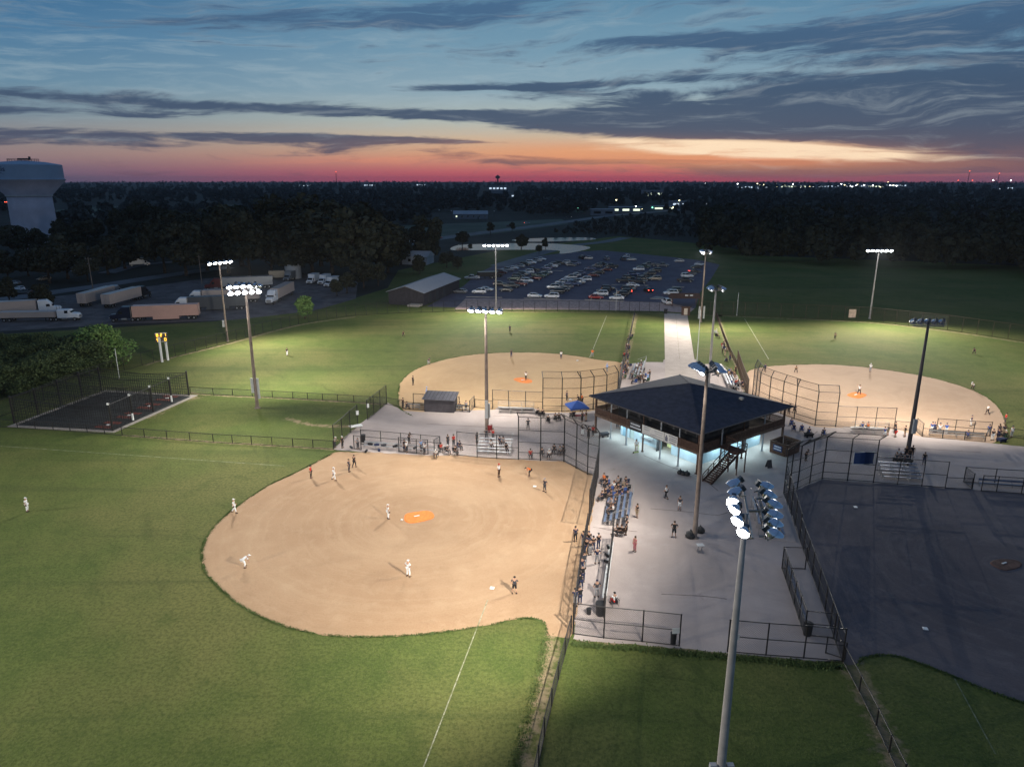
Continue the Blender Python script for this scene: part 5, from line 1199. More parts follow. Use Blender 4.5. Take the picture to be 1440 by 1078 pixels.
def MBmesh(mb, n, m): return mb.mesh(n, m)
CARS = {k: car_meshes(k) for k in ('sedan', 'suv', 'pickup')}
def car(kind, p, rz, paint, label, group='cars in the parking lot', brake=False, lights=False):
    s_ = CARS[kind]; t = thing('parked_car', label, 'car' if kind != 'pickup' else 'pickup truck', p, rz, group)
    link('body', s_['body'], t, m=PAINT[paint]); link('window', s_['window'], t); link('grille', s_['grille'], t)
    link('headlight', s_['head'], t, m=M_HEADON if lights else M_HEAD); link('tail_light', s_['tail'], t, m=M_TAILON if brake else M_TAIL)
    for a in (-1, 1):
        for b in (-1, 1):
            w_ = link('wheel', WHEEL, t, (a*(s_['W']-0.10), b*s_['wy'], s_['wz'])); k = s_['wz']/0.335; w_.scale = (1, k, k); link('rim', RIM, w_)
    return t
ROWS = [ # (row phrase, points, heading)
 ('the left edge row of the lot', [(697, 389), (705, 385), (714, 381.5), (722, 378.5), (731, 376), (739, 373.5), (747, 371), (754, 368.5), (761, 366)], 74),
 ('the cluster right of the barn', [(674, 412.5), (684, 409), (703, 402), (712, 409.5), (719, 404.5), (731, 401.5)], 84),
 ('the left column above the estate car', [(723, 394), (729, 390.5), (736, 387.5), (743, 384.5), (749, 382)], 82),
 ('the column behind the estate car', [(741, 397), (753, 393), (758, 390), (764, 387.5), (769, 385)], 82),
 ('the far short row below the pond', [(769, 379), (775, 376.5), (781, 374.2), (787, 372), (795, 371.5), (803, 374), (809, 372)], 82),
 ('the left column of the middle block', [(778, 406), (784, 402.5), (790, 399.5), (798, 395.5), (803, 392), (809, 388.8), (815, 386)], 84),
 ('the right column of the middle block', [(797, 405), (806, 401.5), (814, 398.5), (823, 395), (835, 389), (842, 385)], 84),
 ('the front cluster left of centre', [(752, 418), (776, 419), (784, 412.5), (792, 409)], 82),
 ('the block in the middle distance', [(830, 379.5), (840, 376), (847, 373), (853, 381), (860, 376.5)], 84),
 ('the front row behind the red car', [(838, 420), (845, 415.5), (849, 411.5), (855, 408), (867, 421), (873, 416.5), (878, 413), (883, 409)], 84),
 ('the left column of the right block', [(877, 397), (884, 393), (891, 388), (898, 380.5), (905, 377), (913, 374)], 84),
 ('the right column of the right block', [(885, 407), (890, 403), (898, 398.5), (904, 394.5), (909, 391), (914, 387), (922, 382.5), (931, 375)], 84),
 ('the right edge row of the lot', [(943, 414.5), (948, 411), (963, 396.5), (966, 390), (971, 386.5), (977, 383.5), (979, 377), (984, 373.5)], 88),
]
ORD = 'first second third fourth fifth sixth seventh eighth ninth'.split()
cols = ['white', 'black', 'silver', 'black', 'grey', 'black', 'blue', 'silver', 'black', 'white', 'grey', 'black', 'grey', 'darkred', 'green']
rc = random.Random(21)
PRESET = {(1, 0): ('suv', 'white'), (1, 1): ('sedan', 'white'), (1, 2): ('suv', 'black'), (1, 3): ('sedan', 'black'), (3, 0): ('suv', 'white'), (5, 3): ('sedan', 'white'), (5, 0): ('suv', 'silver'), (7, 0): ('sedan', 'white'), (7, 1): ('suv', 'white'), (7, 2): ('suv', 'black'), (9, 0): ('sedan', 'red'), (9, 1): ('suv', 'white'), (9, 2): ('suv', 'black'), (9, 4): ('sedan', 'white'), (9, 6): ('suv', 'black'), (10, 0): ('pickup', 'black'), (10, 1): ('suv', 'black'), (10, 3): ('suv', 'white'), (11, 2): ('pickup', 'black'), (12, 0): ('suv', 'white'), (12, 2): ('pickup', 'black'), (12, 3): ('suv', 'white'), (6, 3): ('suv', 'white'), (0, 0): ('pickup', 'black')}
for ri, (ph, pts, hd) in enumerate(ROWS):
    for ci, (px, py) in enumerate(pts):
        k, pc = PRESET.get((ri, ci), (rc.choice(['sedan', 'suv', 'sedan', 'suv', 'pickup']), rc.choice(cols)))
        flip = 180 if rc.random() < 0.45 else 0
        if (ri, ci) in ((9, 6),): flip = 0
        nm = dict(suv='tall wagon', sedan='low sedan', pickup='pickup truck')[k]
        pcn = {'darkred': 'dark red', 'grey': 'dark grey'}.get(pc, pc)
        car(k, at(px, py), R(hd+flip+rc.uniform(-3, 3)), pc, '%s %s, %s from the front in %s' % (pcn, nm, ORD[ci], ph), brake=(ri, ci) in ((9, 6), (12, 5)))
car('sedan', at(911, 410), R(12), 'black', 'moving car with glowing red tail lights in the lane of the parking lot', 'cars driving', True)
car('suv', at(937, 427), R(8), 'white', 'white sport utility car alone beside the walkway entrance'); car('sedan', at(648, 412), R(70), 'silver', 'pale car parked against the right end of the barn')
for i, (px, py, k, pc) in enumerate([(818, 364, 'suv', 'black'), (827, 364.5, 'sedan', 'silver'), (853, 365.5, 'suv', 'silver'), (876, 366, 'suv', 'grey'), (881, 362.5, 'suv', 'white'), (888, 366.5, 'sedan', 'silver'), (955, 368.5, 'sedan', 'silver'), (921, 394, 'suv', 'tan')]):
    car(k, at(px, py), R([20, 82, 8, 5, 10, 85, 80, 86][i]), pc, ['dark car, leftmost of the loose cars at the back of the lot', 'silver car beside the leftmost dark car at the back of the lot', 'single pale car at the back centre of the lot', 'grey car, left of three at the back of the lot', 'white car, rearmost of three at the back of the lot', 'silver sedan, right of three at the back of the lot', 'lone silver sedan far right at the back of the lot', 'tan car with reflecting lights at the right end of the centre block'][i])
# cars on the far road
for i, (px, py, hd, br, li, pc) in enumerate([(581, 341, 75, False, True, 'white'), (617, 335.5, 75, True, False, 'red'), (648, 330.5, 75, False, True, 'white'), (741, 315, 80, True, False, 'silver'), (716, 319, 78, False, False, 'black'), (800, 306, 80, False, True, 'black')]):
    car('suv', at(px, py, 0.06), R(-hd), pc, ['white car on the far road left of the pond', 'car with red tail lights on the far road above the pond', 'white car with headlights on the far road', 'car with red tail lights farther up the far road', 'dark car on the far road between the trees', 'farthest car with headlights on the far road'][i], 'cars driving', br, li)
# striped concrete islands in the lot
for i, (a, b) in enumerate([((656, 417.5), (706, 418.5)), ((737, 419.5), (788, 421)), ((822, 421.5), (878, 423.5)), ((712, 396), (748, 397)), ((757, 380.5), (792, 381)), ((860, 400.5), (912, 401.5)), ((945, 403), (962, 404))]):
    pa, pb_ = at(*a), at(*b); MB().bar(pa+Vector((0, 0, 0.08)), pb_+Vector((0, 0, 0.08)), 0.7, 0.15).build('kerb_island', M_CURB)['kind'] = 'structure'
pa = [at(914, 420), at(922, 417), at(932, 417.5), at(936, 421)]
o = MB().prism([(v.x, v.y) for v in pa], 0.0, 0.14).build('traffic_island', M_CURB); o['kind'] = 'structure'

BW = MB().lathe([(0.25, -0.14), (0.46, -0.14), (0.50, -0.09), (0.50, 0.09), (0.46, 0.14), (0.25, 0.14)], 14, Matrix.Rotation(R(90), 4, 'Y'), cap=False).mesh('tyre', M_TYRE)
BR_ = MB().lathe([(0.02, -0.12), (0.27, -0.13), (0.27, 0.13), (0.02, 0.12)], 10, Matrix.Rotation(R(90), 4, 'Y')).mesh('rim', M_RIM)
def wheels(t, ys, x=1.05):
    for y in ys:
        for s_ in (-1, 1): w_ = link('wheel', BW, t, (s_*x, y, 0.5)); link('rim', BR_, w_)
def semi(rear, front, label, tp, cp, cab=True, skirt=False, flat=False, sleeper=True, low=False):
    """trailer from rear (x,y px) to front; tractor ahead of the trailer"""
    a, b = at(*rear), at(*front); d = b-a; d.normalize(); Lt = min(16.2, (b-a).length)
    t = thing('semi_truck', label, 'semi truck', (a.x, a.y, 0), math.atan2(d.y, d.x)-math.pi/2, 'trucks in the gravel yard')
    z0, z1 = 1.15, (4.05 if not low else 2.6)
    if not flat:
        MB().box((0, Lt/2, (z0+z1)/2), (2.55, Lt, z1-z0)).build('trailer_box', PAINT[tp], t)
        e = MB()
        for s_ in (-1, 1):
            for z in (z0+0.05, z1-0.05): e.bar((s_*1.29, 0, z), (s_*1.29, Lt, z), 0.05, 0.12)
            n = int(Lt/1.2)
            for k in range(n+1): e.bar((s_*1.285, Lt*k/n, z0), (s_*1.285, Lt*k/n, z1), 0.035, 0.05)
        e.build('trailer_trim', PAINT[tp], t)
        dm = MB().box((0, 0, 0), (1.18, 0.05, z1-z0-0.25)).mesh('rear_door', None)
        for s_ in (-1, 1):
            dd = link('rear_door', dm, t, (s_*0.62, -0.03, (z0+z1)/2), m=PAINT[tp]); MB().box((-s_*0.35, -0.05, 0), (0.04, 0.04, z1-z0-0.5)).build('bar', M_GALV, dd)
    else:
        MB().box((0, Lt/2, 1.25), (2.5, Lt, 0.3)).build('flat_bed', PAINT[tp], t)
    MB().box((0, Lt/2, 0.95), (0.9, Lt-0.4, 0.3)).box((0, -0.05, 0.6), (2.2, 0.1, 0.12)).build('chassis', M_TYRE, t)
    if skirt: MB().box((-1.24, Lt*0.5, 0.75), (0.05, Lt*0.4, 0.75)).box((1.24, Lt*0.5, 0.75), (0.05, Lt*0.4, 0.75)).build('side_skirt', PAINT[tp], t)
    wheels(t, [1.2, 2.5])
    lg = MB().box((-0.9, Lt-2.6, 0.6), (0.15, 0.2, 1.1)).box((0.9, Lt-2.6, 0.6), (0.15, 0.2, 1.1)).build('landing_leg', M_TYRE, t)
    if cab:
        y = Lt+0.5; c = PAINT[cp]
        rings = []
        for (yy, z0_, z1_, w_) in ((y, 0.9, 3.9 if sleeper else 3.0, 1.22), (y+2.0, 0.9, 3.95 if sleeper else 3.0, 1.22), (y+3.0, 0.9, 3.0, 1.18), (y+3.5, 0.9, 2.1, 1.12), (y+4.9, 0.85, 1.95, 1.02), (y+5.25, 0.75, 1.55, 0.92)):
            rings.append([(-w_, yy, z0_), (w_, yy, z0_), (w_, yy, z1_-0.25), (w_*0.8, yy, z1_), (-w_*0.8, yy, z1_), (-w_, yy, z1_-0.25)])
        MB().loft(rings).build('cab', c, t)
        MB().add([(-1.0, y+3.06, 2.86), (1.0, y+3.06, 2.86), (1.05, y+3.50, 2.16), (-1.05, y+3.50, 2.16)], [(0, 1, 2, 3), (3, 2, 1, 0)]).box((-1.235, y+2.35, 2.45), (0.03, 0.9, 0.7)).box((1.235, y+2.35, 2.45), (0.03, 0.9, 0.7)).build('window', M_GLASS, t)
        MB().box((0, y+5.22, 1.2), (1.3, 0.12, 0.7)).build('grille', M_GALV, t)
        hl = MB().box((0, 0, 0), (0.3, 0.12, 0.2)).mesh('headlight', M_HEAD)
        for s_ in (-1, 1):
            link('headlight', hl, t, (s_*0.8, y+5.2, 1.15)); MB().tube((s_*0.72, y-0.05, 0.9), (s_*0.72, y-0.05, 4.0), 0.07, n=8).build('exhaust_stack', M_GALV, t); MB().tube((s_*1.05, y+1.0, 0.75), (s_*1.05, y+2.2, 0.75), 0.3, n=10).build('fuel_tank', M_GALV, t); MB().box((s_*1.42, y+2.95, 2.4), (0.22, 0.12, 0.55)).build('mirror', c, t)
        wheels(t, [Lt-1.2, Lt-2.5+2.6, y+4.2], 1.05)
    return t
semi((-22, 446), (54, 441.5), 'white semi truck with a tall sleeper cab, cut by the left edge', 'trailer', 'white')
semi((3, 452), (82, 450.5), 'low pale trailer nearest the bushes at far left', 'trailer', 'white', True, False, False, False, True)
semi((116, 432), (186, 411), 'left of two pale box trailers seen from behind', 'trailer', 'silver'); semi((150, 433.5), (205, 418), 'right of two pale box trailers seen from behind with a dark cab', 'trailer', 'black')
semi((281, 447.5), (188, 451), 'tan box trailer with a dark blue cab nearest the scoreboard', 'cream', 'darkblue', True, True)
semi((347, 434), (268, 437), 'long grey trailer with a white cab behind the lit pole', 'grey', 'white', True, True); semi((366, 424), (284, 426.5), 'white trailer partly hidden behind the grey one', 'trailer', 'white')
semi((409, 413), (384, 426), 'white truck facing the camera at the right end of the yard', 'trailer', 'white'); semi((384, 404), (312, 407), 'pale trailer with a dark red cab at the back of the yard', 'silver', 'darkred')
def box_truck(px, rz, label, paint='white', L=7.0, kind='box_truck'):
    p = at(*px); t = thing(kind, label, 'box truck' if kind == 'box_truck' else 'motorhome', p, rz, 'box trucks and campers behind the yard')
    MB().box((0, -0.6, 2.15), (2.4, L-2.4, 2.5)).build('box', PAINT[paint], t)
    MB().loft([[(-1.05, y, .55), (1.05, y, .55), (1.05, y, z*.9), (.85, y, z), (-.85, y, z), (-1.05, y, z*.9)] for y, z in ((L/2-1.75, 2.35), (L/2-0.9, 2.3), (L/2-0.3, 1.5), (L/2+0.45, 1.3))]).build('cab', PAINT[paint], t)
    MB().add([(-.85, L/2-.82, 2.2), (.85, L/2-.82, 2.2), (.92, L/2-.30, 1.55), (-.92, L/2-.30, 1.55)], [(0, 1, 2, 3), (3, 2, 1, 0)]).box((-1.07, L/2-1.2, 1.75), (.03, .7, .55)).box((1.07, L/2-1.2, 1.75), (.03, .7, .55)).build('window', M_GLASS, t)
    MB().box((0, -0.4, .72), (1.0, L-1.4, .3)).box((0, L/2+.42, .85), (1.2, .1, .4)).build('chassis', M_TYRE, t)
    wheels(t, [-L/2+1.4, L/2-0.6], 0.95)
    hl = MB().box((0, 0, 0), (.3, .1, .2)).mesh('headlight', M_HEAD)
    for s_ in (-1, 1): link('headlight', hl, t, (s_*.75, L/2+.45, 1.0))
box_truck((441, 398), R(172), 'white box truck, left of three facing the camera'); box_truck((457, 399), R(170), 'white box truck, middle of three facing the camera'); box_truck((468, 402.5), R(160), 'white box truck, right of three and nearest the small bush')
box_truck((392, 393), R(-70), 'pale motorhome behind the white truck', 'tan', 8, 'motorhome'); box_truck((408, 394), R(175), 'pale motorhome beside the round tank', 'silver', 7, 'motorhome'); box_truck((195, 374), R(-60), 'pale camper by the drive at the back left', 'silver', 8, 'motorhome')
p = at(413, 391); t = thing('storage_tank', 'round grey storage tank behind the truck yard', 'tank', p); MB().lathe([(3.0, 0), (3.0, 4.4), (2.6, 5.2), (0.3, 5.6)], 20).build('shell', M_GREYBOX, t, smooth=False)
semi((700, 391), (672, 392), 'dark food trailer with a pale pickup behind the barn', 'black', 'black', False, False, False, True, True)
car('pickup', at(664, 393), R(88), 'silver', 'pale pickup coupled in front of the dark food trailer')
M_FARW = mat('far_wall', (0.20, 0.21, 0.24), .8, .1, .05)
# junk cars and sheds at far left
for i, (px, py, pc) in enumerate([(28, 408, 'white'), (20, 400, 'silver'), (34, 413, 'grey'), (8, 415, 'silver'), (62, 394, 'tan'), (108, 382, 'white')]):
    car('sedan', at(px, py), R(60+i*23), pc, ['white car among the dark trees at far left', 'silver car behind the white one among the trees', 'grey car at the road among the trees', 'silver car at the left edge among the trees', 'tan car by the woods left of the utility pole', 'white car by the roofed shed at back left'][i], 'cars among the trees')
def house(px, wd, dp, h, label, m, roofm, rz=0.0, name='house', lit=0):
    p = at(*px); t = thing(name, label, 'building', p, rz); 
    MB().add([(-wd/2, 0, 0), (wd/2, 0, 0), (wd/2, dp, 0), (-wd/2, dp, 0), (-wd/2, 0, h), (wd/2, 0, h), (wd/2, dp, h), (-wd/2, dp, h), (-wd/2, dp/2, h+dp*0.2), (wd/2, dp/2, h+dp*0.2)], [(0, 1, 5, 4), (1, 2, 6, 9, 5), (2, 3, 7, 6), (3, 0, 4, 8, 7)]).build('wall', m, t)
    o = 0.4; zz = h-0.05; rp = h+dp*0.2+0.08
    MB().add([(-wd/2-o, -o, zz), (wd/2+o, -o, zz), (wd/2+o, dp/2, rp), (-wd/2-o, dp/2, rp), (wd/2+o, dp+o, zz), (-wd/2-o, dp+o, zz)], [(0, 1, 2, 3), (3, 2, 4, 5), (0, 3, 5), (1, 4, 2)]).build('roof', roofm, t)
    n = max(1, int(wd/5))
    for k in range(n):
        x = -wd/2+wd*(k+0.5)/n; f = MB().box((x, -0.04, h*0.55), (1.5, 0.08, 1.5)).build('window', M_OFFWHITE, t); MB().box((x, -0.09, h*0.55), (1.3, 0.04, 1.3)).build('pane', M_WINLIT if k < lit else M_GLASS, f)
    MB().box((wd*0.22, -0.05, 1.05), (1.0, 0.08, 2.1)).build('door', M_UPPER, t)
    return t
house((118, 372), 14, 9, 3.4, 'low shed with a pale roof in the trees at back left', M_BLDG, M_BARNROOF, 0.1, 'shed')
house((576, 372), 16, 10, 3.5, 'small house with a pale roof under the big dark trees', M_BLDG, M_BARNROOF, -0.2)
house((662, 308), 32, 14, 4.5, 'long low building with pale roof beyond the far road', M_FARW, M_BLDG, 0.08, 'school_building', 1)
# ------------------------------------------------------------------ people
# every pose is grown from one connected skeleton with the Skin modifier, evaluated once and shared
def lerp3(a, b, f): return tuple(a[i]+(b[i]-a[i])*f for i in range(3))
def pose(pelvis=(0, 0, .95), chest=(0, 0, 1.32), neck=(0, 0, 1.47), head=(0, -.015, 1.64), sh=.185, shz=1.42, elb=((-.25, .03, 1.15), (.25, .03, 1.15)), wri=((-.27, -.05, .91), (.27, -.05, .91)),
         knee=((-.11, -.02, .50), (.11, -.02, .50)), ank=((-.12, .03, .09), (.12, .03, .09)), foot=None, shoulder=None):
    sl = shoulder or ((-sh, chest[1]+.01, shz), (sh, chest[1]+.01, shz))
    J = dict(pelvis=pelvis, waist=lerp3(pelvis, chest, .45), chest=chest, neck=neck, head0=lerp3(neck, head, .45), head=head)
    for i, s in enumerate('LR'):
        sx = -1 if i == 0 else 1
        J['sh'+s] = sl[i]; J['el'+s] = elb[i]; J['wr'+s] = wri[i]
        d = Vector(wri[i])-Vector(elb[i]); d.normalize(); J['ha'+s] = tuple(Vector(wri[i])+d*.085)
        J['hip'+s] = (pelvis[0]+sx*.095, pelvis[1], pelvis[2]-.04); J['kn'+s] = knee[i]; J['an'+s] = ank[i]
        J['to'+s] = foot[i] if foot else (ank[i][0]+sx*.02, ank[i][1]-.17, max(.04, ank[i][2]-.05))
    return J
POSES = dict(
    stand=pose(),
    akimbo=pose(elb=((-.36, .08, 1.16), (.36, .08, 1.16)), wri=((-.19, .0, 1.00), (.19, .0, 1.00)), knee=((-.13, -.02, .5), (.13, -.02, .5)), ank=((-.17, .03, .09), (.17, .03, .09))),
    walk=pose(elb=((-.25, .10, 1.17), (.25, -.03, 1.17)), wri=((-.26, .02, .94), (.26, -.18, .99)), knee=((-.10, -.14, .52), (.10, .05, .50)), ank=((-.10, -.18, .10), (.11, .32, .17))),
    ready=pose(pelvis=(0, .16, .78), chest=(0, -.10, 1.10), neck=(0, -.22, 1.22), head=(0, -.30, 1.36), shz=1.17, elb=((-.27, -.14, .93), (.27, -.14, .93)), wri=((-.2, -.22, .70), (.2, -.22, .70)),
               knee=((-.20, -.12, .45), (.20, -.12, .45)), ank=((-.26, .05, .09), (.26, .05, .09)), shoulder=((-.18, -.13, 1.16), (.18, -.13, 1.16))),
    bend=pose(pelvis=(0, .22, .86), chest=(0, -.16, 1.02), neck=(0, -.32, 1.05), head=(0, -.46, 1.10), elb=((-.26, -.26, .80), (.26, -.26, .80)), wri=((-.20, -.34, .58), (.20, -.34, .58)),
              knee=((-.15, .02, .48), (.15, -.04, .48)), ank=((-.17, .12, .09), (.18, -.02, .09)), shoulder=((-.18, -.24, 1.02), (.18, -.24, 1.02))),
    fold=pose(elb=((-.25, -.04, 1.16), (.25, -.04, 1.16)), wri=((.06, -.19, 1.20), (-.06, -.19, 1.15))),
    lean=pose(pelvis=(0, .05, .94), chest=(0, -.10, 1.29), neck=(0, -.15, 1.43), head=(0, -.20, 1.59), shz=1.38, elb=((-.27, -.20, 1.16), (.27, -.20, 1.16)), wri=((-.20, -.42, 1.14), (.20, -.42, 1.14)), shoulder=((-.185, -.10, 1.37), (.185, -.10, 1.37))),
    phone=pose(elb=((-.25, .0, 1.15), (.23, -.06, 1.13)), wri=((-.27, -.05, .91), (.10, -.25, 1.27))),
    sit=pose(pelvis=(0, .12, .52), chest=(0, .14, .92), neck=(0, .12, 1.06), head=(0, .09, 1.23), shz=1.01, elb=((-.25, .05, .76), (.25, .05, .76)), wri=((-.17, -.18, .66), (.17, -.18, .66)),
             knee=((-.14, -.33, .53), (.14, -.33, .53)), ank=((-.14, -.36, .09), (.14, -.34, .09)), shoulder=((-.185, .13, 1.01), (.185, .13, 1.01))),
    hunch=pose(pelvis=(0, .12, .52), chest=(0, -.03, .87), neck=(0, -.12, .99), head=(0, -.20, 1.13), shz=.95, elb=((-.24, -.14, .70), (.24, -.14, .70)), wri=((-.08, -.34, .62), (.08, -.34, .62)),
               knee=((-.15, -.33, .53), (.15, -.33, .53)), ank=((-.15, -.30, .09), (.15, -.36, .09)), shoulder=((-.18, -.06, .95), (.18, -.06, .95))),
    throw=pose(elb=((-.40, -.08, 1.42), (.30, -.14, 1.22)), wri=((-.46, -.05, 1.66), (.28, -.30, 1.05)), knee=((-.14, -.16, .50), (.13, .08, .50)), ank=((-.16, -.24, .09), (.15, .22, .11))),
)
RAD = dict(pelvis=.125, waist=.115, chest=.135, neck=.055, head0=.070, head=.095, sh=.062, el=.043, wr=.030, ha=.040, hip=.088, kn=.058, an=.040, to=.038)
EDG = [('pelvis', 'waist'), ('waist', 'chest'), ('chest', 'neck'), ('neck', 'head0'), ('head0', 'head')]+[(a+s, b+s) for s in 'LR' for a, b in (('sh', 'el'), ('el', 'wr'), ('wr', 'ha'), ('hip', 'kn'), ('kn', 'an'), ('an', 'to'))]+[('chest', 'shL'), ('chest', 'shR'), ('pelvis', 'hipL'), ('pelvis', 'hipR')]
def rad(k): return RAD.get(k) or RAD[k[:-1]]
def skin_job(name, pts, edges, radii, root):
    keys = list(pts); me = bpy.data.meshes.new(name); me.from_pydata([pts[k] for k in keys], [(keys.index(a), keys.index(b)) for a, b in edges], [])
    o = bpy.data.objects.new(name, me); col.objects.link(o)
    md = o.modifiers.new('skin', 'SKIN'); md.use_smooth_shade = True; md.branch_smoothing = 0.4
    if not me.skin_vertices: me.attributes.new
    sv = me.skin_vertices[0].data if me.skin_vertices else None
    if sv is None:
        raise RuntimeError('no skin layer')
    for i, k in enumerate(keys):
        r = radii(k); sv[i].radius = r if isinstance(r, tuple) else (r, r); sv[i].use_root = (k == root)
    sb = o.modifiers.new('sub', 'SUBSURF'); sb.levels = 1; sb.render_levels = 1
    return o
jobs = {}
for pn, J in POSES.items():
    jobs[pn, 'body'] = skin_job('body', J, EDG, lambda k: (rad(k)*1.22, rad(k)*.86) if k in ('pelvis', 'waist', 'chest') else rad(k), 'pelvis')
    S = {k: J[k] for k in ('pelvis', 'waist', 'chest', 'shL', 'shR')}; S['base'] = lerp3(J['pelvis'], J['waist'], .15)
    S['neckb'] = lerp3(J['chest'], J['neck'], .45)
    for s in 'LR': S['sl'+s] = lerp3(J['sh'+s], J['el'+s], .75)
    del S['pelvis']
    ed = [('base', 'waist'), ('waist', 'chest'), ('chest', 'neckb'), ('chest', 'shL'), ('chest', 'shR'), ('shL', 'slL'), ('shR', 'slR')]
    rr = dict(base=(.185, .135), waist=(.172, .122), chest=(.190, .136), neckb=.085, shL=.082, shR=.082, slL=.068, slR=.068)
    jobs[pn, 'shirt'] = skin_job('shirt', S, ed, lambda k: rr[k], 'waist')
    T = {k: J[k] for k in ('hipL', 'hipR', 'knL', 'knR')}; T['top'] = lerp3(J['pelvis'], J['waist'], .12)
    for s in 'LR': T['cu'+s] = lerp3(J['kn'+s], J['an'+s], .86)
    ed = [('top', 'hipL'), ('top', 'hipR'), ('hipL', 'knL'), ('hipR', 'knR'), ('knL', 'cuL'), ('knR', 'cuR')]
    rp = dict(top=(.168, .125), hipL=.108, hipR=.108, knL=.080, knR=.080, cuL=.064, cuR=.064)
    jobs[pn, 'trousers'] = skin_job('trousers', T, ed, lambda k: rp[k], 'top')
    U = dict(T)
    for s in 'LR': U['cu'+s] = lerp3(J['kn'+s], J['an'+s], .04); U['kn'+s] = lerp3(J['hip'+s], J['kn'+s], .75)
    rs = dict(rp); rs['cuL'] = rs['cuR'] = .095; rs['knL'] = rs['knR'] = .095
    jobs[pn, 'shorts'] = skin_job('shorts', U, ed, lambda k: rs[k], 'top')
bpy.context.view_layer.update()
dgp = bpy.context.evaluated_depsgraph_get()
PM = {}
for key, o in jobs.items(): PM[key] = bpy.data.meshes.new_from_object(o.evaluated_get(dgp))
for o in jobs.values():
    me = o.data; bpy.data.objects.remove(o); bpy.data.meshes.remove(me)
M_EYE = mat('eye', (0.03, 0.025, 0.02), 0.3)
for pn, J in POSES.items():
    b = PM[pn, 'body']; b.name = 'person'
    bm = bmesh.new(); bm.from_mesh(b)
    ex = MB()
    # fingers and thumb rooted inside the palm, curled a little
    for s in 'LR':
        h = Vector(J['ha'+s]); d = (h-Vector(J['wr'+s])).normalized(); sx = -1 if s == 'L' else 1
        side = d.cross(Vector((0, 0, 1)) if abs(d.z) < .9 else Vector((1, 0, 0))).normalized(); nrm = side.cross(d).normalized()
        for k, ln in enumerate((.066, .076, .072, .056)):
            p0 = h+side*(-.030+.020*k)+d*.02; p1 = p0+d*ln*.55-nrm*.010; p2 = p1+d*ln*.45-nrm*.026
            ex.tube(p0, p1, .0095, .0085, 5); ex.tube(p1, p2, .0085, .006, 5)
        t0 = h-side*.030-d*.015; ex.tube(t0, t0-side*.030+d*.035, .011, .009, 5); ex.tube(t0-side*.030+d*.035, t0-side*.034+d*.066, .009, .007, 5)
    hd = Vector(J['head']); fw = Vector((0, -1, 0)); 
    tilt = (hd-Vector(J['neck'])).normalized(); fw = (fw-tilt*fw.dot(tilt)*0.6).normalized()
    ex.add([tuple(hd+fw*.090+Vector((x, 0, z))) for x, z in ((-.016, -.035), (.016, -.035), (0, .015))]+[tuple(hd+fw*.120+Vector((0, 0, -.03)))], [(0, 1, 3), (1, 2, 3), (2, 0, 3)])
    ex.box(tuple(hd+fw*.088+Vector((0, 0, -.062))), (.05, .014, .012))
    for sx in (-1, 1): ex.lathe([(.010, -.012), (.026, -.004), (.026, .006), (.008, .012)], 6, Matrix.Translation(hd+Vector((sx*.098, .005, -.01))) @ Matrix.Rotation(R(90), 4, 'Y'))
    em = ex.mesh('tmp'); bm.from_mesh(em); bpy.data.meshes.remove(em); bm.to_mesh(b); bm.free(); b.materials.clear(); b.materials.append(M_SKIN)
    # hair, cap, eyes, shoes as meshes of their own
    def dome(r, z0, squash=1.0, back=.0):
        m = MB(); prof = [(r*math.cos(R(a)), r*math.sin(R(a))*squash) for a in (z0, 15, 35, 55, 75, 89)]
        m.lathe(prof, 12, Matrix.Translation(hd+Vector((0, .012, .012)))); return m
    cp = dome(.113, -4, 1.0); c0 = hd+fw*.16+Vector((0, 0, .02))
    cp.add([tuple(hd+fw*.09+Vector((x, 0, .024))) for x in (-.085, .085)]+[tuple(hd+fw*.20+Vector((x, 0, .010))) for x in (.06, -.06)]+[tuple(hd+fw*.09+Vector((x, 0, .034))) for x in (-.085, .085)]+[tuple(hd+fw*.20+Vector((x, 0, .018))) for x in (.06, -.06)], [(3, 2, 1, 0), (4, 5, 6, 7), (0, 1, 5, 4), (2, 3, 7, 6), (1, 2, 6, 5), (3, 0, 4, 7)])
    PM[pn, 'cap'] = cp.mesh('cap', None, True)
    hm = dome(.112, -30, 1.02); hm.v = [(x, y+.018, z) for x, y, z in hm.v]
    PM[pn, 'hair'] = hm.mesh('hair', None, True)
    lh = MB(); lh.add(hm.v, hm.f); nk = Vector(J['neck']); lh.loft([[tuple(hd+Vector((math.cos(a)*.095, .05+math.sin(a)*.06, -.02))) for a in [k*1.047 for k in range(6)]], [tuple(nk+Vector((math.cos(a)*.085, .09+math.sin(a)*.045, -.08))) for a in [k*1.047 for k in range(6)]]])
    PM[pn, 'long_hair'] = lh.mesh('hair', None, True)
    ey = MB()
    for sx in (-1, 1): ey.box(tuple(hd+fw*.093+Vector((sx*.034, 0, .005))), (.018, .012, .010))
    PM[pn, 'eyes'] = ey.mesh('eyes', M_EYE)
    sh_ = MB()
    for s in 'LR':
        a, tt = Vector(J['an'+s]), Vector(J['to'+s]); dd = Vector((tt.x-a.x, tt.y-a.y, 0)); dd = dd.normalized() if dd.length > .01 else Vector((0, -1, 0)); sd = Vector((-dd.y, dd.x, 0)); zb = max(0.0, a.z-.09)
        rings = []
        for f, w_, hh in ((-.075, .036, .08), (-.02, .045, .11), (.07, .050, .085), (.16, .048, .06), (.205, .030, .04)):
            c_ = Vector((a.x, a.y, zb))+dd*f; rings.append([tuple(c_-sd*w_), tuple(c_+sd*w_), tuple(c_+sd*w_*.7+Vector((0, 0, hh))), tuple(c_-sd*w_*.7+Vector((0, 0, hh)))])
        sh_.loft(rings)
    PM[pn, 'shoes'] = sh_.mesh('shoes', None)
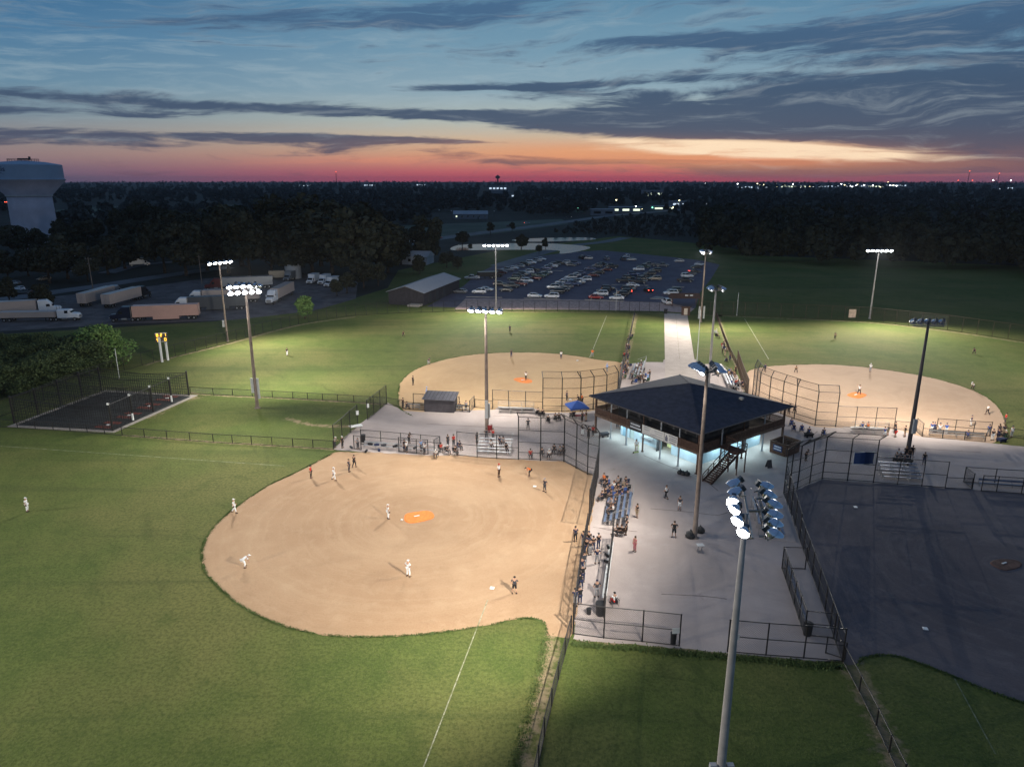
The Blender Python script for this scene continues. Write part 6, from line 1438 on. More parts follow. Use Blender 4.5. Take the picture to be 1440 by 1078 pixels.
    for q in ('shirt', 'trousers', 'shorts'): PM[pn, q].materials.clear(); PM[pn, q].name = q
CHAIRM = {}
def camp_chair(p, rz, label, colr='navy'):
    if 'seat' not in CHAIRM:
        CHAIRM['seat'] = MB().add([(-.27, -.22, .45), (.27, -.22, .45), (.27, .26, .41), (-.27, .26, .41), (-.27, -.22, .42), (.27, -.22, .42), (.27, .26, .38), (-.27, .26, .38)], [(0, 1, 2, 3), (7, 6, 5, 4), (0, 4, 5, 1), (1, 5, 6, 2), (2, 6, 7, 3), (3, 7, 4, 0)]).mesh('seat')
        CHAIRM['back'] = MB().bar((0, .27, .42), (0, .38, .92), .54, .03, up=(1, 0, 0)).mesh('backrest')
        f = MB()
        for s_ in (-1, 1):
            f.tube((s_*.30, -.26, 0), (s_*.30, .30, .62), .013, n=5); f.tube((s_*.30, .30, 0), (s_*.30, -.26, .62), .013, n=5); f.tube((s_*.30, .27, .0), (s_*.30, .40, .95), .013, n=5); f.bar((s_*.31, -.28, .63), (s_*.31, .30, .63), .06, .025)
        f.tube((-.3, -.26, .02), (.3, .30, .42), .011, n=5); f.tube((.3, -.26, .02), (-.3, .30, .42), .011, n=5); CHAIRM['frame'] = f.mesh('frame', M_BLACK)
    t = thing('camp_chair', label, 'chair', p, rz, 'folding chairs of the spectators')
    link('seat', CHAIRM['seat'], t, m=CLOTH[colr]); link('backrest', CHAIRM['back'], t, m=CLOTH[colr]); link('frame', CHAIRM['frame'], t)
    return t
def turn(x, y, rz): c_, s_ = math.cos(rz), math.sin(rz); return x*c_-y*s_, x*s_+y*c_
NPEOPLE = [0]
def person(p, ps, rz, top, bottom, head, label, group=None, z=0.0, shorts=False, sc=1.0, shoes='black', cap=True, glove=False):
    NPEOPLE[0] += 1
    b = link('person', PM[ps, 'body'], None, (p.x, p.y, z+0.012), (0, 0, rz)); b.scale = (sc,)*3
    tag(b, label, 'person', group)
    if not hasattr(person, 'k'): person.k = 0
    link('shirt', PM[ps, 'shirt'], b, m=CLOTH[top]); link('shorts' if shorts else 'trousers', PM[ps, 'shorts' if shorts else 'trousers'], b, m=CLOTH[bottom])
    if head == 'long': link('hair', PM[ps, 'long_hair'], b, m=CLOTH['brown'])
    elif head in ('brown', 'blond') or not cap: link('hair', PM[ps, 'hair'], b, m=CLOTH[head])
    else: link('cap', PM[ps, 'cap'], b, m=CLOTH[head])
    link('eyes', PM[ps, 'eyes'], b); link('shoes', PM[ps, 'shoes'], b, m=CLOTH[shoes])
    if glove:
        h = Vector(POSES[ps]['haL']); MB().lathe([(.02, -.10), (.085, -.06), (.10, .02), (.06, .09), (.01, .11)], 8, Matrix.Translation(h) @ Matrix.Diagonal((.6, 1, 1, 1))).build('glove', CLOTH['brown'], b)
    return b
def face(a, b):   # angle so that a person at a looks to b
    d = Vector((b[0]-a[0], b[1]-a[1])); return math.atan2(d.y, d.x)+math.pi/2
HA, HB, HC = at(752, 684), at(802, 562), at(1125, 572)
def P_(px, py, ps, look, top, bottom, head, label, **k):
    p = at(px, py); look = at(*look) if isinstance(look, tuple) else look
    return person(p, ps, face(p, look), top, bottom, head, label, **k)
G_ = 'players on the tan infield'
P_(39, 719, 'stand', HA, 'white', 'white', 'white', 'player in white standing alone in the near outfield at far left', glove=True)
P_(330, 721, 'walk', HA, 'white', 'white', 'white', 'player in white walking at the left edge of the tan infield', glove=True)
P_(345, 797, 'bend', (400, 780), 'white', 'white', 'white', 'player in white bending down at the left edge of the tan infield')
P_(437.5, 672, 'stand', HA, 'red', 'black', 'black', 'umpire in a red shirt and black trousers on the tan infield')
P_(470, 675, 'walk', HA, 'white', 'white', 'white', 'player in white near third base left of two dark uniformed men', glove=True)
P_(491, 663, 'stand', HA, 'charcoal', 'charcoal', 'black', 'man in dark grey facing the plate near the third base dugout')
P_(498.5, 657, 'walk', (530, 640), 'black', 'black', 'black', 'man in black nearest the third base dugout')
P_(546, 729, 'phone', HA, 'white', 'white', 'white', 'pitcher in white left of the orange mat', glove=True)
P_(574.5, 810, 'akimbo', HA, 'white', 'white', 'white', 'player in white standing in the middle of the tan infield below the mat', glove=True)
P_(723.5, 834, 'akimbo', HA, 'charcoal', 'black', 'black', 'man in dark shirt beside the first base bag', shorts=True)
P_(701.5, 670, 'stand', (752, 684), 'white', 'brown', 'red', 'player in white and red before the silver bleacher', sc=1.02)
P_(744, 669, 'bend', (700, 673), 'orange', 'black', 'black', 'umpire in an orange shirt bending down behind the plate')
P_(766, 691, 'akimbo', (700, 720), 'charcoal', 'charcoal', 'grey', 'man in dark grey at the plate with hands on hips')
P_(809, 761, 'stand', HA, 'navy', 'black', 'black', 'man in dark clothes standing on the infield edge outside the crowded dugout')
# far left field
GB = 'players on the far infield and outfield'
for (x, y, ps, t_, b_, h_, lb) in [(567, 473.5, 'ready', 'black', 'black', 'black', 'dark uniformed outfielder left of the near plaza pole'), (717, 467, 'stand', 'navy', 'black', 'black', 'dark uniformed outfielder below the bright lamp row of the plaza pole'), (404, 500, 'stand', 'black', 'white', 'black', 'outfielder in black and white at the far left of the lit outfield'),
    (719, 502.5, 'stand', 'charcoal', 'navy', 'navy', 'infielder on the back edge of the far infield'), (603, 512.5, 'ready', 'navy', 'grey', 'navy', 'infielder on the grass edge at the upper left of the far infield'), (581, 541, 'akimbo', 'black', 'black', 'black', 'dark infielder at the left tip of the far infield'), (600, 557, 'stand', 'skyblue', 'skyblue', 'skyblue', 'person in light blue above the roofed dugout'),
    (739.5, 535, 'throw', 'white', 'black', 'black', 'pitcher on the far orange mat'), (789, 504.5, 'stand', 'white', 'navy', 'black', 'infielder in white shirt at the back right of the far infield'), (833, 502, 'akimbo', 'orange', 'grey', 'black', 'umpire in an orange shirt at the far foul line'), (853.5, 523, 'stand', 'skyblue', 'grey', 'skyblue', 'person in light blue by the far backstop'),
    (797, 563, 'stand', 'navy', 'black', 'black', 'batter in dark clothes at the far plate'), (813.5, 567, 'ready', 'black', 'black', 'black', 'catcher in black beside the orange umpire at the far plate'), (818.5, 567.5, 'lean', 'orange', 'black', 'black', 'umpire in orange leaning at the far plate')]:
    P_(x, y, ps, HB, t_, b_, h_, lb, group=GB)
GC = 'players on the pinkish infield and right outfield'
for (x, y, ps, t_, b_, h_, lb) in [(1174, 477.5, 'akimbo', 'tan', 'black', 'black', 'outfielder in the bright patch of the right outfield'), (1369.5, 498, 'ready', 'charcoal', 'black', 'black', 'outfielder at the right in the right outfield'), (1119, 524, 'ready', 'tan', 'black', 'brown', 'infielder at the left of the pinkish infield'), (1223.5, 523, 'stand', 'white', 'grey', 'white', 'infielder at the back edge of the pinkish infield'),
    (1208, 554.5, 'throw', 'white', 'black', 'black', 'pitcher on the orange mat of the pinkish infield'), (1367.5, 548, 'ready', 'white', 'black', 'white', 'infielder at the right grass edge of the pinkish infield'), (1388, 583, 'walk', 'white', 'black', 'tan', 'man in white shirt and black trousers near the red shirted man'), (1365, 599, 'stand', 'navy', 'white', 'navy', 'player in front of the pinkish infield dugout'),
    (1413, 595.5, 'stand', 'red', 'charcoal', 'brown', 'umpire in a red shirt at the grass edge on the right'), (1109, 582, 'lean', 'red', 'black', 'black', 'umpire in red at the right roof corner of the pavilion'), (1117, 581, 'ready', 'navy', 'black', 'navy', 'catcher in dark clothes beside the red umpire at the roof corner'), (1075.5, 523, 'stand', 'navy', 'black', 'black', 'coach in navy at the upper left of the pinkish infield')]:
    P_(x, y, ps, HC, t_, b_, h_, lb, group=GC)
# people on the plaza
P_(936.5, 701, 'walk', (905, 690), 'white', 'black', 'brown', 'person in a white top walking on the plaza nearest the pavilion front')
P_(955.5, 717, 'stand', (930, 740), 'charcoal', 'white', 'brown', 'person in dark top and white shorts left of the grey pole', shorts=True)
P_(895.5, 728, 'phone', (870, 735), 'black', 'tan', 'long', 'woman with long hair beside the blue grey bleacher', shorts=True)
P_(947.5, 755, 'akimbo', (940, 800), 'black', 'black', 'brown', 'man in black standing near the grey pole', shorts=True, sc=1.06)
P_(892.5, 775, 'phone', (880, 780), 'pink', 'pink', 'long', 'woman in pink standing alone on the plaza', sc=.98)
P_(894.5, 634, 'stand', (900, 660), 'white', 'tan', 'brown', 'person in white on a small scooter under the pavilion front')
P_(742.5, 603.5, 'akimbo', (760, 640), 'charcoal', 'black', 'black', 'man in dark clothes standing alone behind the tall backstop')
P_(818.5, 593, 'stand', (790, 585), 'charcoal', 'black', 'black', 'left of two people standing by the blue canopy'); P_(824, 592, 'stand', (790, 585), 'brown', 'tan', 'brown', 'right of two people standing by the blue canopy', shorts=True)
P_(819, 612, 'lean', (790, 630), 'charcoal', 'white', 'black', 'person leaning at the tan infield backstop left of two standing people'); P_(827.5, 615.5, 'akimbo', (800, 640), 'black', 'black', 'black', 'person in black behind the angled backstop'); P_(833.8, 613.5, 'stand', (800, 640), 'red', 'black', 'brown', 'person in a red top behind the angled backstop')
P_(671, 624, 'stand', HA, 'charcoal', 'black', 'black', 'person standing at the left end of the silver bleacher')
P_(684, 618, 'stand', HA, 'charcoal', 'charcoal', 'brown', 'person standing left behind the silver bleacher'); P_(693.4, 618, 'stand', HA, 'red', 'black', 'brown', 'person in red standing behind the silver bleacher')
for (x, y, rw, t_, lb) in [(690, 640.6, 2, 'white', 'person in white seated low on the silver bleacher'), (702, 641.2, 3, 'navy', 'left of two seated high on the silver bleacher'), (707, 641.5, 3, 'grey', 'right of two seated high on the silver bleacher'), (712, 641.7, 1, 'black', 'person in black seated at the right end of the silver bleacher')]:
    p = at(x, y); q = p+Vector((0.03, 1.0, 0)).normalized()*(0.45+.62*rw-.1); person(q, 'sit', face(q, HA), t_, 'charcoal', 'black', lb, z=.46+.24*rw-.45)
def seated(px, py, look, top, bottom, head, label, chair='navy', group='spectators on folding chairs', ps='sit', ch=True, z=0.0):
    p = at(px, py); rz = face(p, look if not isinstance(look, tuple) else at(*look))
    if ch: camp_chair(p+Vector((*turn(0, .12, rz), 0)), rz, 'chair under the '+label, chair)
    person(p, ps, rz, top, bottom, head, label, group=group, z=z)
for i, (x, y, t_, c_, lb) in enumerate([(746, 644, 'red', 'navy', 'seated person in dark red behind the tall backstop'), (762, 642, 'charcoal', 'black', 'seated person in dark clothes left of a white dressed one'), (772, 644, 'white', 'charcoal', 'seated person in white in the middle behind the tall backstop'), (779, 637, 'black', 'black', 'seated person in black right behind the tall backstop'), (787, 639, 'grey', 'navy', 'seated person in grey right behind the tall backstop'), (791.5, 638, 'charcoal', 'black', 'rightmost seated person behind the tall backstop')]):
    seated(x, y, HA, t_, 'charcoal', ['black', 'brown', 'white', 'black', 'brown', 'black'][i], lb, c_)
for i, (x, y, t_, lb) in enumerate([(757, 584, 'charcoal', 'left of two seated behind the far backstop'), (763.5, 585, 'black', 'right of two seated behind the far backstop'), (771, 594, 'black', 'seated person in black nearest the far backstop group'), (781, 591.5, 'charcoal', 'seated person in the middle of the far backstop group'), (786, 591, 'brown', 'seated person at the right of the far backstop group'), (803, 588, 'charcoal', 'seated person left of the blue canopy'), (807, 587, 'navy', 'seated person under the blue canopy')]):
    seated(x, y, HB, t_, 'charcoal', 'black', lb, 'black')
seated(848, 679, (790, 690), 'orange', 'charcoal', 'brown', 'seated person in a bright orange shirt by the side fence', 'charcoal')
# third base dugout
for (x, y, ps, t_, b_, h_, lb) in [(471, 629.5, 'lean', 'grey', 'charcoal', 'white', 'left of two people at the end of the low fence'), (481.7, 629.5, 'stand', 'black', 'black', 'white', 'right of two people at the end of the low fence'), (503.4, 631, 'akimbo', 'grey', 'charcoal', 'grey', 'player in grey at the outer end of the third base dugout'),
    (572, 636, 'stand', 'white', 'charcoal', 'white', 'player standing in front of the third base dugout'), (575.5, 623, 'lean', 'black', 'black', 'black', 'person in black behind the third base dugout'), (569, 634, 'stand', 'black', 'charcoal', 'black', 'player in black beside a white one in the third base dugout'), (597, 638.5, 'lean', 'white', 'charcoal', 'navy', 'player in white leaning at the third base dugout front'), (592.5, 634, 'stand', 'skyblue', 'charcoal', 'white', 'player in light blue inside the third base dugout')]:
    P_(x, y, ps, HA, t_, b_, h_, lb, group='people at the third base dugout')
seated(613, 643, (580, 700), 'white', 'charcoal', 'white', 'person in a white cap crouching at the third base dugout corner', 'charcoal', ps='hunch')
for i, (x, y, t_, h_, lb) in enumerate([(621, 635, 'red', 'brown', 'seated person in red beside the third base dugout end'), (630, 638, 'charcoal', 'white', 'seated person in dark clothes right of the one in red'), (641, 639, 'black', 'black', 'seated person in black next to the fence post')]): seated(x, y, HA, t_, 'charcoal', h_, lb, 'black')
P_(630, 627, 'stand', HA, 'charcoal', 'charcoal', 'brown', 'standing person left of the one in red behind the fence'); P_(638, 627, 'stand', HA, 'red', 'charcoal', 'brown', 'standing person in red behind the fence post'); seated(647, 632, HA, 'navy', 'charcoal', 'black', 'seated person behind the fence post with a blue chair', 'blue')
# dugout right of the tan infield
rd = random.Random(5)
for i, (x, y, ps) in enumerate([(820, 768, 'stand'), (824.6, 778, 'akimbo'), (829.5, 780, 'stand'), (834, 775, 'fold'), (839.5, 792, 'akimbo'), (841.5, 771, 'stand'), (822, 799, 'lean'), (819.5, 818, 'lean'), (818, 806, 'stand'), (816.5, 826, 'bend'), (839, 839, 'akimbo'), (815.5, 849, 'lean'), (809, 852, 'lean'), (828, 768, 'stand')]):
    lb = ['uppermost player leaning on the crowded dugout fence', 'second player behind the crowded dugout fence', 'player between others in the crowded dugout', 'player with folded arms in the crowded dugout', 'player with hands on hips nearest the white bench top', 'tall player at the upper end of the white bench', 'player leaning on the fence in the middle of the crowded dugout', 'lower of the players leaning on the dugout fence', 'player behind the leaning ones in the crowded dugout', 'player bending at the dugout fence', 'player standing alone near the lower end of the white bench', 'player above the lower dugout corner', 'player at the lower corner of the crowded dugout', 'player at the back of the crowded dugout group'][i]
    P_(x, y, ps, HA if ps != 'fold' else (860, 820), ['navy', 'black', 'charcoal', 'black'][i % 4], ['charcoal', 'grey', 'black', 'navy'][(i*2+1) % 4], ['black', 'navy', 'charcoal'][i % 3], lb, group='players crowding the dugout right of the tan infield')
for k, (x, y) in enumerate([(853.5, 776), (852, 788), (851.5, 797)]):
    p = at(x, y); t = thing('sports_bag', ['dark bag at the top of the white bench', 'dark bag second on the white bench', 'dark bag third on the white bench'][k], 'bag', p+Vector((0.1, 0, 0.47)), 0.4*k, 'bags in the dugouts'); MB().lathe([(.02, -.32), (.14, -.28), (.17, 0), (.14, .28), (.02, .32)], 8, Matrix.Translation((0, 0, .15)) @ Matrix.Rotation(R(90), 4, 'X')).build('bag_body', CLOTH['black'], t); MB().bar((0, -.12, .31), (0, .12, .31), .03, .03).build('strap', CLOTH['white'], t)
for k, (x, y) in enumerate([(521, 630), (530, 631), (540, 631.5), (556, 633), (570, 634), (584, 635), (515, 635.5), (533, 633.8), (494, 630)]):
    p = at(x, y); z = .47 if k < 6 else 0.0; t = thing('sports_bag', 'dark sports bag in the third base dugout '+['at its outer end', 'second along the bench', 'third along the bench', 'in the middle of the bench', 'right of the bench middle', 'near the right end of the bench', 'on the ground at the outer opening', 'on the ground before the bench', 'on the ground outside the dugout'][k], 'bag', p+Vector((0, .0, z)), 1.3+.3*k, 'bags in the dugouts')
    MB().lathe([(.02, -.38), (.16, -.33), (.19, 0), (.16, .33), (.02, .38)], 8, Matrix.Translation((0, 0, .17)) @ Matrix.Rotation(R(90), 4, 'X')).build('bag_body', CLOTH[['black', 'navy', 'charcoal'][k % 3]], t); MB().bar((0, -.14, .35), (0, .14, .35), .03, .03).build('strap', CLOTH['grey'], t)
# spectators at the blue grey bleacher
cl = [(845, 704, 'navy'), (850, 699, 'black'), (856, 694, 'charcoal'), (862, 690, 'white'), (868, 693, 'black'), (874, 696, 'navy'), (880, 692, 'charcoal'), (866, 700, 'brown'), (858, 702, 'charcoal'), (873, 703, 'blue'), (881, 703, 'black'), (852, 685, 'black'), (868, 683, 'grey'), (879, 684, 'charcoal')]
wh_ = ['at the fence end', 'second from the fence', 'third from the fence', 'with a white top', 'in black behind the white top', 'in navy', 'at the plaza side', 'in brown', 'left of the brown shirt', 'on the blue chair', 'rightmost', 'farthest by the fence', 'farthest in the middle', 'farthest at the plaza side']
for i, (x, y, t_) in enumerate(cl): seated(x, y, (790, 712), t_, ['charcoal', 'tan', 'black'][i % 3], ['brown', 'black', 'navy', 'long'][i % 4], 'spectator above the blue grey bleacher, '+wh_[i], ['black', 'navy', 'blue'][i % 3], 'spectators around the blue grey bleacher')
for i, (x, y, t_, zz) in enumerate([(857, 726, 'black', .24), (860, 728, 'white', .48), (863, 722, 'charcoal', .72), (858, 716, 'grey', .24)]): seated(x, y, (790, 730), t_, 'charcoal', 'brown', ['spectator in black on the front planks of the blue grey bleacher', 'spectator in white in the middle of the blue grey bleacher', 'spectator high on the blue grey bleacher', 'spectator in grey on the blue grey bleacher'][i], ch=False, z=zz, group='spectators around the blue grey bleacher')
for i, (x, y, ps, t_) in enumerate([(872, 753, 'sit', 'black'), (866, 752, 'sit', 'charcoal'), (880, 752, 'stand', 'black'), (881, 744, 'stand', 'charcoal')]):
    lb = ['seated person in black below the blue grey bleacher', 'seated person in dark grey below the blue grey bleacher', 'standing person in black below the blue grey bleacher', 'standing person in grey behind the blue grey bleacher'][i]
    if ps == 'sit': seated(x, y, (800, 750), t_, 'charcoal', 'brown', lb, 'brown')
    else: P_(x, y, ps, (800, 745), t_, 'black', 'black', lb)
seated(863, 850, (820, 800), 'white', 'red', 'black', 'seated person in white and red behind the lower end of the dugout', 'charcoal')
# roofed dugout
for (x, y, ps, t_, lb) in [(641, 575, 'sit', 'charcoal', 'player in dark grey right beside the roofed dugout wall'), (647, 575.5, 'sit', 'black', 'player in black on the short bench right of the roofed dugout'), (655.5, 577.5, 'stand', 'grey', 'player in grey right of the roofed dugout'), (567, 573.5, 'stand', 'black', 'player in black at the left end of the roofed dugout fence'), (573, 575, 'sit', 'charcoal', 'player seated left of the roofed dugout')]:
    P_(x, y, ps, (700, 540), t_, 'charcoal', 'black', lb, group='players at the roofed dugout')
# crowds left and right of the walkway
rc2 = random.Random(11); PAL = ['charcoal', 'black', 'grey', 'white', 'navy', 'tan', 'red', 'brown', 'charcoal', 'black', 'navy', 'grey']
names = dict(charcoal='dark grey', skyblue='light blue', brown='brown', tan='tan')
SEEN = set()
def crowd(n, quad, look, where, group, pst=('sit', 'sit', 'stand', 'hunch', 'stand'), zf=lambda f: 0.0):
    q = [at(*v) for v in quad]; used = []
    for i in range(n):
        for _ in range(40):
            a, b = rc2.random(), rc2.random(); p = q[0].lerp(q[1], a).lerp(q[3].lerp(q[2], a), b)
            if all((p-u).length > .62 for u in used): break
        used.append(p)
        for _ in range(60):
            ps = rc2.choice(pst); t_ = rc2.choice(PAL); h_ = rc2.choice(['brown', 'black', 'white', 'navy', 'long', 'blond']); cc_ = rc2.choice(['navy', 'black', 'green', 'blue', 'charcoal', 'red'])
            nm = names.get(t_, t_); cn_ = names.get(cc_, cc_)
            lb = '%s spectator in %s with %s %s' % ('standing' if ps in ('stand', 'lean', 'fold', 'akimbo') else 'seated', nm, {'brown': 'brown hair', 'long': 'long hair', 'blond': 'fair hair'}.get(h_, h_+' cap'), where)
            lc = '%s chair of the %s clad spectator %s' % (cn_, nm, where)
            if lb not in SEEN and (ps not in ('sit', 'hunch') or lc not in SEEN): break
        SEEN.add(lb); rz = face(p, at(*look))+rc2.uniform(-.4, .4)
        if ps in ('sit', 'hunch'): SEEN.add(lc); camp_chair(p+Vector((*turn(0, .12, rz), 0)), rz, lc, cc_)
        person(p, ps, rz, t_, rc2.choice(['charcoal', 'black', 'tan', 'navy']), h_, lb, group=group, shorts=rc2.random() < .35)
crowd(14, [(874, 516), (884, 514), (886, 533), (872, 534)], (800, 535), 'behind the far backstop side fence', 'spectators left of the walkway')
crowd(17, [(889, 521), (903, 515), (911, 541), (889, 541)], (800, 535), 'on the plaza left of the walkway', 'spectators left of the walkway')
crowd(9, [(883, 475), (888, 475), (882, 510), (876, 510)], (840, 480), 'along the right edge of the far outfield', 'spectators along the far foul line')
crowd(15, [(1022, 527), (1034, 525), (1046, 552), (1028, 552)], (1090, 540), 'by the brown fence at right', 'spectators right of the walkway')
crowd(7, [(1010, 488), (1019, 488), (1028, 510), (1016, 510)], (1070, 500), 'on the grass right of the walkway', 'spectators on the grass right of the walkway')
P_(910.5, 536, 'stand', (880, 520), 'skyblue', 'skyblue', 'brown', 'person in light blue standing at the right of the walkway side crowd'); P_(913.2, 532, 'stand', (880, 520), 'black', 'charcoal', 'black', 'person in black behind the light blue one')
seated(1007.5, 470, (1060, 480), 'white', 'white', 'white', 'person in white seated highest on the grass right of the walkway', 'white'); seated(1009.5, 475, (1060, 480), 'black', 'charcoal', 'black', 'person in black seated below the white one on the grass', 'black')
# pinkish infield side
for i, (x, y, t_, lb) in enumerate([(1112.6, 599, 'blue', 'seated person in blue nearest the roof corner'), (1116, 606, 'navy', 'seated person left of two in blue behind the pinkish infield backstop'), (1127, 607, 'blue', 'seated person in blue between two others'), (1137, 611.5, 'navy', 'seated person with a dark cart behind the pinkish infield backstop'), (1157.6, 612.5, 'charcoal', 'seated person at the top of the dark backstop')]): seated(x, y, HC, t_, 'charcoal', ['navy', 'black', 'white', 'navy', 'black'][i], lb, 'blue')
for i, (x, t_, lb) in enumerate([(1205, 'blue', 'person in blue seated on the low bleacher'), (1213, 'orange', 'person in orange seated on the low bleacher')]):
    p = at(x, 604.2); q = p+Vector((0, -1.3, 0)); person(q, 'sit', face(q, (q.x, q.y+50, 0)), t_, 'charcoal', 'navy', lb, z=.5)
for (x, y, ps, t_, b_, lb) in [(1248, 612.5, 'stand', 'charcoal', 'tan', 'standing person in dark grey behind the low bleacher'), (1243, 615.5, 'stand', 'blue', 'white', 'standing child in blue and white behind the low bleacher'), (1258, 608.5, 'stand', 'black', 'black', 'standing person in black at the fence link'), (1258.8, 614.5, 'lean', 'charcoal', 'red', 'person in grey with red shorts behind the low bleacher'), (1272, 614, 'fold', 'black', 'tan', 'standing person in black left of the dark pole'), (1133, 647.5, 'lean', 'charcoal', 'black', 'person leaning at the dark infield backstop'), (1282, 643, 'stand', 'black', 'black', 'standing person right of the dark pole foot'), (1298.8, 653, 'stand', 'black', 'navy', 'standing person alone behind the dark blue bleacher')]:
    P_(x, y, ps, HC if y < 630 else (1260, 700), t_, b_, 'black', lb, shorts=b_ in ('tan', 'red', 'white'))
crowd(7, [(1260, 641), (1282, 641), (1280, 650), (1258, 650)], (1240, 700), 'around the foot of the dark pole', 'people around the dark pole foot')
for i, (x, y, ps, t_) in enumerate([(1309.6, 608.5, 'stand', 'blue'), (1313, 609, 'lean', 'navy'), (1320.4, 610, 'stand', 'white'), (1329.8, 610.5, 'lean', 'blue'), (1359.7, 616.2, 'sit', 'blue'), (1389.6, 612, 'akimbo', 'blue'), (1395, 619, 'stand', 'charcoal'), (1402.8, 618, 'stand', 'navy'), (1422, 614.5, 'stand', 'white')]):
    P_(x, y, ps, (1300, 560), t_, ['white', 'navy', 'grey'][i % 3], 'navy', ['leftmost player in the pinkish infield dugout', 'player second from the left in the pinkish infield dugout', 'player in white in the pinkish infield dugout', 'player leaning on the front of the pinkish infield dugout', 'player seated alone in the pinkish infield dugout', 'player at the right end of the pinkish infield dugout', 'person left of the dark cart at the right edge', 'person in navy at the dark cart', 'person in white right of the dark cart'][i], group='people at the pinkish infield dugout')
crowd(4, [(1400, 611), (1414, 612), (1414, 617), (1400, 616)], (1360, 580), 'beside the dark cart at the right edge', 'people beside the dark cart')
def cart(px, rz, label, c='blue'):
    p = at(*px); t = thing('wagon', label, 'wagon', p, rz); MB().add([(-.5, -.3, .25), (.5, -.3, .25), (.5, .3, .25), (-.5, .3, .25), (-.62, -.38, .62), (.62, -.38, .62), (.62, .38, .62), (-.62, .38, .62)], [(3, 2, 1, 0), (0, 1, 5, 4), (1, 2, 6, 5), (2, 3, 7, 6), (3, 0, 4, 7), (4, 5, 6, 7)]).build('tub', CLOTH[c], t)
    MB().tube((.6, 0, .3), (1.2, 0, .85), .02).bar((1.2, -.14, .85), (1.2, .14, .85), .03).build('handle', M_BLACK, t)
    for a in (-.4, .4):
        for b in (-.32, .32): MB().lathe([(.02, -.04), (.13, -.04), (.13, .04), (.02, .04)], 10, Matrix.Translation((a, b, .14)) @ Matrix.Rotation(R(90), 4, 'X')).build('wheel', M_TYRE, t)
cart((1408, 621.5), .2, 'dark wagon with a white top by the pinkish infield dugout', 'navy'); cart((1262, 649), .3, 'dark wagon left of the dark pole foot', 'black'); cart((1276, 653), .5, 'dark wagon right below the dark pole foot', 'black'); cart((850, 574 + 40), .3, 'dark stroller under the left pavilion corner', 'charcoal'); cart((1137, 614.5), .1, 'dark wagon before a seated person behind the pinkish infield backstop', 'black')
t = thing('scooter', 'small yellow green scooter under the person in white', 'scooter', at(894, 636.5), .4); MB().box((0, 0, .12), (.8, .28, .06)).tube((.36, 0, .12), (.42, 0, .95), .03).bar((.42, -.2, .95), (.42, .2, .95), .04).build('deck', mat('lime_paint', (.35, .40, .10), .5), t)
for x in (-.36, .36): MB().lathe([(.02, -.05), (.10, -.05), (.10, .05), (.02, .05)], 10, Matrix.Translation((x, 0, .10)) @ Matrix.Rotation(R(90), 4, 'X')).build('wheel', M_TYRE, t)
for i, (x, y, ps, t_, lb) in enumerate([(873, 603, 'stand', 'blue', 'person in blue under the left end of the pavilion'), (868, 602, 'stand', 'charcoal', 'person in dark clothes under the left end of the pavilion'), (1026, 647, 'sit', 'white', 'person under the pavilion stair landing')]):
    P_(x, y, ps, (850, 640), t_, 'charcoal', 'brown', lb)

# ------------------------------------------------------------------ trees
def leaf_mat(name, c, c2):
    m = bpy.data.materials.new(name); m.use_nodes = True; t = m.node_tree; b = t.nodes['Principled BSDF']; n = NT(t)
    oi = t.nodes.new('ShaderNodeObjectInfo'); tcn = t.nodes.new('ShaderNodeTexCoord')
    q = n.noise(tcn.outputs['Object'], 0.9, 3, .6)
    cc = n.mix(n.smooth(q, .35, .65), c, c2); cc = n.mix(n.m('MULTIPLY', oi.outputs['Random'], .45), cc, tuple(v*.6 for v in c))
    t.links.new(cc, b.inputs['Base Color']); b.inputs['Roughness'].default_value = .8; b.inputs['Specular IOR Level'].default_value = .15
    return m
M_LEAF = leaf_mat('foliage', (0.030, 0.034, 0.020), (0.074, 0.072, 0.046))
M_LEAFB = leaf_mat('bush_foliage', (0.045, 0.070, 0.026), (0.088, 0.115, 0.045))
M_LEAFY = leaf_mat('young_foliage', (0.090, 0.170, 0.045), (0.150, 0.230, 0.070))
M_LEAFF = leaf_mat('far_foliage_hazed', (0.048, 0.055, 0.055), (0.062, 0.070, 0.068))  # distance haze put into the colour: paler, bluer leaves for the far woods
def crown_arrays(rng, H, Rr, z0, n, leaf, clumps=16, squash=1.0, bushy=False):
    """leaf quads gathered in clumps over the crown's volume"""
    cen = []
    for _ in range(clumps):
        th = rng.uniform(0, 2*np.pi); u = rng.uniform(-.75, 1.0); rr = Rr*np.sqrt(max(.02, 1-u*u*.8))*rng.uniform(.35, .80)
        if bushy: u = rng.uniform(-1.1, 1.0); rr = Rr*rng.uniform(.2, 1.0)*(1.0 if u < .2 else 1.15-.75*u)
        cen.append((rr*np.cos(th), rr*np.sin(th), z0+(H-z0)*(.5+.42*u), Rr*rng.uniform(.30, .48)))
    cen = np.array(cen); idx = rng.integers(0, clumps, n); d = rng.normal(size=(n, 3)); d /= np.linalg.norm(d, axis=1)[:, None]
    rad_ = rng.uniform(.55, 1.08, n)**.6
    c = cen[idx, :3]+d*(cen[idx, 3]*rad_)[:, None]*np.array([1, 1, .85*squash])
    nrm = d*.7+rng.normal(size=(n, 3))*.55; nrm /= np.linalg.norm(nrm, axis=1)[:, None]
    t1 = np.cross(nrm, rng.normal(size=(n, 3))); t1 /= np.linalg.norm(t1, axis=1)[:, None]; t2 = np.cross(nrm, t1)
    s = (leaf*rng.uniform(.6, 1.3, n))[:, None]
    return np.stack([c-t1*s-t2*s*.6, c+t1*s*.2-t2*s*.9, c+t1*s+t2*s*.5, c-t1*s*.3+t2*s*.9], axis=1)
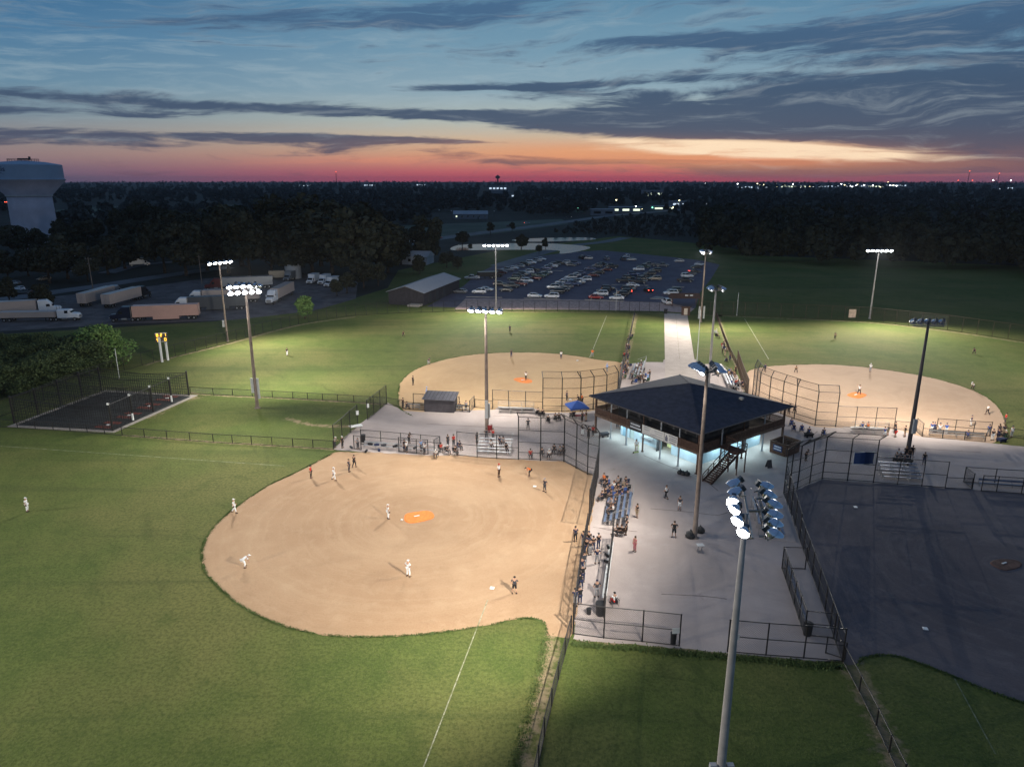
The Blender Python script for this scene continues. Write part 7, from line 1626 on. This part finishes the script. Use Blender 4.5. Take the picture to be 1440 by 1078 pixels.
def quads_mesh(name, Q, m):
    n = len(Q); me = bpy.data.meshes.new(name); me.vertices.add(n*4); me.vertices.foreach_set('co', Q.reshape(-1).astype(np.float32))
    me.loops.add(n*4); me.loops.foreach_set('vertex_index', np.arange(n*4, dtype=np.int32)); me.polygons.add(n)
    me.polygons.foreach_set('loop_start', np.arange(0, n*4, 4, dtype=np.int32)); me.polygons.foreach_set('loop_total', np.full(n, 4, dtype=np.int32))
    me.update(calc_edges=True); me.materials.append(m); return me
def trunk_mesh(rng, H, r, z1):
    b = MB(); b.tube((0, 0, 0), (.1*r, 0, z1*.5), r*1.25, r*.85, 8); b.tube((.1*r, 0, z1*.5), (0, 0, H*.72), r*.85, r*.25, 8)
    for k in range(7):
        th = rng.uniform(0, 6.28); z = z1*.6+(H*.6-z1*.6)*k/7; L_ = H*.28*rng.uniform(.7, 1.1)
        b.tube((0, 0, z), (L_*math.cos(th)*.8, L_*math.sin(th)*.8, z+L_*.6), r*.42, r*.10, 6)
    return b.mesh('trunk', M_BARK, True)
TREES = []
for k in range(5):
    rng = np.random.default_rng(40+k); H = 10.0; Rr = [4.2, 3.6, 4.6, 3.9, 3.2][k]; z0 = [1.6, 1.2, 2.0, 1.0, .8][k]
    TREES.append((quads_mesh('crown', crown_arrays(rng, H, Rr, z0, 2600, .36, 20), M_LEAF), trunk_mesh(rng, H, .26, z0+1.5)))
def tree(p, h, k, label, group, m=None, wide=1.0):
    t = thing('tree', label, 'tree', (p.x, p.y, 0), random.uniform(0, 6.28), group); s = h/10.0; ws = wide*random.uniform(.85, 1.2); t.scale = (s*ws, s*ws*random.uniform(.9, 1.1), s*random.uniform(.88, 1.12))
    link('crown', TREES[k][0], t, m=m or M_LEAF); link('trunk', TREES[k][1], t); return t
def tree_px(px, py, hpx, label, group, k=None, m=None, wide=1.0):
    p = at(px, py); dist = math.hypot(p.y, EYE_H); return tree(p, hpx*dist/FPX*1.02, random.randrange(5) if k is None else k, label, group, m, wide)
GT = 'dark trees beyond the truck yard'
for i, (x, y, h) in enumerate([(232, 384, 66), (262, 388, 78), (292, 380, 72), (322, 384, 80), (352, 390, 86), (383, 388, 84), (413, 389, 86), (440, 386, 82), (468, 390, 88), (497, 392, 90), (522, 388, 86), (546, 384, 66), (340, 374, 82), (398, 374, 80), (452, 374, 84), (505, 374, 84), (288, 366, 70), (240, 362, 62)]):
    tree_px(x, y, h, 'big dark tree behind the truck yard, %s from the left' % (ORD[i] if i < 9 else ['tenth', 'eleventh', 'twelfth'][i-9]) if i < 12 else 'big dark tree in the second line behind the yard, '+['above the lit pole', 'left of the motorhomes', 'above the box trucks', 'above the barn road', 'behind the sodium lamp', 'at the left end'][i-12], GT, wide=1.15)
for i, (x, y, h, lb) in enumerate([(602, 368, 54, 'single dark tree between the road and the pond'), (564, 372, 48, 'dark tree left of the small house'), (590, 385, 26, 'low tree beside the small house'), (733, 350, 20, 'round tree standing before the pond'), (767, 350, 13, 'small tree at the right of the pond'), (661, 352, 9, 'tiny tree in front of the pond water'), (690, 330, 16, 'tree by the bend of the far road'), (650, 345, 20, 'dark tree left of the pond'), (720, 326, 14, 'tree between the road and the pond'), (758, 357, 12, 'low tree at the lot corner'), (628, 376, 22, 'low tree above the barn roof'), (644, 378, 18, 'bushy tree right above the barn'), (512, 405, 36, 'bushy tree left of the barn'), (488, 412, 30, 'brownish bush beside the box trucks'), (532, 402, 30, 'round bush at the edge of the dark trees'), (474, 416, 24, 'reddish young tree beside the truck yard')]):
    tree_px(x, y, h, lb, 'trees around the pond and barn', wide=1.1)
tree_px(429, 448, 31, 'small bright green tree behind the outfield fence', 'young trees at the yard', 3, M_LEAFY, 1.05)
for i, (x, y, h) in enumerate([(12, 392, 40), (40, 388, 36), (70, 398, 48), (96, 392, 52), (124, 396, 34), (152, 386, 44), (176, 378, 50), (205, 370, 56), (14, 425, 30), (60, 432, 34), (90, 362, 46), (130, 360, 50), (60, 366, 40), (24, 362, 38), (170, 356, 52), (208, 352, 56)]):
    tree_px(x, y, h, 'dark tree left of the yard, '+['by the left edge', 'under the water tower', 'right under the tower', 'beside the utility pole', 'behind the utility pole', 'before the camper', 'right of the camper', 'at the bend of the drive', 'low at the left edge', 'low before the parked trucks', 'behind the shed', 'above the shed', 'before the tower shaft', 'at the foot of the tower', 'in the second line above the camper', 'in the second line above the drive'][i], 'dark trees around the water tower', wide=1.2)
# bushes beside the batting cages
SHR = []
for k in range(4):
    rng = np.random.default_rng(80+k); SHR.append((quads_mesh('foliage', crown_arrays(rng, 4.0, 2.2, .1, 6500, .105, 44, 1.0, True), M_LEAFB), trunk_mesh(rng, 3.4, .09, .5)))
for i, (x, y, h) in enumerate([(145, 510, 50), (128, 520, 42), (112, 517, 40), (96, 528, 40), (78, 532, 38), (60, 538, 38), (44, 545, 40), (26, 548, 36), (8, 556, 40), (95, 508, 34), (72, 512, 36), (50, 518, 36), (28, 524, 36), (6, 530, 36), (118, 503, 34), (-14, 545, 46), (60, 500, 30), (30, 500, 30), (4, 502, 32), (150, 497, 24)]):
    p = at(x, y); dist = math.hypot(p.y, EYE_H); hh = h*dist/FPX; k = i % 4
    t = thing('shrub', 'green bush by the cages, '+['tallest at the right end of the thicket', 'second from the right end', 'third from the right end', 'fourth from the right end', 'in the middle of the front', 'left of the front middle', 'lower left front', 'near the left fence', 'at the left edge front', 'behind the fourth', 'behind the middle', 'in the second row middle', 'in the second row left', 'in the second row at the left edge', 'in the second row at the right', 'cut by the left edge', 'in the back row right', 'in the back row middle', 'in the back row left', 'small one at the right rear'][i], 'shrub', (p.x, p.y, 0), i*1.3, 'bushes beside the batting cages'); s = hh/4.0; t.scale = (s*1.35, s*1.35, s)
    link('foliage', SHR[k][0], t, m=M_LEAFB if i != 0 else M_LEAFY); link('stem', SHR[k][1], t)
# the far woods: one mass
def inside(poly, x, y):
    r = False; n = len(poly); j = n-1
    for i in range(n):
        xi, yi = poly[i]; xj, yj = poly[j]
        if (yi > y) != (yj > y) and x < (xj-xi)*(y-yi)/(yj-yi)+xi: r = not r
        j = i
    return r
CLEAR = [[(535, 320), (700, 308), (800, 304), (850, 299), (1000, 288), (1000, 296), (830, 312), (780, 330), (880, 331), (900, 352), (1100, 372), (1440, 382), (1440, 1078), (0, 1078), (0, 352), (230, 345), (250, 392), (540, 392), (560, 345)],
         [(56, 289), (345, 286), (345, 305), (56, 305)], [(600, 300), (720, 298), (730, 312), (600, 314)], [(-20, 300), (95, 300), (95, 352), (-20, 352)], [(840, 292), (1000, 284), (1000, 296), (840, 304)], [(675, 266), (730, 266), (730, 278), (675, 278)]]
def woods(name, label, n, dmin, dmax, amin, amax, hmin, hmax, nl, seed, m, edge=None):
    rng = np.random.default_rng(seed); out = []
    while len(out) < n:
        d = math.exp(rng.uniform(math.log(dmin), math.log(dmax))); a = R(rng.uniform(amin, amax)); X, Y = d*math.sin(a), d*math.cos(a)
        px, py = tox(X, Y)
        if any(inside(c_, px, py) for c_ in CLEAR): continue
        if edge and not edge(px, py): continue
        h = rng.uniform(hmin, hmax); rr = h*rng.uniform(.30, .42)
        Q = crown_arrays(rng, h, rr, h*.08, nl, rr*(.22 if nl > 100 else .36), 9); Q = Q+np.array([X, Y, 0.0]); out.append(Q)
    o = link(name, quads_mesh(name, np.concatenate(out), m)); tag(o, label, 'woodland', None, 'stuff'); return o
low = lambda px, py: 755 < px < 1020 and 304 < py < 335
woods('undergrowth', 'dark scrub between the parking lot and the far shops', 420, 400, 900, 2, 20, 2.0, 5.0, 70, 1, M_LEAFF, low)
woods('woodland', 'near black woods filling the right side below the horizon', 620, 330, 700, 12, 44, 11, 17, 190, 2, M_LEAF, lambda px, py: px > 985)
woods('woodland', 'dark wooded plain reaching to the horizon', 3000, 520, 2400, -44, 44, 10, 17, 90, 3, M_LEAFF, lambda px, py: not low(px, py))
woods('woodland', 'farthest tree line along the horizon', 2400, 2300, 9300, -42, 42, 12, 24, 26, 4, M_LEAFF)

# ------------------------------------------------------------------ far town: small lit buildings and lamps
def far_building(px, py, wd, h, label, glow=None, dp=None, z0=0.0):
    p = at(px, py); t = thing('far_building', label, 'building', (p.x, p.y, 0), 0, 'buildings in the far town'); dp = dp or wd*.5
    MB().box((0, dp/2, h/2), (wd, dp, h)).build('wall', M_FARW, t); MB().box((0, dp/2, h+.15), (wd+.8, dp+.8, .3)).build('roof', M_BLDG, t)
    n = max(2, int(wd/12))
    for k in range(n):
        x = -wd/2+wd*(k+.5)/n; MB().box((x, -.06, h*.5), (wd/n*.62, .12, h*.36)).build('window', glow or M_GLASS, t)
far_building(704, 281, 34, 16, 'pale blue tall block among the trees in the middle distance', M_GLASS, 22); far_building(727, 278, 26, 7, 'pale low building right of the tall block', M_WINCOOL)
far_building(918, 279, 40, 15, 'building with a bright yellow green lit front', M_WINLIT); far_building(845, 268, 60, 9, 'pale strip roof in the woods left of the lit front', M_WINCOOL)
far_building(880, 299, 36, 6, 'shop front with red sign by the far road', M_WINLIT, 14); far_building(848, 303, 24, 6, 'small shop at the left of the far shops', M_GLASS, 12); far_building(970, 291, 50, 7, 'pale shop row at the right of the far shops', M_WINCOOL, 18); far_building(935, 296, 30, 5, 'low shop between the green and yellow lamps', M_WINLIT, 14); far_building(948, 280, 44, 8, 'dim pale building behind the shops', M_GLASS)
for i, (x, y, wd) in enumerate([(1048, 266, 60), (1072, 267, 40), (1120, 265, 130), (1165, 264.5, 90), (1205, 264, 100), (1232, 264.5, 70), (1260, 263, 100), (1414, 268, 50), (700, 268, 60), (520, 262.5, 60), (428, 263, 70), (592, 262, 50)]):
    far_building(x, y, wd, 14, 'far lit building on the horizon, '+['leftmost right of the shops', 'second right of the shops', 'widest with pale front', 'fourth right of the shops', 'fifth right of the shops', 'sixth right of the shops', 'rightmost of the bright row', 'alone near the right edge', 'above the tall block', 'left of the middle', 'in the left half', 'just left of the tall block'][i], M_WINLIT if i in (2, 5) else M_WINCOOL)
LAMPM = {}
def lamp(px, py, zpx, m, label, r=None, pole_m=None):
    """street lamp whose foot is at py and whose head shows zpx pixels higher"""
    p = at(px, py); dist = math.hypot(p.y, EYE_H); h = zpx*dist/FPX; r = r if r else dist*.00075
    t = thing('street_lamp', label, 'street lamp', (p.x, p.y, 0), 0, 'distant street lamps')
    MB().tube((0, 0, 0), (0, 0, h), max(.06, dist*.0002), n=6).bar((0, 0, h), (0.05, -r*1.4, h), r*.4).build('post', M_DARKPOLE, t); MB().lathe([(r*.2, h-r), (r, h-r*.6), (r, h+r*.3), (r*.3, h+r*.7)], 8, Matrix.Translation((0, -r*1.4, 0))).build('lamp_head', m, t)
lamp(284, 372, 25, M_SODIUM, 'orange street lamp above the truck yard', .45)
for i, (x, y, z_, m_, lb) in enumerate([(532, 374, 2.5, M_LAMPW, 'white lamp at the small house'), (618, 309, 13, M_OFFWHITE, 'tall pale lamp post left of the long building'), (635, 308, 11, M_OFFWHITE, 'second pale lamp post by the long building'), (695, 305, 8, M_OFFWHITE, 'pale lamp post right of the long building'), (684, 306, 2, M_LAMPY, 'warm lamp at the long building'),
    (755, 296, 5, M_LAMPY, 'warm lamp at the woods right of the long building'), (813, 297, 4, M_LAMPG, 'greenish lamp where the far road meets the shops'), (866, 296, 14, M_LAMPY, 'tall sign lamp above the red shop'), (866, 296, 3, M_LAMPR, 'red lamp at the shop front'), (831, 299, 3, M_LAMPR, 'red lamp at the small shop'), (917, 296, 4, M_LAMPG, 'green lamp among the far shops'), (946, 297, 5, M_LAMPY, 'yellow lamp among the far shops'),
    (962, 294, 6, M_LAMPW, 'brightest white lamp of the far shops'), (968, 293, 5, M_LAMPY, 'lamp right of the brightest one'), (972, 292, 6, M_LAMPY, 'third lamp at the right of the far shops'), (977, 292, 6, M_LAMPW, 'fourth lamp at the right of the far shops'), (985, 290, 6, M_LAMPW, 'last lamp at the right of the far shops'), (902, 298, 4, M_LAMPY, 'small lamp left of the green one'), (894, 293, 3, M_LAMPW, 'white lamp at the shop front'),
    (769, 285, 2, M_LAMPW, 'pale lamp in the woods above the far road'), (893, 270, 2, M_LAMPW, 'lamp left of the yellow green front'), (955, 284, 2, M_LAMPY, 'lamp behind the shops'), (176, 307, 3, M_LAMPY, 'yellow lamp in the distant field at left'), (379, 300, 3, M_LAMPR, 'small red lamp in the dark trees at left'), (60, 422, 2, M_LAMPW, 'white lamp among the trees by the parked trucks'), (1248, 258, 1.5, M_LAMPY, 'lamp at the right horizon'), (992, 260, 1.5, M_LAMPW, 'lone lamp on the horizon above the shops')]):
    lamp(x, y, z_, m_, lb)
T10 = 'tenth eleventh twelfth thirteenth fourteenth fifteenth sixteenth seventeenth eighteenth nineteenth'.split()
NTH = ORD+T10+['twentieth']+['twenty '+q for q in ORD]+['thirtieth']+['thirty '+q for q in ORD]
rl_ = random.Random(3)
for i, x in enumerate(sorted(rl_.choice([rl_.uniform(1036, 1100), rl_.uniform(1100, 1262), rl_.uniform(1170, 1262)]) for _ in range(34))):
    y = rl_.uniform(262.5, 268)
    p = at(x, y); d_ = math.hypot(p.y, EYE_H)
    lamp(x, y, 4.0, rl_.choice([M_LAMPW, M_LAMPY, M_LAMPW]), 'tiny horizon light, %s from the left in the bright row at right' % NTH[i], d_*.00062)
for i, x in enumerate((1346, 1366, 1395, 1420)): lamp(x, 259, 5, M_LAMPR if i < 2 else M_LAMPW, 'tiny light on the horizon near the right edge, '+['first red', 'second red', 'first white', 'second white'][i])
for i, (x, h_, lb) in enumerate([(474, 11, 'thin mast with a red light on the left horizon'), (1359, 12, 'thin mast on the right horizon'), (1401, 9, 'thin second mast on the right horizon')]):
    p = at(x, 268); d_ = math.hypot(p.y, EYE_H); t = thing('radio_mast', lb, 'mast', (p.x, p.y, 0)); hh = EYE_H+(h_-2)*d_/FPX; MB().tube((0, 0, 0), (0, 0, hh), d_*.00045, d_*.0003, 6).build('shaft', M_DARKPOLE, t)
    MB().lathe([(d_*.0003, hh), (d_*.0007, hh+d_*.0004), (d_*.0003, hh+d_*.001)], 8).build('red_lamp', M_LAMPR, t)
p = at(700, 263); d_ = math.hypot(p.y, EYE_H); k = d_/FPX; t = thing('far_water_tower', 'tiny water tower on the horizon above the pale blue block', 'water tower', (p.x, p.y, 0)); MB().tube((0, 0, 0), (0, 0, 10.5*k), 1.0*k, 1.0*k, 10).build('shaft', M_DARKPOLE, t); MB().lathe([(.6*k, 10.5*k), (3.2*k, 12*k), (3.2*k, 13.5*k), (1.2*k, 15*k), (.3*k, 15.8*k)], 16).build('tank', M_DARKPOLE, t)
# utility pole at the yard
p = at(131, 408); t = thing('utility_pole', 'wooden utility pole behind the two pale trailers', 'utility pole', p); MB().tube((0, 0, 0), (0, 0, 11), .17, .12, 8).build('shaft', M_WOODPOLE, t); MB().bar((-1.1, 0, 10.4), (1.1, 0, 10.4), .1, .12).build('crossarm', M_WOODPOLE, t)
for x in (-1.0, 0, 1.0): MB().lathe([(.05, 10.46), (.07, 10.6), (.03, 10.72)], 8, Matrix.Translation((x, 0, 0))).build('insulator', M_GREYBOX, t)
p = at(284, 399); t = thing('utility_pole', 'thin dark pole standing in the truck yard under the sodium lamp', 'utility pole', p); MB().tube((0, 0, 0), (0, 0, 10), .14, .1, 8).build('shaft', M_WOODPOLE, t); MB().bar((-.8, 0, 9.6), (.8, 0, 9.6), .09, .1).build('crossarm', M_WOODPOLE, t)

# ------------------------------------------------------------------ grass lip: tufts leaning over the edge of the dirt and the paving
def lip(name, label, px, n, seed, spread=0.09, s0=0.03, s1=0.10, closed=False):
    rng = np.random.default_rng(seed); sp = spline(W(px), closed, 0.4); Q = []
    P = np.array([[p.x, p.y, 0.0] for p in sp]); seg = np.linalg.norm(P[1:]-P[:-1], axis=1); cum = np.concatenate([[0], np.cumsum(seg)])
    clump = rng.uniform(0, cum[-1], max(8, n//22)); t = clump[rng.integers(0, len(clump), n)]+rng.normal(size=n)*.35; t = np.clip(t, 0, cum[-1]-1e-3)
    i = np.searchsorted(cum, t, side='right')-1; f = ((t-cum[i])/np.maximum(seg[i], 1e-6))[:, None]; c0 = P[i]*(1-f)+P[i+1]*f
    c0[:, :2] += rng.normal(size=(n, 2))*spread; h = rng.uniform(s0, s1, n); a = rng.uniform(0, 2*np.pi, n); wv = np.stack([np.cos(a), np.sin(a), np.zeros(n)], 1)*(h*.55)[:, None]
    ln = np.stack([-np.sin(a), np.cos(a), np.zeros(n)], 1)*(h*rng.uniform(-.9, .9, n))[:, None]; up = np.zeros((n, 3)); up[:, 2] = h
    Q = np.stack([c0-wv, c0+wv, c0+wv*.25+ln+up, c0-wv*.25+ln+up], 1); Q[:, :2, 2] = 0.004
    o = link(name, quads_mesh(name, Q, M_TUFT)); tag(o, label, 'grass', None, 'stuff')
M_TUFT = leaf_mat('tuft', (0.085, 0.130, 0.040), (0.135, 0.180, 0.062))
lip('grass_lip', 'grass tufts along the edge of the tan infield', INF_A[1:], 7000, 1)
lip('grass_lip', 'grass tufts along the edge of the far infield', INF_B, 3000, 2, .10, .04, .11); lip('grass_lip', 'grass tufts along the edge of the pinkish infield', INF_C, 3500, 3, .10, .04, .11)
lip('grass_lip', 'grass tufts along the edge of the dark infield', [(1206, 934), (1213, 926), (1235, 921), (1262, 923), (1300, 935), (1345, 953), (1400, 975), (1440, 988)], 3000, 4)
lip('grass_lip', 'dark grass clumps along the lower edge of the plaza', [(808, 905), (850, 909), (900, 912), (955, 918), (1023, 924), (1077, 928), (1150, 935), (1180, 936)], 7000, 5, .20, .05, .15)
lip('grass_lip', 'grass clumps beside the worn strip along the low fence', [(768, 892), (762, 930), (748, 985), (734, 1040), (720, 1090)], 2500, 6, .25)

# ------------------------------------------------------------------ evening air
hz = MB().box((0, 0, 32.5), (20400, 20400, 67.0)).mesh('haze')
hm = bpy.data.materials.new('haze'); hm.use_nodes = True; ht = hm.node_tree
for n in list(ht.nodes): ht.nodes.remove(n)
pv = ht.nodes.new('ShaderNodeVolumePrincipled'); ho = ht.nodes.new('ShaderNodeOutputMaterial'); ht.links.new(pv.outputs[0], ho.inputs['Volume'])
pv.inputs['Density'].default_value = 4.6e-5; pv.inputs['Color'].default_value = (0.80, 0.86, 0.96, 1)
hz.materials.append(hm); link('haze', hz)['kind'] = 'stuff'
